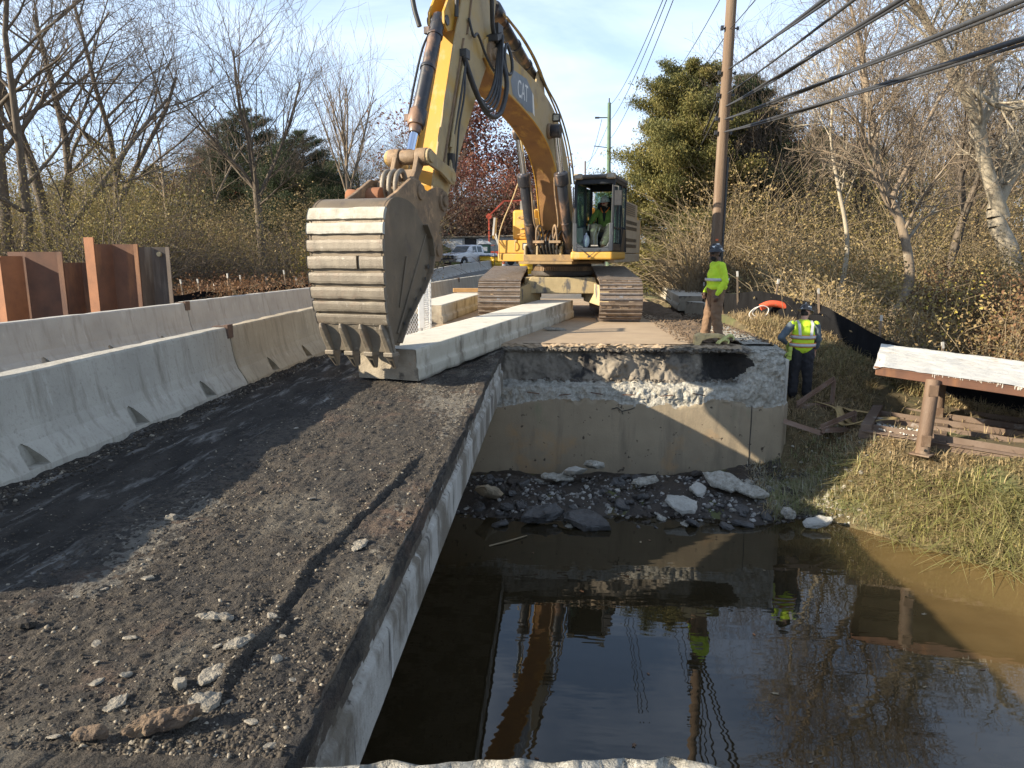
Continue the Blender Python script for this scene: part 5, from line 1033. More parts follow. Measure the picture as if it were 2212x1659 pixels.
# ------------------------------------------------------------------ vegetation
def at(px, py, Y):   # a measured direction turned into a place at distance Y
    right = Vector((math.cos(YAW), math.sin(YAW), 0)); upv = right.cross(fw); d = fw+right*((px-1106)/1534)+upv*((829.5-py)/1534)
    return Vector((0, 0, CAM_H))+d*(Y/d.y)
def tube_segs(P0, P1, R0, R1, n=3):
    """numpy prisms for many straight pieces"""
    D = P1-P0; Ln = np.linalg.norm(D, axis=1, keepdims=True)+1e-9; D = D/Ln; A = np.where(np.abs(D[:, 2:3]) < .9, np.array([[0, 0, 1.]]), np.array([[0, 1., 0]]))
    U = np.cross(D, A); U /= np.linalg.norm(U, axis=1, keepdims=True)+1e-9; W_ = np.cross(D, U); t = np.arange(n)*2*math.pi/n
    ring = U[:, None]*np.cos(t)[None, :, None]+W_[:, None]*np.sin(t)[None, :, None]
    V = np.concatenate([P0[:, None]+ring*R0[:, None, None], P1[:, None]+ring*R1[:, None, None]], 1); m = len(P0)
    j = np.arange(n); k = (j+1) % n; f = np.stack([j, k, k+n, j+n], -1); F = (f[None]+np.arange(m)[:, None, None]*2*n).reshape(-1, 4)
    return V.reshape(-1, 3), F
def cards(P, S, seed, asp=.6, up=0.):
    rg = np.random.default_rng(seed); n = len(P); a = rg.normal(size=(n, 3)); a[:, 2] *= (1-up); a /= np.linalg.norm(a, axis=1, keepdims=True)
    b = rg.normal(size=(n, 3)); b -= a*(a*b).sum(1, keepdims=True); b /= np.linalg.norm(b, axis=1, keepdims=True)
    a = a*S[:, None]; b = b*S[:, None]*asp; V = np.stack([P-a, P-b*.9, P+a, P+b], 1).reshape(-1, 3); F = np.arange(4*n).reshape(n, 4); return V, F
class Skel:
    def __init__(s, seed): s.rg = random.Random(seed); s.seg = []; s.tips = []
    def branch(s, p, d, L, r, lvl, maxl, up=.25, wob=.16, kids=None, ang=(28, 62), gnarl=1., kl=.62, rmin=.006):
        rg = s.rg; n = 7 if lvl == 0 else (5 if lvl < 3 else 3); p = Vector(p); d = Vector(d).normalized(); pts = [(p.copy(), r)]
        taper_ = .35 if lvl == 0 else .3
        for i in range(n):
            d = (d+Vector((rg.gauss(0, wob), rg.gauss(0, wob), rg.gauss(0, wob)*.7+up*(.10 if lvl else .05)))).normalized(); q = p+d*(L/n); rr = max(rmin, r*(1-(1-taper_)*(i+1)/n))
            s.seg.append((p.copy(), q.copy(), pts[-1][1], rr, lvl)); pts.append((q.copy(), rr)); p = q
        if lvl >= maxl: s.tips.append(pts[-1][0]); s.tips.append(pts[1][0]); return
        k = kids[lvl] if kids else (9, 6, 5, 4, 3)[lvl]
        for c in range(k):
            t = (c+.6+rg.uniform(-.3, .3))/k; t = (.28 if lvl == 0 else .15)+(.72 if lvl == 0 else .85)*t; t = min(t, .999)
            i = min(n-1, int(t*n)); u = t*n-i; b = pts[i][0].lerp(pts[i+1][0], u); rb = pts[i][1]*(1-u)+pts[i+1][1]*u
            dd = (pts[i+1][0]-pts[i][0]).normalized(); e1, e2 = basis(dd); a = rg.uniform(0, 6.28); th = R(rg.uniform(*ang)); nd = dd*math.cos(th)+(e1*math.cos(a)+e2*math.sin(a))*math.sin(th)
            nd.z = nd.z*.8+up*.5; s.branch(b, nd, L*kl*rg.uniform(.7, 1.15)*(1.12-.5*t if lvl == 0 else 1), max(rmin, rb*rg.uniform(.42, .62)), lvl+1, maxl, up, wob*1.08, kids, ang, gnarl, kl, rmin)
        # leader
        if lvl > 0: s.tips.append(pts[-1][0])
    def follow(s, pts, rads, lvl=0):
        out = []
        P = smooth_path(pts, 5)
        for i in range(len(P)-1):
            t0, t1 = i/(len(P)-1)*(len(rads)-1), (i+1)/(len(P)-1)*(len(rads)-1); r0 = rads[int(t0)]+(rads[min(int(t0)+1, len(rads)-1)]-rads[int(t0)])*(t0-int(t0)); r1 = rads[min(int(t1), len(rads)-1)]+(rads[min(int(t1)+1, len(rads)-1)]-rads[min(int(t1), len(rads)-1)])*(t1-int(t1))
            s.seg.append((P[i], P[i+1], r0, r1, lvl)); out.append((P[i+1], r1, (P[i+1]-P[i]).normalized()))
        return out
    def arrays(s, sel):
        q = [g for g in s.seg if sel(g)]; 
        if not q: return None
        return np.array([g[0][:] for g in q]), np.array([g[1][:] for g in q]), np.array([g[2] for g in q]), np.array([g[3] for g in q])
m_bark_d = mat('dark_bark', (.145, .115, .085), (.09, .07, .052), .95, 5, 8, bump=.6, bscale=20, stretch=(2, 2, .3), spots=[((.16, .15, .12), 3, .58, .75)])
m_bark_g = mat('grey_brown_bark', (.23, .175, .12), (.15, .115, .08), .95, 5, 8, bump=.5, bscale=20, stretch=(2, 2, .3), spots=[((.27, .25, .20), 3, .56, .72)])
m_bark_p = mat('pale_bark', (.40, .345, .26), (.27, .23, .165), .95, 4, 8, bump=.5, bscale=20, stretch=(2, 2, .4), spots=[((.16, .125, .09), 4, .58, .72)])
def tree_thing(name, label, cat, loc, sk, m, group=None, leaves=None, rotz=0., origin=None, twig_m=None):
    """sk holds coordinates relative to the tree's base"""
    t = thing(name, label, cat, loc, rotz, group)
    a = sk.arrays(lambda g: g[4] == 0); V, F = tube_segs(*a, n=9); np_mesh('trunk', V, F, m, t, smooth=True)
    a = sk.arrays(lambda g: g[4] == 1); Vs, Fs, o = [], [], 0
    for lv, n in ((1, 6), (2, 4), (3, 3), (4, 3), (5, 3)):
        a = sk.arrays(lambda g: g[4] == lv)
        if a is None: continue
        V, F = tube_segs(*a, n=n)
        if n != 4 and False: pass
        Vs.append(V); Fs.append(F+o); o += len(V)
    if Vs: np_mesh('crown', np.concatenate(Vs), np.concatenate(Fs), twig_m or m, t, smooth=True)
    if leaves:
        lm, num, size, spread, seed = leaves; rg = np.random.default_rng(seed); T = np.array([q[:] for q in sk.tips]); P = T[rg.integers(0, len(T), num)]+rg.normal(0, spread, (num, 3))
        V, F = cards(P, size*rg.uniform(.6, 1.3, num), seed); np_mesh('leaves', V, F, lm, t, rnd=np.repeat(np.clip(rg.random(num)*.7+.3*vnoise(P[:, 0]*.8, P[:, 1]*.8, P[:, 2]*.8, seed), 0, 1), 4))
    return t
def place(t, loc, rz, sc, label=None, group=None):
    c = copy_tree(t); c.location = loc; c.rotation_euler.z = rz; c.scale = (sc,)*3
    if label: c['label'] = label
    if group: c['group'] = group
    return c
def lmat(name, cols, rough=.75):
    m = mat(name, cols[0], rough=rough, attr=cols); t = m.node_tree; N = t.nodes; L = t.links; b = N['Principled BSDF']
    tl = N.new('ShaderNodeBsdfTranslucent'); mx_ = N.new('ShaderNodeMixShader'); mx_.inputs[0].default_value = .28; src = b.inputs['Base Color'].links[0].from_socket
    L.new(src, tl.inputs[0]); L.new(b.outputs[0], mx_.inputs[1]); L.new(tl.outputs[0], mx_.inputs[2]); L.new(mx_.outputs[0], N['Material Output'].inputs[0]); return m
l_red = lmat('russet_leaves', [(.14, .035, .028), (.20, .065, .04), (.24, .11, .06), (.11, .04, .03)])
l_olive = lmat('olive_leaves', [(.08, .075, .028), (.19, .16, .05), (.31, .235, .08), (.13, .115, .035), (.24, .15, .06)])
l_tan = lmat('dry_tan_leaves', [(.17, .115, .055), (.28, .195, .085), (.36, .27, .125), (.12, .09, .035), (.24, .20, .07)])
l_brown = lmat('dead_brown_leaves', [(.11, .055, .03), (.20, .105, .05), (.16, .08, .038), (.27, .155, .07)])
l_rustbrown = lmat('rust_brown_leaves', [(.075, .045, .03), (.11, .06, .038), (.13, .085, .05), (.11, .04, .028), (.085, .065, .042)])
l_cedar = lmat('cedar_foliage', [(.055, .062, .02), (.11, .112, .03), (.19, .165, .045), (.30, .235, .075)])
l_dark = lmat('dark_evergreen_foliage', [(.018, .032, .012), (.03, .048, .016), (.045, .06, .02), (.065, .08, .028)])
l_yel = lmat('yellow_leaves', [(.36, .27, .05), (.45, .36, .07), (.25, .22, .05), (.50, .30, .08)])
# ---- evergreens: overlapping sprays along drooping boughs
def evergreen(name, label, loc, H, Wd, seed, m, lean=0., dens=1., base=.06, shape=.75, cut=None):
    rg = np.random.default_rng(seed); t = thing(name, label, 'evergreen tree', loc); nb = int(150*dens); P, D, S0 = [], [], []
    sk = Skel(seed); sk.follow([(0, 0, -.3), (lean*.3, 0, H*.3), (lean*.7, 0, H*.65), (lean, 0, H*.97)], [H*.028, H*.02, H*.012, .01])
    for i in range(nb):
        f = base+(1-base)*(i+rg.random())/nb; z = H*f; a = rg.random()*6.283; prof = Wd*(min(1, (1-f)*1.9)**shape)*(.72+.45*min(1, f*4))*(.60+.50*rg.random())
        L = max(.25, prof); dirn = np.array([math.cos(a), math.sin(a), .25+.35*f]); 
        b0 = np.array([lean*f, 0, z]); n = max(4, int(L*5)); e = b0+dirn*L*np.array([1, 1, .55+.7*rg.random()]); m1 = b0+dirn*L*.5+np.array([0, 0, -.06*L])
        sk.seg.append((Vector(b0), Vector(m1), .035*L/1.5, .02, 1)); sk.seg.append((Vector(m1), Vector(e), .02, .006, 1))
        u = np.sqrt(rg.random(int(400*L*dens/1.3))); w_ = .12+.24*L*(.35+.6*u*(1.2-u)); q = b0[None]*(1-u[:, None])+e[None]*u[:, None]+rg.normal(0, 1, (len(u), 3))*np.array([1, 1, .55])*(w_*.52)[:, None]
        P.append(q); S0.append(np.full(len(u), rg.random()))
    P = np.concatenate(P); S0 = np.concatenate(S0)
    if cut is not None: k = cut(P); P, S0 = P[k], S0[k]
    n = len(P); V, F = cards(P, rg.uniform(.03, .075, n)*(H/9)**.3, seed+1, .30, -.5)
    rnd = np.clip(.5*rg.random(n)+.35*S0+.25*vnoise(P[:, 0]*1.1, P[:, 1]*1.1, P[:, 2]*1.1, seed), 0, 1)
    np_mesh('crown', V, F, m, t, rnd=np.repeat(rnd, 4)); a = sk.arrays(lambda g: True); V, F = tube_segs(*a, n=6); np_mesh('trunk', V, F, m_bark_g, t, smooth=True); return t
evergreen('cedar', 'large olive-green cedar leaning over the excavator cab, left of the utility pole', (4.45, 27.5, -.1), 8.5, 2.45, 11, l_cedar, .3, 1.8, .04, .5)
evergreen('cedar', 'dark green cedar directly behind the tall utility pole', (6.9, 29.5, -.2), 8.6, 2.6, 12, l_dark, .3, 1.8, .05, .6)
EV = [evergreen('pine', 'dark evergreen growing in the woods beyond the far barriers', at(660, 560, 48), 9.5, 3.3, 21, l_dark, .2, 1.2)]
EV[0].location.z = .2
evl = [(545, 560, 56, 1.3), (480, 560, 62, 1.15), (610, 560, 70, 1.2), (720, 560, 60, .95), (350, 560, 58, .9), (250, 560, 64, .95), (150, 560, 60, .8), (800, 560, 85, 1.0)]
for i, (px, py, Y, s) in enumerate(evl):
    p = at(px, py, Y); p.z = .3; place(EV[0], p, i*1.3, s, 'dark evergreen growing in the woods beyond the far barriers', 'dark evergreens in the left woods')
EV[0]['group'] = 'dark evergreens in the left woods'
for i, (px, Y, s) in enumerate([(1750, 42, .9), (1840, 52, 1.0), (2080, 60, 1.1), (1650, 60, 1.1)]):
    p = at(px, 560, Y); p.z = 0; place(EV[0], p, i*2.1, s, 'dark evergreen deep in the woods right of the utility pole', 'dark evergreens in the right woods')
# ---- distinct bare trees
def bare(seed, H, r, maxl=4, up=.3, **k):
    s = Skel(seed); s.branch((0, 0, -.3), (0, 0, 1), H*.85, r, 0, maxl, up, **k); return s
p = at(572, 600, 36); p.z = .25
s = Skel(5); o = s.follow([(0, 0, -.3), (-.1, 0, 3), (-.2, 0, 5.2)], [.24, .19, .16])
for i, (dx_, dz_, L, r) in enumerate([(-.42, 1, 5.6, .10), (-.05, 1, 6.9, .13), (.38, 1, 6.3, .11), (.9, .55, 3.6, .06), (-.70, .9, 5.4, .08), (.2, 1, 6.6, .09), (.62, .9, 5.4, .07)]):
    s.branch((-.15, 0, 4.6-.25*(i % 4)), (dx_, .3*((i*37) % 5-2)/2, dz_), L, r, 1, 4, .34, .10, (0, 9, 6, 4), (20, 50), 1, .60)
tree_thing('bare_tree', 'tall bare dark tree forking into a wide fan, left of the bucket', 'tree', p, s, m_bark_d)
p = at(760, 600, 42); p.z = .3
s = Skel(9); s.follow([(0, 0, -.3), (.05, 0, 3), (-.1, 0, 6)], [.17, .14, .10])
for i in range(9): s.branch((-.02, 0, 4.2+.42*i), (random.Random(i).uniform(-.4, .4), random.Random(i+50).uniform(-.4, .4), 1.1), 6.6-.36*i, .065, 1, 3, .35, .07, (0, 8, 5, 3), (18, 42), 1, .55)
tree_thing('bare_tree', 'slender bare tree with upswept branches between the tall tree and the bucket', 'tree', p, s, m_bark_g)
# multi-stemmed big trees at the far left
for j, (px, py, Y, H, r, lab, sd, mm, lean) in enumerate([
   (130, 600, 30, 14.5, .26, 'large bare tree with several stems at the upper left', 41, m_bark_d, (.12, 0)), (30, 600, 27, 13.5, .24, 'bare leaning tree at the far left edge', 42, m_bark_d, (.25, 0)),
   (255, 600, 33, 14, .18, 'bare tree right of the large multi-stemmed one on the left', 43, m_bark_d, (-.1, 0)), (400, 600, 44, 11.5, .15, 'bare tree with a few brown leaves above the sheet piles', 44, m_bark_g, (-.12, 0)),
   (450, 600, 50, 12, .14, 'thin bare tree behind and left of the tall fan-shaped tree', 45, m_bark_g, (.06, 0))]):
    p = at(px, py, Y); p.z = .1; s = Skel(sd)
    for q in range(3 if j < 2 else 1):
        s.branch((.12*q, 0, -.3), (lean[0]+(q-1)*.26*(j < 2), .1*q, 1), H*.92*(1-.08*q), r*(1-.15*q), 0, 4 if j < 3 else 3, .32, .10, (8, 6, 5, 3), (26, 58), 1, .55)
    tree_thing('bare_tree', lab, 'tree', p, s, mm, None, (l_brown, 500, .05, .15, 3) if j == 3 else None)
# long low limb sweeping across the top left
# russet trees in the middle distance
s = bare(61, 11, .18, 4, .35, kids=(12, 6, 4, 3)); rt = tree_thing('russet_tree', 'tall russet-leaved tree seen through the gap under the boom', 'tree', at(1035, 560, 95), s, m_bark_g, None, (l_red, 11000, .12, .40, 5)); rt.location.z = .8; rt.scale = (1.75,)*3
c = place(rt, at(1100, 560, 93), 2.2, 1.2, 'dark russet tree behind the excavator toolbox'); c.location.z = .9
c = place(rt, at(960, 560, 80), 1.1, .95, 'pale russet tree between the stick and the boom, further back'); c.location.z = .9
c = place(rt, at(1720, 560, 46), .6, .72, 'rust-coloured tree right of the dark cedar'); c.location.z = 0
c = place(rt, at(455, 560, 60), 3.0, .85, 'faded russet tree in the left woods beside the dark evergreens'); c.location.z = .2
# right: pale sycamore like tree and twisted trunk
def world_tree(name, label, base, paths, sd, m, kids, leaves=None, maxl=4, up=.2, twl=3.0, kl=.56):
    b = Vector(base); s = Skel(sd); rg = random.Random(sd)
    for pts, rads, L in paths:
        P = [Vector(q)-b for q in pts]; o = s.follow(P, rads)
        n = len(o)
        for i in range(int(n*.35), n):
            if rg.random() < .8:
                p_, r_, d_ = o[i]; e1_, e2_ = basis(d_); a = rg.uniform(0, 6.28); th = R(rg.uniform(25, 60)); nd = d_*math.cos(th)+(e1_*math.cos(a)+e2_*math.sin(a))*math.sin(th)
                s.branch(p_, nd+Vector((0, 0, .25)), L*rg.uniform(.6, 1.1), max(.012, r_*.42), 1, maxl, up, .13, kids, (25, 60), 1, kl, .005)
        p_, r_, d_ = o[-1]; s.branch(p_, d_, L, r_, 1, maxl, up, .12, kids, (22, 55), 1, kl, .005)
    return tree_thing(name, label, 'tree', b, s, m, None, leaves)
world_tree('pale_tree', 'large pale-barked tree with thick forked limbs at the upper right', at(2185, 640, 21), [
   ([at(2195, 700, 21), at(2185, 560, 21), at(2150, 470, 21), at(2170, 400, 21.2), at(2215, 330, 21.3), at(2260, 250, 21.4)], [.30, .26, .22, .20, .18, .15], 2.6),
   ([at(2165, 470, 21), at(2130, 360, 20.8), at(2110, 260, 20.6), at(2060, 170, 20.4), at(2020, 80, 20.2), at(1960, -10, 20)], [.20, .17, .14, .12, .10, .07], 2.6),
   ([at(2115, 280, 20.6), at(2150, 190, 20.8), at(2120, 90, 21), at(2130, -30, 21)], [.12, .10, .08, .05], 2.2), ([at(2060, 170, 20.4), at(2160, 230, 20.2), at(2220, 230, 20)], [.08, .07, .05], 1.8)], 71, m_bark_p, (0, 6, 5, 3))
world_tree('crooked_tree', 'crooked dark tree rising behind the silt fence and bending up to the left', at(1885, 725, 17.5), [
   ([at(1885, 725, 17.5), at(1945, 655, 17.5), at(1965, 590, 17.6), at(1945, 480, 17.8), at(1900, 380, 18), at(1885, 280, 18.2), at(1870, 170, 18.4), at(1850, 60, 18.6)], [.13, .12, .11, .10, .09, .075, .06, .04], 2.3),
   ([at(1925, 430, 17.8), at(1975, 330, 18), at(2010, 250, 18.2), at(2060, 160, 18.4)], [.06, .055, .045, .03], 1.8)], 72, m_bark_g, (0, 7, 5, 3))
world_tree('thin_tree', 'thin pale tree standing in the brush between the pole and the crooked tree', at(1815, 640, 19), [([at(1815, 640, 19), at(1830, 520, 19), at(1810, 400, 19.1), at(1795, 300, 19.2), at(1800, 200, 19.2)], [.065, .055, .045, .035, .02], 1.4)], 73, m_bark_p, (0, 5, 4, 2))
world_tree('dark_tree', 'dark twin-stemmed tree leaning right, in front of the pale tree', at(2040, 640, 22), [([at(2040, 660, 22), at(2060, 540, 22), at(2100, 420, 22), at(2150, 300, 22)], [.12, .11, .09, .06], 2.0), ([at(2030, 640, 22.3), at(2080, 480, 22.4), at(2075, 330, 22.5), at(2100, 200, 22.6)], [.09, .08, .06, .04], 2.0)], 74, m_bark_d, (0, 6, 4, 3))
# generic bare trees of the woods
G = []
for i, (sd, H, r, m_) in enumerate([(81, 12, .15, m_bark_g), (82, 11, .12, m_bark_g), (83, 13, .16, m_bark_d), (84, 9, .09, m_bark_p)]):
    s = bare(sd, H, r, 3 if i != 2 else 4, .38, kids=(14, 7, 5, 3), ang=(22, 52), wob=.09); G.append(tree_thing('woodland_tree', 'bare tree of the woods behind', 'tree', (0, 0, 0), s, m_))
rg = random.Random(77); first = [True]*4
LW, RW, CW = ('bare tree among the crowded woods left of the excavator', 'bare trees in the woods left of the excavator'), ('bare tree among the crowded woods right of the utility pole', 'bare trees in the woods right of the pole'), ('bare tree far off beyond the road between bucket and cab', 'far bare trees beyond the road')
spots = []
for i in range(34): spots.append((rg.uniform(-60, 900), rg.uniform(46, 78), rg.uniform(.55, .88), LW))
for i in range(34): spots.append((rg.uniform(1650, 2350), rg.uniform(26, 60), rg.uniform(.6, .95), RW))
for i in range(26): spots.append((rg.uniform(860, 1190), rg.uniform(80, 130), rg.uniform(.75, 1.1), CW))
for i in range(6): spots.append((rg.uniform(1225, 1330), rg.uniform(120, 170), rg.uniform(.8, 1.1), CW))
for i, (px, Y, sc_, (lab, grp)) in enumerate(spots):
    if 480 < px < 680 and grp == LW[1]: px += 240 if i % 2 else -260
    p = at(px, 560, Y); p.z = float(zr(Y))-.3 if Y > 30 else -.3; k = rg.randrange(4)
    if first[k]: o = G[k]; first[k] = False; o.location = p; o.scale = (sc_,)*3; o['label'] = lab; o['group'] = grp; o.rotation_euler.z = rg.uniform(0, 6)
    else: place(G[k], p, rg.uniform(0, 6.28), sc_, lab, grp)
# ---- thickets: uncountable brush, one object each
def thicket(name, regions, m_leaf, m_stem, seed, parent=None):
    """regions: (n_clumps, fn(rg)->x,y, height range, radius range, leaves per clump, leaf size, stems per clump)"""
    rg = np.random.default_rng(seed); LP, LS, LR, A, B_, RA, RB = [], [], [], [], [], [], []
    for (nc, fn, hr, rr, nl, ls, ns) in regions:
        for c in range(nc):
            x, y = fn(rg); h = rg.uniform(*hr); r = rg.uniform(*rr); z0 = float(terrain_z(np.array([x]), np.array([y]))[0]); tone = rg.random()
            k = int(nl*rg.uniform(.7, 1.3)); u = rg.random(k); ph = rg.random(k)*6.283; rad = r*np.sqrt(rg.random(k))*(.5+.6*np.sin(np.clip(u*2.6+.3, 0, math.pi)))
            P = np.stack([x+rad*np.cos(ph), y+rad*np.sin(ph), z0+h*u**.85], 1); P += rg.normal(0, .10, P.shape)
            LP.append(P); LS.append(np.full(k, ls)*rg.uniform(.5, 1.4, k)); LR.append(np.clip(tone*.75+.35*rg.random(k)-.05, 0, 1))
            a = rg.random(ns)*6.283; q = r*rg.random(ns)*.7; p0 = np.stack([x+q*np.cos(a), y+q*np.sin(a), np.full(ns, z0-.05)], 1); d = rg.normal(0, .38, (ns, 3)); d[:, 2] = 1
            d /= np.linalg.norm(d, axis=1, keepdims=True); L = h*rg.uniform(.5, 1.25, ns); rad0 = rg.uniform(.004, .014, ns)*(1+h*.12)
            for j in range(4):
                d2 = d+rg.normal(0, .24, (ns, 3))-np.array([0, 0, .14*j]); d2 /= np.linalg.norm(d2, axis=1, keepdims=True); p1 = p0+d2*(L/4)[:, None]
                A.append(p0); B_.append(p1); RA.append(rad0*(1-j*.2)); RB.append(rad0*(1-(j+1)*.2)); p0, d = p1, d2
    P = np.concatenate(LP); S = np.concatenate(LS); V, F = cards(P, S, seed+5, .6); rn = np.repeat(np.concatenate(LR), 4)
    V2, F2 = tube_segs(np.concatenate(A), np.concatenate(B_), np.concatenate(RA), np.concatenate(RB), 3)
    mi = np.concatenate([np.zeros(len(F), int), np.ones(len(F2), int)]); rn = np.concatenate([rn, np.random.default_rng(1).random(len(V2))])
    return tag(np_mesh(name, np.concatenate([V, V2]), np.concatenate([F, F2+len(V)]), [m_leaf, m_stem], rnd=rn, mi=mi), kind='stuff')
def reg(pa, pb, ya, yb):
    def f(rg):
        Y = rg.uniform(ya, yb); p = at(rg.uniform(pa, pb), 560, Y); return p.x, Y
    return f
m_stem = mat('dry_stems', (.30, .235, .145), (.20, .155, .095), .9, 3); m_stem_d = mat('dark_stems', (.15, .115, .085), (.10, .08, .06), .9, 3)
thicket('thicket', [(130, reg(-120, 330, 24, 40), (2.2, 6.0), (.9, 2.0), 800, .036, 34), (70, reg(-100, 420, 36, 60), (3.5, 8), (1.4, 2.6), 420, .08, 16)], l_olive, m_stem_d, 301)
thicket('thicket', [(170, reg(180, 880, 30, 58), (1.6, 5.2), (1.0, 2.2), 620, .044, 34), (60, reg(300, 950, 55, 80), (3.0, 8), (1.6, 3), 360, .09, 14)], l_tan, m_stem_d, 302)
thicket('sapling_thicket', [(95, reg(-80, 900, 44, 70), (5.5, 10.5), (1.4, 2.6), 420, .055, 42)], l_tan, m_stem_d, 310)
thicket('sapling_thicket', [(60, reg(1600, 2300, 26, 44), (4, 8.5), (1.2, 2.2), 420, .045, 40)], l_tan, m_stem, 311)
thicket('dry_weeds', [(150, reg(370, 720, 22, 33), (.4, 1.1), (.5, 1.2), 160, .04, 24)], l_brown, m_stem, 303)
thicket('thicket', [(70, reg(900, 1190, 84, 125), (2.5, 6.5), (1.8, 3.5), 380, .11, 14), (90, reg(880, 1190, 88, 125), (6, 13), (2.2, 4), 800, .16, 14)], l_rustbrown, m_stem_d, 304)
def rbank(ya, yb, xa, xb):
    def f(rg):
        while True:
            x, y = rg.uniform(xa, xb), rg.uniform(ya, yb)
            fy = np.interp(x, [4.2, 5.5, 6.4, 7.8, 9.5, 12, 30], [20, 16.3, 15.0, 14.2, 13.5, 13.1, 12.5])
            if y > fy+.5: return x, y
    return f
thicket('thicket', [(150, rbank(14, 24, 5.4, 17), (.8, 2.3), (.6, 1.3), 420, .035, 46), (150, rbank(19, 34, 6, 26), (1.8, 4.0), (1.0, 1.9), 620, .034, 44)], l_tan, m_stem, 305)
thicket('thicket', [(90, rbank(24, 40, 6, 30), (2.5, 5.5), (1.2, 2.2), 620, .042, 34), (60, rbank(15, 26, 7, 18), (.7, 2.2), (.5, 1.1), 380, .035, 16)], l_olive, m_stem, 306)
thicket('dead_brush', [(70, rbank(13.4, 18, 9.0, 15), (.8, 2.2), (.6, 1.2), 700, .035, 30)], l_brown, m_stem, 307)
thicket('vines', [(46, lambda rg: (rg.uniform(4.3, 6.8), rg.uniform(23, 28)), (1.6, 5.2), (.5, 1.1), 260, .04, 60)], l_tan, m_stem, 308)
thicket('yellow_shrubs', [(9, rbank(15, 24, 6.5, 15), (.7, 1.9), (.4, .9), 300, .035, 10), (14, reg(640, 700, 30, 42), (.8, 2.5), (.5, 1), 300, .05, 8)], l_yel, m_stem, 309)
# ---- grass and litter on the right bank
def grass(name, n, xa, xb, ya, yb, hmin, hmax, m, seed, cond, width=.006, lean=.7):
    rg = np.random.default_rng(seed); X = rg.uniform(xa, xb, n); Y = rg.uniform(ya, yb, n); Z = terrain_z(X, Y); k = cond(X, Y, Z, rg); X, Y, Z = X[k], Y[k], Z[k]; n = len(X)
    a = rg.random(n)*6.283; H = rg.uniform(hmin, hmax, n)*(.6+.6*(fbm(X*1.5, Y*1.5, 0, 3, seed)+.6)); w_ = width*rg.uniform(.6, 1.5, n); le = rg.uniform(.1, lean*1.6, n)
    dxy = np.stack([np.cos(a), np.sin(a)], 1); sx_, sy = -dxy[:, 1]*w_, dxy[:, 0]*w_; P0 = np.stack([X, Y, Z-.01], 1)
    def ring(t): return P0+np.stack([dxy[:, 0]*le*H*t**1.7, dxy[:, 1]*le*H*t**1.7, H*t*(1-.35*le*t)], 1)
    s_ = np.stack([sx_, sy, 0*sx_], 1); A_, B2, C_ = P0, ring(.5), ring(1.)
    V = np.stack([A_-s_, A_+s_, B2+s_*.8, B2-s_*.8, C_+s_*.1, C_-s_*.1], 1).reshape(-1, 3); i = np.arange(n)[:, None]*6; F = np.concatenate([i+np.array([[0, 1, 2, 3]]), i+np.array([[3, 2, 4, 5]])])
    rn = np.clip(.55*rg.random(n)+.55*(fbm(X*.9, Y*.9, 0, 3, seed+2)+.42), 0, 1)
    return tag(np_mesh(name, V, F, m, rnd=np.repeat(rn, 6)), kind='stuff')
l_grass = lmat('bank_grass', [(.32, .235, .13), (.44, .34, .195), (.37, .275, .15), (.31, .24, .12), (.24, .21, .09)]); l_straw = lmat('straw_litter', [(.34, .24, .12), (.44, .35, .19), (.26, .17, .09), (.20, .17, .07)])
def onbank(X, Y, Z, rg):
    uu, vv = (X-5.0)*.873-(Y-11.48)*.487, (X-5.0)*.487+(Y-11.48)*.873; fr = (uu > -.05) & (uu < 6.4) & (vv > -.10) & (vv < 2.5) & (rg.random(len(X)) < .93)
    fy = np.interp(X, [4.0, 4.3, 5.5, 6.4, 7.8, 9.5, 12, 30], [19, 17, 15.7, 14.4, 13.6, 12.9, 12.5, 12])
    return (~fr) & (Z > WZ+.0) & (Y < fy+.2) & ((X > 4.1) | (Y < 12.1)) & (X > 3.3)
grass('bank_grass', 110000, 3.3, 12.5, 6.8, 17, .05, .20, l_grass, 401, lambda X, Y, Z, rg: onbank(X, Y, Z, rg) & (rg.random(len(X)) < .95), .006, 1.3)
grass('straw_litter', 60000, 3.5, 12.5, 8, 17.5, .02, .07, l_straw, 402, lambda X, Y, Z, rg: onbank(X, Y, Z, rg) & (Z > -2.1), .007, 1.6)
l_lush = lmat('lush_waterside_grass', [(.36, .29, .13), (.32, .28, .10), (.22, .225, .065), (.40, .33, .16), (.33, .29, .11)])
grass('waterside_grass', 52000, 3.6, 12, 6.4, 11.2, .10, .32, l_lush, 403, lambda X, Y, Z, rg: (Z > WZ-.05) & (X > 3.3) & (Z < -1.55+.25*fbm(X, Y, 0, 3, 6)) & (X > 4.7+.5*vnoise(Y*2, 1.)), .006, 2.4)
grass('dust_whitened_grass', 9000, 3.4, 5.2, 9.8, 12.2, .08, .26, lmat('pale_dusty_grass', [(.42, .38, .29), (.52, .49, .40), (.34, .32, .18), (.24, .28, .10)]), 404, lambda X, Y, Z, rg: (Z > WZ) & (X+.25*rg.normal(size=len(X)) < 4.6), .006, 1.0)
def grf(name, n, pa, pb, ya, yb, seed, m, h):
    rg = np.random.default_rng(seed); return None
grass('verge_weeds', 26000, -16, -8.6, 13.5, 34, .08, .35, l_straw, 405, lambda X, Y, Z, rg: X < X+1, .012)
# leaf litter and twigs on the bank
rg = np.random.default_rng(8); n = 9000; X = rg.uniform(3.8, 12.5, n); Y = rg.uniform(8, 17.5, n); Z = terrain_z(X, Y); k = onbank(X, Y, Z, rg); P = np.stack([X, Y, Z+.03+.03*rg.random(n)], 1)[k]
V, F = cards(P, rg.uniform(.015, .035, len(P)), 9, .7, .6); tag(np_mesh('leaf_litter', V, F, l_tan, rnd=np.repeat(rg.random(len(P)), 4)), kind='stuff')

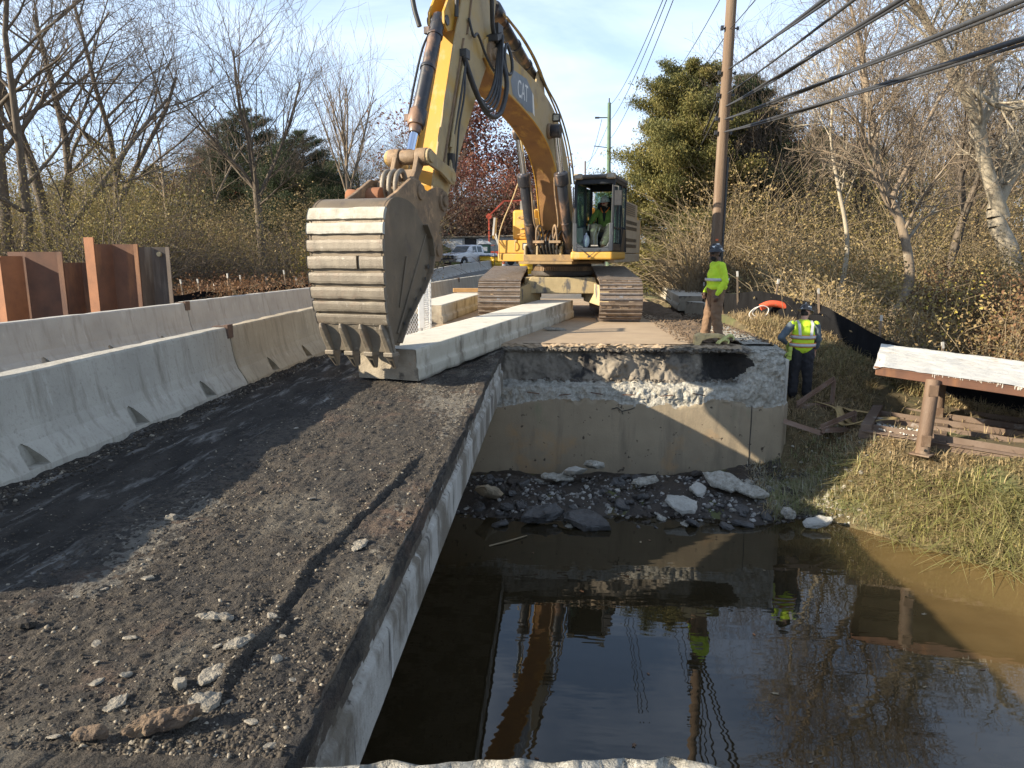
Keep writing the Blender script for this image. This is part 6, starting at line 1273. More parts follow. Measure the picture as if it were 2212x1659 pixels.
grass('mound_grass', 16000, -19, -8.5, 66, 84, .1, .3, lmat('green_mound_grass', [(.14, .17, .04), (.20, .22, .06), (.10, .13, .03)]), 406, lambda X, Y, Z, rg: X < 99, .03, .5)
# ------------------------------------------------------------------ people
def mskin(n, c): 
    m = mat(n, c, tuple(x*.85 for x in c), .55, 12); m.node_tree.nodes['Principled BSDF'].inputs['Subsurface Weight'].default_value = .05; return m
sk_dark, sk_lt = mskin('skin_dark', (.10, .052, .034)), mskin('skin_light', (.48, .27, .19))
m_hiviz = mat('high_visibility_fabric', (.52, .72, .03), (.44, .62, .03), .8, 7, 5, bump=.4, bscale=10)
m_hiviz_g = mat('green_vest_fabric', (.16, .25, .05), (.12, .20, .045), .85, 7, 5, bump=.4, bscale=10)
m_silver = mat('silver_tape', (.48, .48, .47), (.40, .40, .40), .35, 9); m_orange = mat('orange_tape', (.75, .20, .03), rough=.6)
m_brownp = mat('brown_work_trousers', (.19, .115, .065), (.14, .085, .05), .9, 6, 6, bump=.5, bscale=9, spots=[((.20, .12, .07), 3, .6, .75)])
m_navyp = mat('dark_trousers', (.016, .016, .02), (.025, .025, .028), .9, 6, bump=.5, bscale=9); m_khaki = mat('khaki_trousers', (.36, .31, .22), (.30, .26, .18), .9, 6, bump=.5, bscale=9)
m_boot = mat('tan_boot_leather', (.24, .13, .07), (.17, .09, .05), .8, 9); m_bluegrey = mat('blue_grey_shirt', (.085, .11, .135), (.065, .085, .105), .9, 8, bump=.4, bscale=10); m_blk = mat('black_fabric', (.015, .015, .016), rough=.85)
m_hat_b = mat('black_hard_hat', (.03, .03, .034), (.02, .02, .02), .3, 5, spots=[((.62, .62, .60), 16, .58, .61)]); m_hat_w = mat('white_hard_hat', (.56, .56, .54), (.5, .5, .48), .35, 5, spots=[((.05, .05, .05), 18, .58, .61)])
m_hair = mat('dark_hair', (.012, .01, .009), rough=.9); m_glove = mat('yellow_green_glove', (.42, .50, .10), rough=.9); m_lens = mat('sunglass_lens', (.01, .01, .012), rough=.15); m_redlens = mat('red_sunglass', (.25, .02, .02), rough=.2)
def limb(V, pts, rr, n=12):
    P = smooth_path(pts, 3) if len(pts) > 2 else [Vector(p) for p in pts]; k = len(P); R_ = []
    for i in range(k):
        t = i/(k-1)*(len(rr)-1); j = min(int(t), len(rr)-2); R_.append(rr[j]+(rr[j+1]-rr[j])*(t-j))
    V.tube(P, R_, n); V.ball(P[0], R_[0], 10); V.ball(P[-1], R_[-1], 10)
def hand(V, wrist, d, side, palm_n, curl=.5, sc=1.):
    """palm and five fingers; d points along the hand, palm_n out of the palm, side = direction of the thumb"""
    d, nrm, s = Vector(d).normalized(), Vector(palm_n).normalized(), Vector(side).normalized(); w = Vector(wrist)
    V.tube([w, w+d*.045*sc, w+d*.085*sc], [.026*sc, .033*sc, .036*sc], 10)
    for t in (-.028, -.01, .01, .028): V.tube([w+d*.02+s*t*.8, w+d*.088*sc+s*t], .014*sc, 8)
    for i, (t, L) in enumerate(((.030, .068), (.010, .078), (-.010, .072), (-.029, .056))):
        a = w+d*.085*sc+s*t*sc; b = a+(d+nrm*curl*.5).normalized()*L*.45*sc; c = b+(d*.9+nrm*curl*1.3).normalized()*L*.32*sc; e = c+(d*.6+nrm*curl*1.9).normalized()*L*.28*sc
        V.tube([a, b, c, e], [.0105*sc, .0098*sc, .009*sc, .0075*sc], 8); V.ball(e, .0075*sc, 6)
    a = w+d*.03*sc+s*.030*sc; b = a+(d*.6+s*.8+nrm*.3).normalized()*.038*sc; c = b+(d*.95+s*.25+nrm*.5).normalized()*.032*sc
    V.tube([a, b, c], [.014*sc, .0115*sc, .009*sc], 8); V.ball(c, .009*sc, 6)
def folds(o, st=.022, sc=.09):
    tx = bpy.data.textures.get('folds') or bpy.data.textures.new('folds', 'CLOUDS'); tx.noise_scale = sc; tx.noise_depth = 2
    d = o.modifiers.new('folds', 'DISPLACE'); d.texture = tx; d.strength = st; d.mid_level = .5; d.texture_coords = 'LOCAL'; return o
def person(label, loc, rz, J, skin, top, top_parts, trousers, boot, hat, hatrot=0., beard=True, lens=m_lens, sleeves=True, vest=None, gloves=None, group=None):
    t = thing('person', label, 'person', loc, rz); B = MB(); H = Vector(J['head']); look = Matrix.Rotation(J.get('turn', 0), 3, 'Z') @ Matrix.Rotation(J.get('nod', 0), 3, 'X')
    def hp(x, y, z): return H+look @ Vector((x, y, z))
    nk, ch, hi = Vector(J['neck']), Vector(J['chest']), Vector(J['hip'])
    fat = J.get('fat', 1.)
    # head with face
    B.ball(hp(0, 0, .02), (.076, .094, .104), 18); B.ball(hp(0, .022, -.045), (.062, .070, .072), 14); B.ball(hp(0, .078, -.075), (.030, .022, .022), 8); B.tube([hp(0, .088, .02), hp(0, .108, -.022)], [.011, .017], 8); B.ball(hp(0, .106, -.024), .017, 8)
    for s in (-1, 1): B.ball(hp(s*.078, -.005, -.005), (.012, .022, .034), 8); B.ball(hp(s*.033, .070, -.012), (.026, .02, .022), 8); B.ball(hp(s*.030, .082, .022), (.026, .012, .008), 8)
    B.ball(hp(0, .088, -.052), (.026, .012, .010), 8); B.tube([hp(0, -.02, -.06), nk], [.056, .06], 12)
    tor = [nk+Vector((0, -.01, -.02)), ch+Vector((0, 0, .10)), ch, (ch+hi)/2, hi]
    def torso(V, g=0.):
        up_ = (nk-hi).normalized(); Mq = up_.to_track_quat('Z', 'Y').to_matrix()
        for p, r in ((ch+up_*.07, (.165, .105, .13)), (ch-up_*.04, (.168, .118*fat, .15)), ((ch+hi)*.5, (.150*fat, .118*fat, .15)), (hi+up_*.04, (.160, .118*fat, .12))):
            vs0 = len(V.v); V.ball(p, tuple(q+g for q in r), 16)
        V.tube([nk-up_*.03, ch+up_*.10], [.065+g, .12+g], 12)
    torso(B)
    for s in ('L', 'R'):
        S_, E_, W_ = [Vector(q) for q in J['arm'+s]]; limb(B, [S_, E_], [.050, .040]); limb(B, [E_, W_], [.041, .027])
        d, sd, pn, cu = J['hand'+s]; hand(B, W_, d, sd, pn, cu)
        Hh, K, A = [Vector(q) for q in J['leg'+s]]; limb(B, [Hh, K], [.085, .056]); limb(B, [K, A], [.058, .036]); f = Vector(J['foot'+s]); B.ball(A+f*.09-Vector((0, 0, .05)), (.045, .045, .035), 8)
    B.build('body', skin, t, remesh=.010, smooth_it=2)
    # trousers
    V = MB(); up_ = (nk-hi).normalized(); V.ball(hi+up_*.02, (.175, .135*fat, .13), 16)
    for s in ('L', 'R'):
        Hh, K, A = [Vector(q) for q in J['leg'+s]]; limb(V, [Hh, K], [.125, .096]); limb(V, [K, (K+A)/2, A+(K-A)*.06], [.094, .088, .090]); V.ball(A+(K-A)*.10, (.094, .098, .05), 10)
    folds(V.build('trousers', trousers, t, remesh=.014, smooth_it=2), .040)
    V = MB(); torso(V, .020)
    if sleeves:
        for s in ('L', 'R'):
            S_, E_, W_ = [Vector(q) for q in J['arm'+s]]; limb(V, [S_, E_], [.078, .064]); limb(V, [E_, E_+(W_-E_)*J.get('cuff', .92)], [.062, .046])
    V.ball(hi+up_*.06, (.178*fat, .136*fat, .09), 14); folds(V.build('shirt', top, t, remesh=.014, smooth_it=2), .030)
    if vest:
        V = MB(); torso(V, .034); V.ball(hi+up_*.07, (.19*fat, .15*fat, .10), 14)
        for s in ('L', 'R'): S_ = Vector(J['arm'+s][0]); V.ball(S_+Vector((0, 0, .015)), (.07, .075, .06), 10)
        vv = V.build('vest', vest, t, remesh=.014, smooth_it=3)
    # reflective tape hoops
    par = t; g = .046 if vest else .032
    for (dz, ext) in top_parts.get('hoops', []):
        c = ch+up_*dz if dz > -.16 else (ch+hi)*.5+up_*(dz+.17)
        rx, ry = (.172+g)*(1 if dz > -.1 else .96*fat), (.120+g)*fat
        for w_, mm, off in ((.050, m_silver, .0), (.075, m_orange, -.004)) if top_parts.get('orange') else ((.05, m_silver, 0),):
            V = MB(); ring = []; n = 36
            for i in range(n):
                a = 2*math.pi*i/n; ring.append(Vector((math.cos(a)*(rx+off), math.sin(a)*(ry+off), 0)))
            V.add([c+p+up_*w_/2 for p in ring]+[c+p-up_*w_/2 for p in ring]+[c+p*.93+up_*w_/2 for p in ring]+[c+p*.93-up_*w_/2 for p in ring], [(i, (i+1) % n, n+(i+1) % n, n+i) for i in range(n)]+[(i, 2*n+i, 2*n+(i+1) % n, (i+1) % n) for i in range(n)]+[(n+i, n+(i+1) % n, 3*n+(i+1) % n, 3*n+i) for i in range(n)], True)
            V.build('reflective_band', mm, par)
    if top_parts.get('braces'):
        for s in (-1, 1):
            for yy in (-1, 1):
                V = MB(); q = [ch+Vector((s*.095, yy*(.125+g)*fat, -.05)), ch+Vector((s*.105, yy*(.118+g), .06)), ch+Vector((s*.115, yy*(.085+g), .155)), ch+Vector((s*.115, 0, .205))]
                P = smooth_path(q, 5)
                vs = []
                for p_ in P: vs += [p_+Vector((-.024, 0, 0)), p_+Vector((.024, 0, 0)), p_+Vector((.024, yy*.006, .004)), p_+Vector((-.024, yy*.006, .004))]
                V.add(vs, [(4*i+j, 4*i+(j+1) % 4, 4*i+4+(j+1) % 4, 4*i+4+j) for i in range(len(P)-1) for j in range(4)]); V.build('reflective_band', m_silver, par)
    for s in ('L', 'R'):
        A = Vector(J['leg'+s][2]); f = Vector(J['foot'+s]).normalized(); V = MB(); V.tube([A+Vector((0, 0, .10)), A-Vector((0, 0, .04))], [.058, .058], 12); V.tube([A-f*.05-Vector((0, 0, .045)), A+f*.05-Vector((0, 0, .045)), A+f*.13-Vector((0, 0, .055)), A+f*.185-Vector((0, 0, .062))], [.05, .053, .048, .038], 12); V.ball(A+f*.18-Vector((0, 0, .062)), .037, 10)
        V.build('boot', boot, t, remesh=.012, smooth_it=2)
        if gloves and s in gloves:
            V = MB(); d, sd, pn, cu = J['hand'+s]; hand(V, J['arm'+s][2], d, sd, pn, cu, 1.28); V.tube([Vector(J['arm'+s][2])-Vector(d).normalized()*.05, Vector(J['arm'+s][2])+Vector(d).normalized()*.02], [.044, .038], 10); V.build('glove', m_glove, t, remesh=.009, smooth_it=1)
    # hard hat: dome, ridge, brim all round
    V = MB(); prof = [(.118*math.cos(a), .125*math.sin(a)) for a in [i*math.pi/2/8 for i in range(9)]]; prof = [(.150, -.012), (.150, -.004)]+[(r, h) for r, h in prof][:-1]+[(.0005, .125)]
    axis = look @ Vector((0, 0, 1)); base = hp(0, 0, .045); n = 28; vs, fs = [], []
    for r, h in prof:
        for i in range(n):
            a = 2*math.pi*i/n; ex_ = 1.12 if True else 1; x, y = r*math.cos(a)*.94, r*math.sin(a)*ex_; y += .02 if (r > .14 and math.sin(a) > 0) else 0
            vs.append(hp(x, y, .045+h))
    for i in range(len(prof)-1):
        for a in range(n): b = (a+1) % n; fs.append((i*n+a, i*n+b, (i+1)*n+b, (i+1)*n+a))
    V.add(vs, fs, True); V.add(vs[:n], [tuple(range(n-1, -1, -1))]); V.tube([hp(0, .125, .10), hp(0, .06, .168), hp(0, -.06, .168), hp(0, -.125, .10)], [.012, .014, .014, .012], 8); V.build('hard_hat', hat, t)
    V = MB(); V.tube(smooth_path([hp(-.078, .02, .014), hp(-.066, .082, .008), hp(0, .100, .004), hp(.066, .082, .008), hp(.078, .02, .014)], 4), .006, 8)
    for s in (-1, 1): V.ball(hp(s*.034, .092, .002), (.029, .013, .020), 10)
    V.build('sunglasses', lens, t)
    V = MB(); V.ball(hp(0, -.035, -.01), (.074, .068, .075), 12)
    if beard: V.ball(hp(0, .052, -.085), (.058, .056, .052), 12); V.ball(hp(0, .088, -.050), (.034, .016, .009), 8)
    V.build('hair', m_hair, t, remesh=.010, smooth_it=1)
    return t
# standing worker on the road edge, facing left
J = dict(head=(0, .04, 1.62), neck=(0, .0, 1.47), chest=(0, .0, 1.27), hip=(0, 0, .96), turn=R(8), nod=R(-4), fat=1.38, cuff=.97, 
  armL=((-.205, 0, 1.40), (-.275, -.05, 1.12), (-.255, .08, .89)), armR=((.205, 0, 1.40), (.26, -.02, 1.12), (.20, .14, .92)),
  handL=((.05, .12, -1), (0, 1, .1), (1, 0, 0), .5), handR=((-.3, .3, -1), (0, 1, .1), (-1, 0, 0), .6),
  legL=((-.095, 0, .92), (-.125, .03, .50), (-.15, -.03, .10)), legR=((.095, 0, .92), (.13, .08, .50), (.15, .13, .10)), footL=(-.3, 1, 0), footR=(.15, 1, 0))
pw = person('standing worker in lime long-sleeved shirt, brown trousers and black hard hat, facing left', (3.0, 13.45, .12), R(98), J, sk_dark, m_hiviz, {'hoops': [(-.12, 1)]}, m_brownp, m_boot, m_hat_b)
V = MB(); V.ball((-.265, .075, .915), (.03, .035, .02), 10); V.build('wrist_watch', m_blk, pw)
# worker on the bank, seen from behind
J2 = dict(head=(.02, .06, 1.58), neck=(0, .01, 1.44), chest=(0, .0, 1.24), hip=(0, 0, .94), turn=R(-28), nod=R(-16), fat=1.1, cuff=.62,
  armL=((-.205, 0, 1.37), (-.40, -.08, 1.14), (-.24, .10, .98)), armR=((.205, 0, 1.37), (.27, .03, 1.10), (.25, .16, .86)),
  handL=((.3, .35, -.6), (1, 0, .3), (.5, .5, 0), .7), handR=((0, .3, -1), (-.5, 1, .1), (-1, 0, 0), .8),
  legL=((-.095, 0, .90), (-.11, .03, .49), (-.12, 0, .10)), legR=((.095, 0, .90), (.12, .02, .49), (.14, .02, .10)), footL=(-.1, 1, 0), footR=(.2, 1, 0))
w2 = person('worker seen from behind on the bank in lime vest with silver stripes and dark trousers', (4.53, 13.15, -.90), R(-6), J2, sk_lt, m_bluegrey, {'hoops': [(-.085, 1), (-.25, 1)], 'braces': True, 'orange': True}, m_navyp, m_blk, m_hat_b, vest=m_hiviz, gloves=('L',))
V = MB(); hand(V, (-.235, -.12, .90), (-.15, -.15, -1), (-1, 0, 0), (0, -1, 0), .5, 1.2); V.tube([(-.23, -.11, .98), (-.235, -.12, .90)], [.035, .042], 10); V.build('spare_glove', m_glove, w2, remesh=.009, smooth_it=1)
# operator seated in the cab (cab floor 1.85 above road datum); machine frame
J3 = dict(head=(.0, .06, 1.245), neck=(0, .0, 1.10), chest=(0, -.02, .90), hip=(0, -.10, .60), turn=R(-28), nod=R(-8), fat=1.15, cuff=.95,
  armR=((.205, -.02, 1.03), (.34, .10, .80), (.31, .36, .70)), armL=((-.205, -.02, 1.03), (-.29, .10, .79), (-.24, .36, .70)),
  handR=((0, 1, -.1), (-1, 0, .2), (0, 0, -1), .9), handL=((0, 1, -.1), (1, 0, .2), (0, 0, -1), .9),
  legR=((.10, -.02, .60), (.20, .46, .64), (.14, .66, .22)), legL=((-.10, -.02, .60), (-.22, .46, .66), (-.10, .70, .22)), footR=(.1, 1, -.1), footL=(-.1, 1, -.1))
opw = Matrix.Translation((PX, PY, 0)) @ Matrix.Rotation(math.pi-TH, 4, 'Z') @ Vector((-1.20, .36, 0))
op = person('excavator operator seated in the cab, green vest, khaki trousers and pale hard hat', (opw.x, opw.y, 1.745), math.pi-TH, J3, sk_lt, m_hiviz_g, {}, m_khaki, m_boot, m_hat_w, lens=m_redlens, vest=None)
V = MB(); V.tube([(0, .0, 1.13), (0, .125, .98), (0, .135, .80)], [.085, .045, .02], 10); V.build('dark_undershirt', m_blk, op, remesh=.012, smooth_it=1)
V = MB(); V.tube(smooth_path([(-.11, .02, 1.14), (-.07, .10, 1.06), (0, .14, 1.0), (.07, .10, 1.06), (.11, .02, 1.14)], 4), .016, 8); V.build('orange_collar', m_orange, op)
# ------------------------------------------------------------------ white pickup beyond the barriers
pk = thing('pickup_truck', 'white extended-cab pickup parked nose towards the camera beyond the far barriers', 'pickup truck', (-7.45, 62.5, float(zr(62.5))+.02), R(180-30))
m_car = mat('white_car_paint', (.68, .68, .70), (.62, .61, .60), .3, 2, coat=.3); m_tyre = mat('tyre_rubber', (.02, .02, .02), rough=.85); m_cglass = mat('car_glass', (.03, .04, .045), (.05, .06, .06), .08, 3); m_bumper = mat('chrome_bumper', (.55, .55, .53), rough=.25, metal=.7); m_dkpl = mat('dark_trim', (.03, .03, .032), rough=.6)
# local: +y forward, length 5.9
side = [(-2.95, .55), (-2.95, 1.18), (-1.05, 1.20), (-.98, 1.86), (-.80, 1.90), (.55, 1.92), (.75, 1.88), (1.42, 1.27), (2.70, 1.12), (2.86, 1.00), (2.90, .62), (2.55, .45), (-2.6, .45)]
V = MB()
def car_section(poly, w):
    V.prism(poly, -w, w, lambda h, a, b: (h*(1-.10*max(0, b-1.2)/.7), a, b))
arch = []
def archpts(c, r=.50, n=9): return [(c-r*math.cos(math.pi*i/n), .45+r*math.sin(math.pi*i/n)*.95) for i in range(n+1)]
low = [(-2.95, .50)]+archpts(-1.85)+archpts(1.90)+[(2.86, .50), (2.90, .62), (2.88, 1.02), (2.70, 1.12), (1.42, 1.27), (.75, 1.25), (-.98, 1.22), (-2.95, 1.20)]
car_section(low, .98)
V.build('body', m_car, pk, bevel=.05, seg=3)
V = MB(); cab_p = [(-1.02, 1.20), (-.96, 1.80), (-.80, 1.90), (.50, 1.92), (.72, 1.88), (1.48, 1.24)]; V.prism(cab_p, -.90, .90, lambda h, a, b: (h*(1-.16*max(0, b-1.2)/.7), a, b)); V.build('cab', m_car, pk, bevel=.05, seg=3)
def wx(b): return .905*(1-.16*max(0, b-1.2)/.7)
for s in (-1, 1):
    for pl in ([(.62, 1.30), (.52, 1.78), (.02, 1.80), (.0, 1.30)], [(-.12, 1.30), (-.10, 1.79), (-.72, 1.78), (-.80, 1.30)]):
        V = MB(); V.add([(s*wx(b), a, b) for a, b in pl]+[(s*(wx(b)-.02), a, b) for a, b in pl], [(0, 1, 2, 3), (7, 6, 5, 4), (0, 4, 5, 1), (1, 5, 6, 2), (2, 6, 7, 3), (3, 7, 4, 0)]); V.build('side_window', m_cglass, pk)
    V = MB(); V.box((s*1.08, .72, 1.36), (.16, .10, .22)); V.box((s*.96, .72, 1.3), (.14, .04, .04)); V.build('door_mirror', m_car, pk, bevel=.02)
V = MB(); V.hexa([(-.76, 1.46, 1.30), (.76, 1.46, 1.30), (.76, 1.42, 1.30), (-.76, 1.42, 1.30), (-.70, .83, 1.80), (.70, .83, 1.80), (.70, .79, 1.80), (-.70, .79, 1.80)]); V.build('windscreen', m_cglass, pk)
for s in (-1, 1):
    for c in (-1.85, 1.90):
        V = MB(); V.cyl((s*.98, c, .40), (s*.74, c, .40), .40, n=28); wz = V.build('wheel', m_tyre, pk, bevel=.04); MB().cyl((s*.97, c, .40), (s*.995, c, .40), .22, .18, 20).build('rim', m_bumper, wz)
    V = MB(); V.box((s*.76, 2.885, .93), (.34, .05, .12)); V.box((s*.76, 2.89, .79), (.34, .05, .10)); V.build('headlight', mat('headlight_glass', (.6, .6, .58), rough=.1), pk, bevel=.02)
V = MB(); V.box((0, 2.895, .95), (1.16, .04, .14)); V.box((0, 2.895, .78), (1.16, .04, .13)); V.box((0, 2.89, .66), (1.9, .06, .12)); V.build('grille', m_dkpl, pk); V = MB(); V.box((0, 2.92, .866), (1.16, .03, .04)); V.box((0, 2.93, .868), (.24, .03, .06)); V.build('grille_bar', m_bumper, pk)
V = MB(); V.box((0, 2.96, .55), (1.96, .14, .20)); V.build('bumper', m_bumper, pk, bevel=.03); V = MB(); V.box((0, 3.04, .50), (.32, .02, .17)); V.build('number_plate', mat('plate_yellow', (.62, .55, .28), rough=.5), pk)
V = MB(); V.b2((-.86, -2.85, 1.205), (.86, -1.1, 1.215)); V.build('bed_opening', m_dkpl, pk)
# ------------------------------------------------------------------ portable toilet, container, lift
pt = thing('portable_toilet', 'dark green portable toilet with white arched roof behind the pickup', 'portable toilet', (-6.7, 69, float(zr(69))), R(6)); m_green = mat('green_plastic', (.022, .07, .05), (.018, .055, .04), .5, 3)
MB().b2((-.58, -.58, 0), (.58, .58, 2.0)).build('cabin', m_green, pt, bevel=.04); MB().b2((-.40, -.60, .1), (.40, -.585, 1.85)).build('door', mat('green_door', (.03, .09, .065), rough=.5), pt, bevel=.01); MB().box((0, -.605, 1.55), (.5, .02, .42)).build('white_sign', m_white, pt)
V = MB(); V.prism([(-.64, 2.0), (.64, 2.0), (.64, 2.08), (.40, 2.26), (0, 2.34), (-.40, 2.26), (-.64, 2.08)], -.64, .64, lambda h, a, b: (a, h, b)); V.build('roof', mat('white_plastic', (.72, .73, .74), rough=.5), pt, bevel=.03)
ct = thing('site_container', 'weathered pale site container with a dark open doorway behind the pickup', 'container', (-7.6, 79, float(zr(79))-.1), R(4)); m_corr = mat('weathered_container', (.40, .39, .36), (.30, .29, .27), .8, 2, 8, spots=[((.22, .13, .08), 3, .56, .7, (1, 1, .2))])
V = MB()
for i in range(46):
    x = -4.9+i*.22; 
    if -2.3 < x < -.9: continue
    V.b2((x, -.03 if i % 2 else .0, .1), (x+.22, 2.4, 2.85))
V.b2((-4.95, 0.01, 2.85), (5.3, 2.4, 2.95)); V.build('corrugated_wall', m_corr, ct); MB().b2((-2.3, .5, .1), (-.7, .56, 2.85)).build('doorway', m_black, ct); MB().box((-1.2, -.1, 3.02), (8.6, .4, .10), rot=(0, R(-1.2), 0)).build('roof_timber', m_beam_end, ct)
MB().b2((-.95, -.05, .1), (-.25, -.02, 2.75)).build('white_door', m_white, ct); MB().b2((-4.6, -.05, .2), (-2.5, -.02, 2.75)).build('white_panel', m_white, ct)
tl = thing('boom_lift', 'small orange-red articulated lift mast behind the portable toilet', 'lift', (-6.45, 71, float(zr(71)))); m_red = mat('orange_red_paint', (.52, .09, .04), (.40, .06, .03), .5, 4)
V = MB(); V.bar((0, 0, .3), (.0, 0, 4.7), .15, .15); V.bar((0, 0, 4.75), (1.5, 0, 6.15), .14, .14); V.bar((1.5, 0, 6.15), (3.4, .2, 6.2), .12, .12); V.bar((0, 0, 1.9), (.6, 0, 1.95), .06, .06); V.build('mast', m_red, tl, bevel=.01)
V = MB(); V.cyl((0, -.15, 4.7), (0, .15, 4.7), .28); V.build('knuckle', m_red, tl); V = MB(); V.b2((-.2, -.8, .45), (2.6, .9, .75)); V.b2((.1, -.5, .75), (1.0, .6, 1.35)); V.build('chassis', m_red, tl, bevel=.03)
for x in (.2, 2.2): MB().cyl((x, -.95, .35), (x, -.6, .35), .35, n=20).build('wheel', m_tyre, tl)
ts = thing('yellow_light_box', 'yellow signal box hanging beside the excavator mirror in the distance', 'signal box', (-4.15, 50, float(zr(50)))); MB().b2((-.14, -.14, 2.35), (.14, .14, 3.2)).build('box', m_yel, ts, bevel=.04); V = MB(); V.tube([(0, 0, 0), (0, 0, 2.0)], .03, 8); V.tube([(0, .0, 2.95), (-.5, 0, 2.95)], .025, 8); V.build('post', m_dkpl, ts)
# ------------------------------------------------------------------ yellow sand barrels, cone, orange drum
m_ybar = mat('yellow_barrel_plastic', (.72, .44, .02), (.62, .37, .02), .45, 3)
def barrel(label, x, y, cat='barrel'):
    t = thing('sand_barrel', label, 'barrel', (x, y, float(zr(y)))); V = MB(); V.lathe([(.44, 0), (.46, .1), (.47, .32), (.50, .34), (.50, .37), (.47, .39), (.50, .62), (.53, .64), (.53, .67), (.50, .69), (.53, .90), (.55, .92), (.55, .96)], n=28); V.build('drum', m_ybar, t)
    V = MB(); V.lathe([(.56, .96), (.57, 1.0), (.45, 1.04), (.05, 1.06)], n=28); V.build('lid', m_dkpl, t)
    V = MB(); rg = random.Random(x*7)
    for i in range(9): a = rg.uniform(0, 6.28); V.ball((.3*math.cos(a), .3*math.sin(a), 1.06), (.16, .12, .07), 8, (0, 0, a))
    V.build('sandbags', mat('grey_plastic_bag', (.45, .46, .50), (.3, .3, .33), .5, 8), t); return t
barrel('yellow sand barrel at the end of the far barriers, left of the pair', -5.95, 62); barrel('yellow sand barrel touching the excavator toolbox in the picture, right of the pair', -4.85, 60); barrel('yellow sand barrel standing alone below the excavator body', -1.9, 50)
cn = thing('traffic_drum', 'slim orange and white traffic cone beside the yellow barrels', 'traffic cone', (-3.95, 56, float(zr(56)))); m_or = mat('orange_plastic', (.70, .14, .03), (.6, .12, .03), .5, 4)
for i, (z0, z1, r0, r1) in enumerate(((0.06, .35, .17, .14), (.35, .5, .14, .125), (.5, .68, .125, .11), (.68, .8, .11, .10), (.8, 1.05, .10, .06))): MB().lathe([(r0, z0), (r1, z1)], n=18).build('cone_band', (m_or, m_white)[i % 2], cn)
MB().box((0, 0, .03), (.42, .42, .06)).build('base', m_black, cn, bevel=.01)
dr = thing('traffic_drum', 'orange and white drum tipped on the right roadside beam', 'traffic drum', (5.25, 30.5, .62), 0); dr.rotation_euler = (R(12), R(16), 0)
for i, (z0, z1, r0, r1) in enumerate(((-.25, .0, .31, .30), (.0, .17, .295, .28), (.17, .42, .275, .25))): MB().lathe([(r0, z0), (r1, z1)], n=22).build('drum_band', (m_or, m_white, m_or)[i], dr)
MB().lathe([(.25, .42), (.23, .47), (.05, .48)], n=22).build('lid', m_or, dr)
# ------------------------------------------------------------------ utility poles and cables
P0, P1 = at(1546, 545, 19.5), at(1584, -60, 19.5); d_ = (P1-P0).normalized(); base = P0-d_*((P0.z+.4)/d_.z)
up_ = thing('utility_pole', 'tall brown wooden utility pole behind the standing worker', 'utility pole', base); L_ = (P1-base).length+2.5; V = MB(); V.tube([Vector((0, 0, 0)), d_*L_*.5, d_*L_], [.155, .138, .12], 20); V.build('pole', m_wood, up_)
V = MB(); V.tube([Vector((.16, -.06, 0)), Vector((.15, -.06, 0))+d_*4.6], .035, 8); V.build('cable_guard', m_black, up_)
def on_pole(py): 
    q = at(1106, py, 19.5).z; return base+d_*((q-base.z)/d_.z)
V = MB()
for py in (70, 165, 212, 262, 292):
    q = on_pole(py)-base; V.cyl(q+Vector((-.22, 0, 0)), q+Vector((.22, 0, 0)), .018); V.box(q+Vector((-.2, -.05, 0)), (.07, .09, .10)); V.box(q+Vector((.2, 0, 0)), (.05, .05, .08))
V.build('cable_clamps', m_black, up_); MB().box(P0-base+Vector((-.02, -.165, .32)), (.07, .012, .05)).build('tag', m_or, up_)
def cable(label, a, b, r, sag, twist=0, n=26, group='overhead cables', lab2=None):
    a, b = Vector(a), Vector(b); t = thing('overhead_cable', label, 'cable', a, 0, group); V = MB(); pts = []
    for i in range(n+1): s_ = i/n; p = a.lerp(b, s_); p.z -= sag*4*s_*(1-s_); pts.append(p-a)
    V.tube(pts, r, 8)
    if twist:
        for ph in range(twist):
            q = []
            m_ = 120
            for i in range(m_+1):
                s_ = i/m_; p = a.lerp(b, s_); p.z -= sag*4*s_*(1-s_); an = s_*7+ph*3.0; q.append(p-a+Vector((math.cos(an)*r*1.2, 0, math.sin(an)*r*1.2-.012)))
            V.tube(q, r*.62, 6)
    V.build('strand', m_cable, t); return t
m_cable = mat('grey_cable_jacket', (.04, .042, .045), (.028, .028, .03), .6, 20)
for i, (py, (qx, qy), r, tw, lab) in enumerate([(160, (1860, -76), .028, 1, 'uppermost thick cable rising from the pole towards the upper right'), (212, (1935, -83), .022, 0, 'second cable down on the utility pole, thin and single'), (238, (2070, -93), .030, 2, 'third and middle bundle of twisted cables leaving the pole'), (265, (2330, -62), .032, 2, 'fourth cable bundle down, ending below the top right corner'), (292, (2330, 32), .032, 2, 'lowest twisted cable bundle crossing in front of the pale tree')]):
    a = on_pole(py)+Vector((.0, -.2, 0)); b = at(qx, qy, 5.2); b = a+(b-a)*1.35; cable(lab, a, b, r*.66, .05, tw)
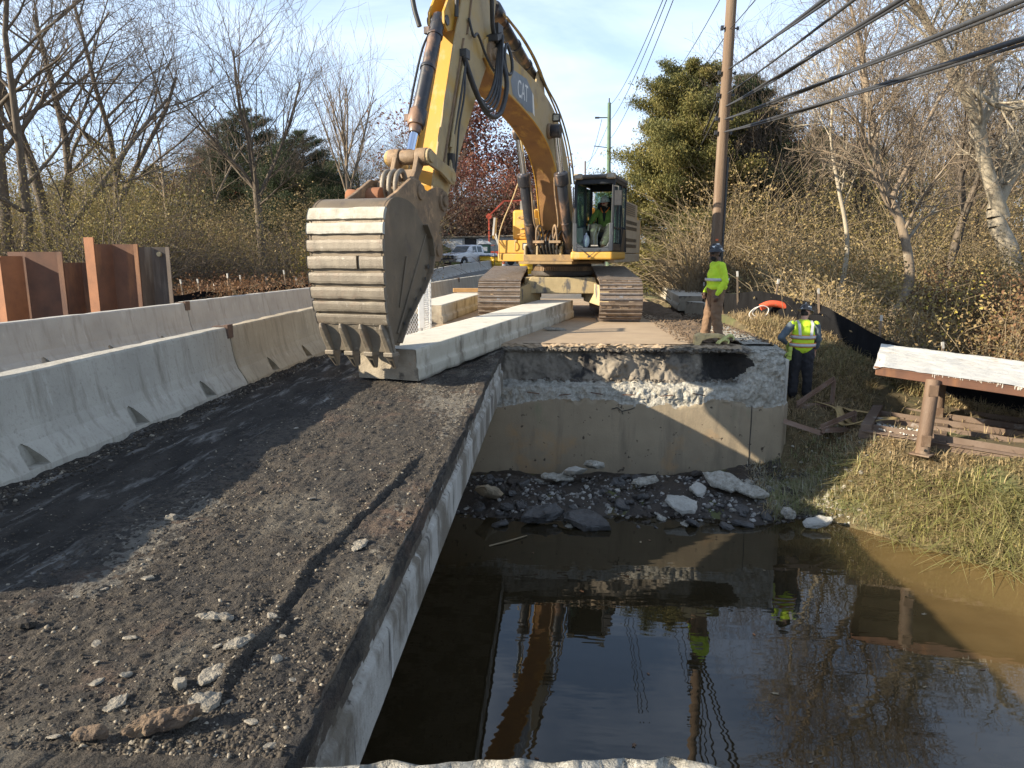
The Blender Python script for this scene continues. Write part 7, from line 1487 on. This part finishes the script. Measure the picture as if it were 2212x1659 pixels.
# cables continuing away behind the pole, and the thin upper wires
gp = thing('utility_pole', 'green utility pole far beyond the excavator cab', 'utility pole', at(1314, 560, 60)); gp.location.z = .4; top = at(1316, 222, 60); V = MB(); V.tube([Vector((0, 0, 0)), top-gp.location], [.20, .14], 14); V.build('pole', mat('green_treated_wood', (.13, .20, .13), (.10, .15, .10), .9, 3), gp)
V = MB(); h_ = (top-gp.location); V.bar(h_*.915+Vector((-.9, 0, 0)), h_*.915+Vector((.1, 0, 0)), .06, .08); V.box(h_*.915+Vector((-.95, 0, 0)), (.35, .2, .12)); V.bar(h_*.74+Vector((-1.2, 0, .15)), h_*.74, .05, .06); V.cyl(h_, h_+Vector((0, 0, .35)), .05); V.build('brackets', m_dkpl, gp)
gp2 = thing('utility_pole', 'small distant utility pole left of the green one', 'utility pole', at(1264, 560, 110)); gp2.location.z = .8; V = MB(); V.tube([(0, 0, 0), at(1264, 348, 110)-gp2.location], [.16, .12], 10); V.bar(Vector((-.8, 0, 11.5)), Vector((0, 0, 11.5)), .06, .08); V.build('pole', m_wood, gp2)
for i, (a, b, sg) in enumerate([(on_pole(165), at(1500, 330, 30), .15), (on_pole(215), at(1495, 345, 30), .1)]): cable(['dark cable dropping from the pole into the cedar, upper of two', 'dark cable dropping from the pole into the cedar, lower of two'][i], a, b, .03, sg)
wl = ['thin wire from the top of the green pole, leftmost', 'thin wire from the green pole, middle of three', 'thin wire from the green pole, right of three']
for i, (pa, pb) in enumerate([((1316, 228, 60), (1440, -20, 22)), ((1316, 262, 60), (1448, -20, 22)), ((1318, 300, 60), (1462, -20, 22))]): cable(wl[i], at(*pa), at(*pb), .014, .5)
cable('thin wire crossing the open sky left of the tall pole', at(1462, 155, 40), at(1560, -10, 25), .014, .1); cable('thin wire meeting the tall pole near its top from the left', at(1490, 180, 40), on_pole(72), .012, .1); cable('thin wire leaving the tall pole near its top to the right', on_pole(72), at(1680, -60, 14), .010, .02)
for i, (a, b) in enumerate([((1316, 262, 60), (1264, 352, 110)), ((1300, 258, 60), (1262, 372, 110))]): cable(['faint wire sagging from the green pole to the small distant pole, upper', 'faint wire sagging from the green pole to the small distant pole, lower'][i], at(*a), at(*b), .02, .8)
# ------------------------------------------------------------------ rubble and small debris
def slab_piece(name, label, loc, size, rot, m, seed, group=None, cat='concrete chunk'):
    """jagged plate of broken concrete, convex outline with rough faces"""
    rg = np.random.default_rng(seed); n = 9; a = np.sort(rg.uniform(0, 6.283, n)+np.arange(n)*.0); a = np.linspace(0, 6.283, n, endpoint=False)+rg.uniform(-.25, .25, n); r = rg.uniform(.68, 1.05, n)
    rings = []; lv = [(.86, -.5), (1.0, -.22), (.97, .2), (.84, .48)]
    for (q, z) in lv: rings.append(np.stack([np.cos(a)*r*q*size[0]+rg.normal(0, .03*size[0], n), np.sin(a)*r*q*size[1]+rg.normal(0, .03*size[1], n), z*size[2]+rg.normal(0, .09*size[2], n)], 1))
    V = MB(); vs = np.concatenate(rings+[[[0, 0, .55*size[2]]], [[0, 0, -.55*size[2]]]]).tolist(); fs = []
    for i in range(3):
        for j in range(n): k = (j+1) % n; fs.append((i*n+j, i*n+k, (i+1)*n+k, (i+1)*n+j))
    for j in range(n): k = (j+1) % n; fs.append((3*n+j, 3*n+k, 4*n)); fs.append((k, j, 4*n+1))
    V.add(vs, fs); o = V.build(name, m, None); o.location = loc; o.rotation_euler = rot
    s = o.modifiers.new('s', 'SUBSURF'); s.subdivision_type = 'SIMPLE'; s.levels = s.render_levels = 3
    big_ = size[0] > .16; nm_ = 'rub' if big_ else 'rub_small'; tx = bpy.data.textures.get(nm_) or bpy.data.textures.new(nm_, 'CLOUDS'); tx.noise_scale = .12 if big_ else .028; tx.noise_depth = 4
    d = o.modifiers.new('d', 'DISPLACE'); d.texture = tx; d.strength = min(.06, size[0]*.22); d.mid_level = .5; d.texture_coords = 'GLOBAL'
    return tag(o, label, cat, group)
mg_, mp_ = m_conc, m_rough
m_frag = mat('dusty_fragment', (.27, .24, .19), (.17, .15, .12), .9, 30, 8, .35, .65, bump=.5, bscale=120, spots=[((.10, .09, .08), 60, .64, .72)])
m_wetc = mat('wet_dark_concrete', (.09, .085, .08), (.05, .048, .046), .5, 4, 8, bump=.5, bscale=30)
big = [((.71, 11.72), -1.80, (.17, .09, .34), (R(78), R(8), R(25)), m_rough, 'pale chunk standing upright against the abutment wall'),
 ((.38, 11.60), -1.88, (.20, .08, .30), (R(74), R(-14), R(-20)), m_conc, 'grey slab fragment leaning left of the upright pale chunk'),
 ((2.80, 11.35), -1.93, (.36, .22, .10), (R(24), R(16), R(-30)), m_rough, 'large pale fragment sloping to the water at the right of the rubble'),
 ((3.22, 11.15), -2.03, (.30, .20, .09), (R(14), R(12), R(-10)), m_rough, 'second pale fragment right of the large one'),
 ((-1.02, 10.95), -2.05, (.26, .09, .22), (R(62), R(30), R(40)), m_wall, 'tan slab fragment at the left end of the rubble'),
 ((2.02, 10.75), -2.12, (.30, .17, .07), (R(36), R(8), R(-24)), m_conc, 'grey flat fragment near the water in the middle of the rubble'),
 ((-.15, 10.45), -2.22, (.36, .24, .14), (R(18), R(-4), R(10)), m_wetc, 'black wet fragment at the water edge, left one'), ((.55, 10.3), -2.26, (.42, .24, .12), (R(14), R(4), R(-6)), m_wetc, 'black wet fragment at the water edge, right one'),
 ((1.55, 11.45), -1.98, (.26, .12, .06), (R(12), R(-8), R(5)), m_rough, 'thin pale flake on top of the rubble centre'), ((.05, 11.55), -1.98, (.34, .12, .06), (R(10), R(6), R(4)), m_rough, 'thin pale flake near the wall left of the leaning slab'),
 ((3.62, 10.60), -2.18, (.16, .13, .12), (R(20), R(6), R(60)), m_rough, 'small pale block at the right end of the rubble'), ((4.02, 10.42), -2.24, (.27, .13, .09), (R(18), R(-10), R(12)), m_conc, 'smooth pale fragment at the grass and water edge'),
 ((2.38, 11.25), -2.05, (.22, .14, .08), (R(25), R(-12), R(60)), m_conc, 'grey chunk tucked left of the large pale fragment')]
for i, ((x, y), z, s, r, m_, lab) in enumerate(big): slab_piece('concrete_chunk', lab, (x, y, z), s, r, m_, 500+i)
rg = np.random.default_rng(12)
for i in range(110):
    x = rg.uniform(-1.4, 3.9); y = rg.uniform(10.25, 11.9); s = rg.uniform(.035, .15)*(1 if i % 3 else .7); z = float(terrain_z(np.array([x]), np.array([y]))[0])
    slab_piece('concrete_chunk', 'fist to head sized concrete rubble piece at the foot of the abutment', (x, y, max(z, -2.38)+s*.35), (s*1.2, s, s*.55), (rg.uniform(-.6, .6), rg.uniform(-.6, .6), rg.uniform(0, 6)), [m_rough, m_wetc, m_wetc, m_conc, m_wetc, m_mud][i % 6], 600+i, 'rubble pieces under the abutment')
n = 9000; X = rg.uniform(-1.8, 4.3, n); Y = 10.0+2.0*rg.random(n)**.8; Z = np.maximum(terrain_z(X, Y), WZ-.03); k = terrain_z(X, Y) > WZ-.06; P = np.stack([X, Y, Z+.01], 1)[k]
m_rub = lmat('mixed_rubble', [(.06, .05, .045), (.12, .10, .085), (.05, .045, .04), (.30, .28, .25), (.52, .50, .46)]); 
tag(scatter_stones('rubble', P, .008+.06*rg.random(len(P))**3, m_rub, 31, .8), kind='stuff')
# mud apron under the rubble
def mudf(X, Y): return np.stack([X, Y, terrain_z(X, Y)+.02+.05*fbm(X*3, Y*3, 0, 4, 8)+.03*fbm(X*12, Y*12, 0, 3, 2)], -1)
tag(grid_mesh('mud_apron', np.arange(-8, 4.0, .05), np.arange(9.4, 12.3, .05), mudf, m_mud), kind='structure')
# gravel on the deck
n = 62000; Y = 2.15+9.5*rg.random(n)**2.1; X = rg.uniform(-2.75, -.93, n); dens = .35+.65*sstep(-.25, .35, fbm(X*1.3, Y*1.0, 0, 3, 91))+1.0*np.exp(-((X-gline(Y)+.12)/.10)**2); k = rg.random(n) < dens*.8*sstep(-2.9, -2.3, X+.2*fbm(Y, 0, 0, 2, 4)); X, Y = X[k], Y[k]
S = .0024+.0115*rg.random(len(X))**3.6; P = np.stack([X, Y, deck_z(X, Y)-S*.05], 1)
m_grav = lmat('deck_gravel', [(.035, .03, .026), (.065, .053, .042), (.095, .077, .058), (.05, .042, .034), (.08, .066, .05), (.12, .098, .072), (.40, .35, .27)], .95)
tag(scatter_stones('gravel', P, S, m_grav, 41, .75, sharp=.5), kind='stuff')
n = 6000; Y = 2.2+8*rg.random(n)**1.6; X = rg.uniform(-4.0, -2.6, n); S = .003+.010*rg.random(n)**4; tag(scatter_stones('gravel', np.stack([X, Y, deck_z(X, Y)+S*.2], 1), S, m_grav, 42, .7), kind='stuff')
frags = [((-1.60, 3.07), (.11, .040, .014), 'thin grey flake lying in the gravel, farthest of the near fragments', m_conc, .2), ((-1.38, 2.82), (.085, .040, .024), 'tilted grey flake beside the groove', m_conc, .9), ((-1.40, 2.61), (.085, .060, .016), 'tan jagged flake beside the groove', m_beam_side, 1.4),
 ((-1.34, 2.43), (.080, .060, .026), 'pale speckled concrete lump in the foreground', m_rough, .6), ((-1.50, 2.53), (.035, .03, .03), 'small pale cube-like stone in the foreground', m_conc_new, 2.2), ((-1.69, 2.41), (.062, .042, .012), 'flat round cream flake in the foreground', m_conc_new, 1.1),
 ((-2.46, 2.94), (.050, .035, .03), 'dark stone at the shadow edge on the left', m_asph, .4), ((-2.50, 4.29), (.05, .035, .03), 'pale fragment lying on the shadow edge', m_conc, .5), ((-1.17, 4.0), (.10, .06, .012), 'flat pale flake in the groove further away', m_conc_new, 1.2),
 ((.0, 14.9), (.30, .12, .04), 'broken grey plate on the road slab beside the long beam', m_conc, .3)]
for i, ((x, y), s, lab, m_, a) in enumerate(frags): 
    z = float(deck_z(np.array([x]), np.array([y]))[0]) if y < 12 else .16; m_ = m_ if m_ is m_asph else m_frag; slab_piece('stone_fragment', lab, (x, y, z+s[2]*.6), s, (.1*math.sin(i*3), .12*math.cos(i*2), a), m_, 700+i, None, 'stone')
m_rustc = mat('rust_brown_lump', (.17, .115, .07), (.06, .042, .03), .9, 9, 8, bump=.6, bscale=60, spots=[((.40, .31, .19), 7, .58, .7)])
slab_piece('stone_fragment', 'long rust-brown broken lump at the bottom edge, larger of two', (-1.42, 2.27, .035), (.150, .050, .050), (R(6), R(-4), R(22)), m_rustc, 750, None, 'stone'); slab_piece('stone_fragment', 'rust-brown broken lump at the bottom edge, smaller of two', (-1.66, 2.20, .02), (.085, .028, .035), (R(4), R(-3), R(14)), m_rustc, 751, None, 'stone')
fr_ = [(rg.uniform(-2.6, -.98), 2.2+5.5*rg.random()**1.7) for _ in range(44)]
for i, (x, y) in enumerate(fr_):
    s = rg.uniform(.012, .034); slab_piece('stone_chip', 'small pale stone chip scattered on the scraped deck', (x, y, float(deck_z(np.array([x]), np.array([y]))[0])+s*.15), (s*1.2, s*.8, s*.30), (rg.uniform(-.3, .3), rg.uniform(-.3, .3), rg.uniform(0, 6)), m_frag, 800+i, 'stone chips on the deck', 'stone')
# road dust clods near the slab edge
n = 2600; X = rg.uniform(2.2, 4.1, n); Y = rg.uniform(12.8, 19, n); tag(scatter_stones('soil_clods', np.stack([X, Y, .20+0*X-.14*sstep(3.6, 4.4, X)], 1), .006+.03*rg.random(n)**3, m_dirt, 43, .8), kind='stuff')
n = 900; X = rg.uniform(-.6, 3.4, n); Y = rg.normal(12.62, .09, n); tag(scatter_stones('backwall_debris', np.stack([X, Y-.12*(rg.random(n)), np.where(rg.random(n) < .5, -.47, .06)], 1), .008+.04*rg.random(n)**3, lmat('backwall_crumbs', [(.10, .085, .065), (.20, .165, .125), (.06, .05, .042), (.32, .28, .22)]), 44, .9), kind='stuff')
# floating leaves and twigs on the stream
l_fl = [mat('fallen_leaf_orange', (.42, .17, .06), rough=.7), mat('fallen_leaf_pale', (.30, .24, .15), rough=.7), mat('fallen_leaf_brown', (.16, .09, .05), rough=.7)]
LV = []
for m_ in l_fl:
    V = MB(); out = []
    for i in range(14): a = 6.283*i/14; r = .030*(1+.35*math.cos(5*a))*(1 if math.cos(a) > -.9 else 1.6); out.append((r*math.cos(a), r*math.sin(a)*.8))
    V.prism(out, 0, .003, lambda h, a, b: (a, b, h+.10*(a*a+b*b)*8)); o = V.build('floating_leaf', m_); tag(o, 'fallen leaf floating on the stream', 'leaf', 'leaves floating on the stream'); LV.append(o)
for i in range(46):
    o = LV[i] if i < 3 else LV[rg.integers(0, 3)].copy()
    if i >= 3: COL.objects.link(o)
    x = rg.uniform(-.6, 6.6); y = rg.uniform(2.6, 10.2) if x < 4.2 else rg.uniform(2.6, 8.0); o.location = (x, y, WZ+.003); o.rotation_euler = (0, 0, rg.uniform(0, 6)); s = rg.uniform(.4, .95); o.scale = (s, s*rg.uniform(.6, 1), 1)
st = MB().tube(smooth_path([(-.88, 9.45, WZ+.01), (-.62, 9.62, WZ+.02), (-.36, 9.85, WZ+.015)], 5), [.012]*5+[.010]*5+[.006], 6).build('floating_stick', m_stem); tag(st, 'thin pale stick floating near the rubble', 'stick')
# crumbs gathered along the foot of the near barriers
n = 3800; Y = 2.6+9.5*rg.random(n)**1.5; X = -3.98+np.abs(rg.normal(0, .10, n)); tag(scatter_stones('barrier_foot_debris', np.stack([X, Y, deck_z(X, Y)+.005], 1), .004+.022*rg.random(n)**4, m_grav, 45, .8), kind='stuff')
n = 2600; X = rg.normal(4.0, .34, n); Y = rg.normal(11.0, .45, n); Z = terrain_z(X, Y); k = (Z > WZ) & ((X > 4.1) | (Y < 12.1)); tag(scatter_stones('pale_rubble_spill', np.stack([X, Y, Z+.01], 1)[k], (.006+.045*rg.random(n)**4)[k], lmat('pale_spill', [(.40, .37, .31), (.54, .51, .44), (.30, .27, .22), (.20, .18, .14)]), 46, .7), kind='stuff')
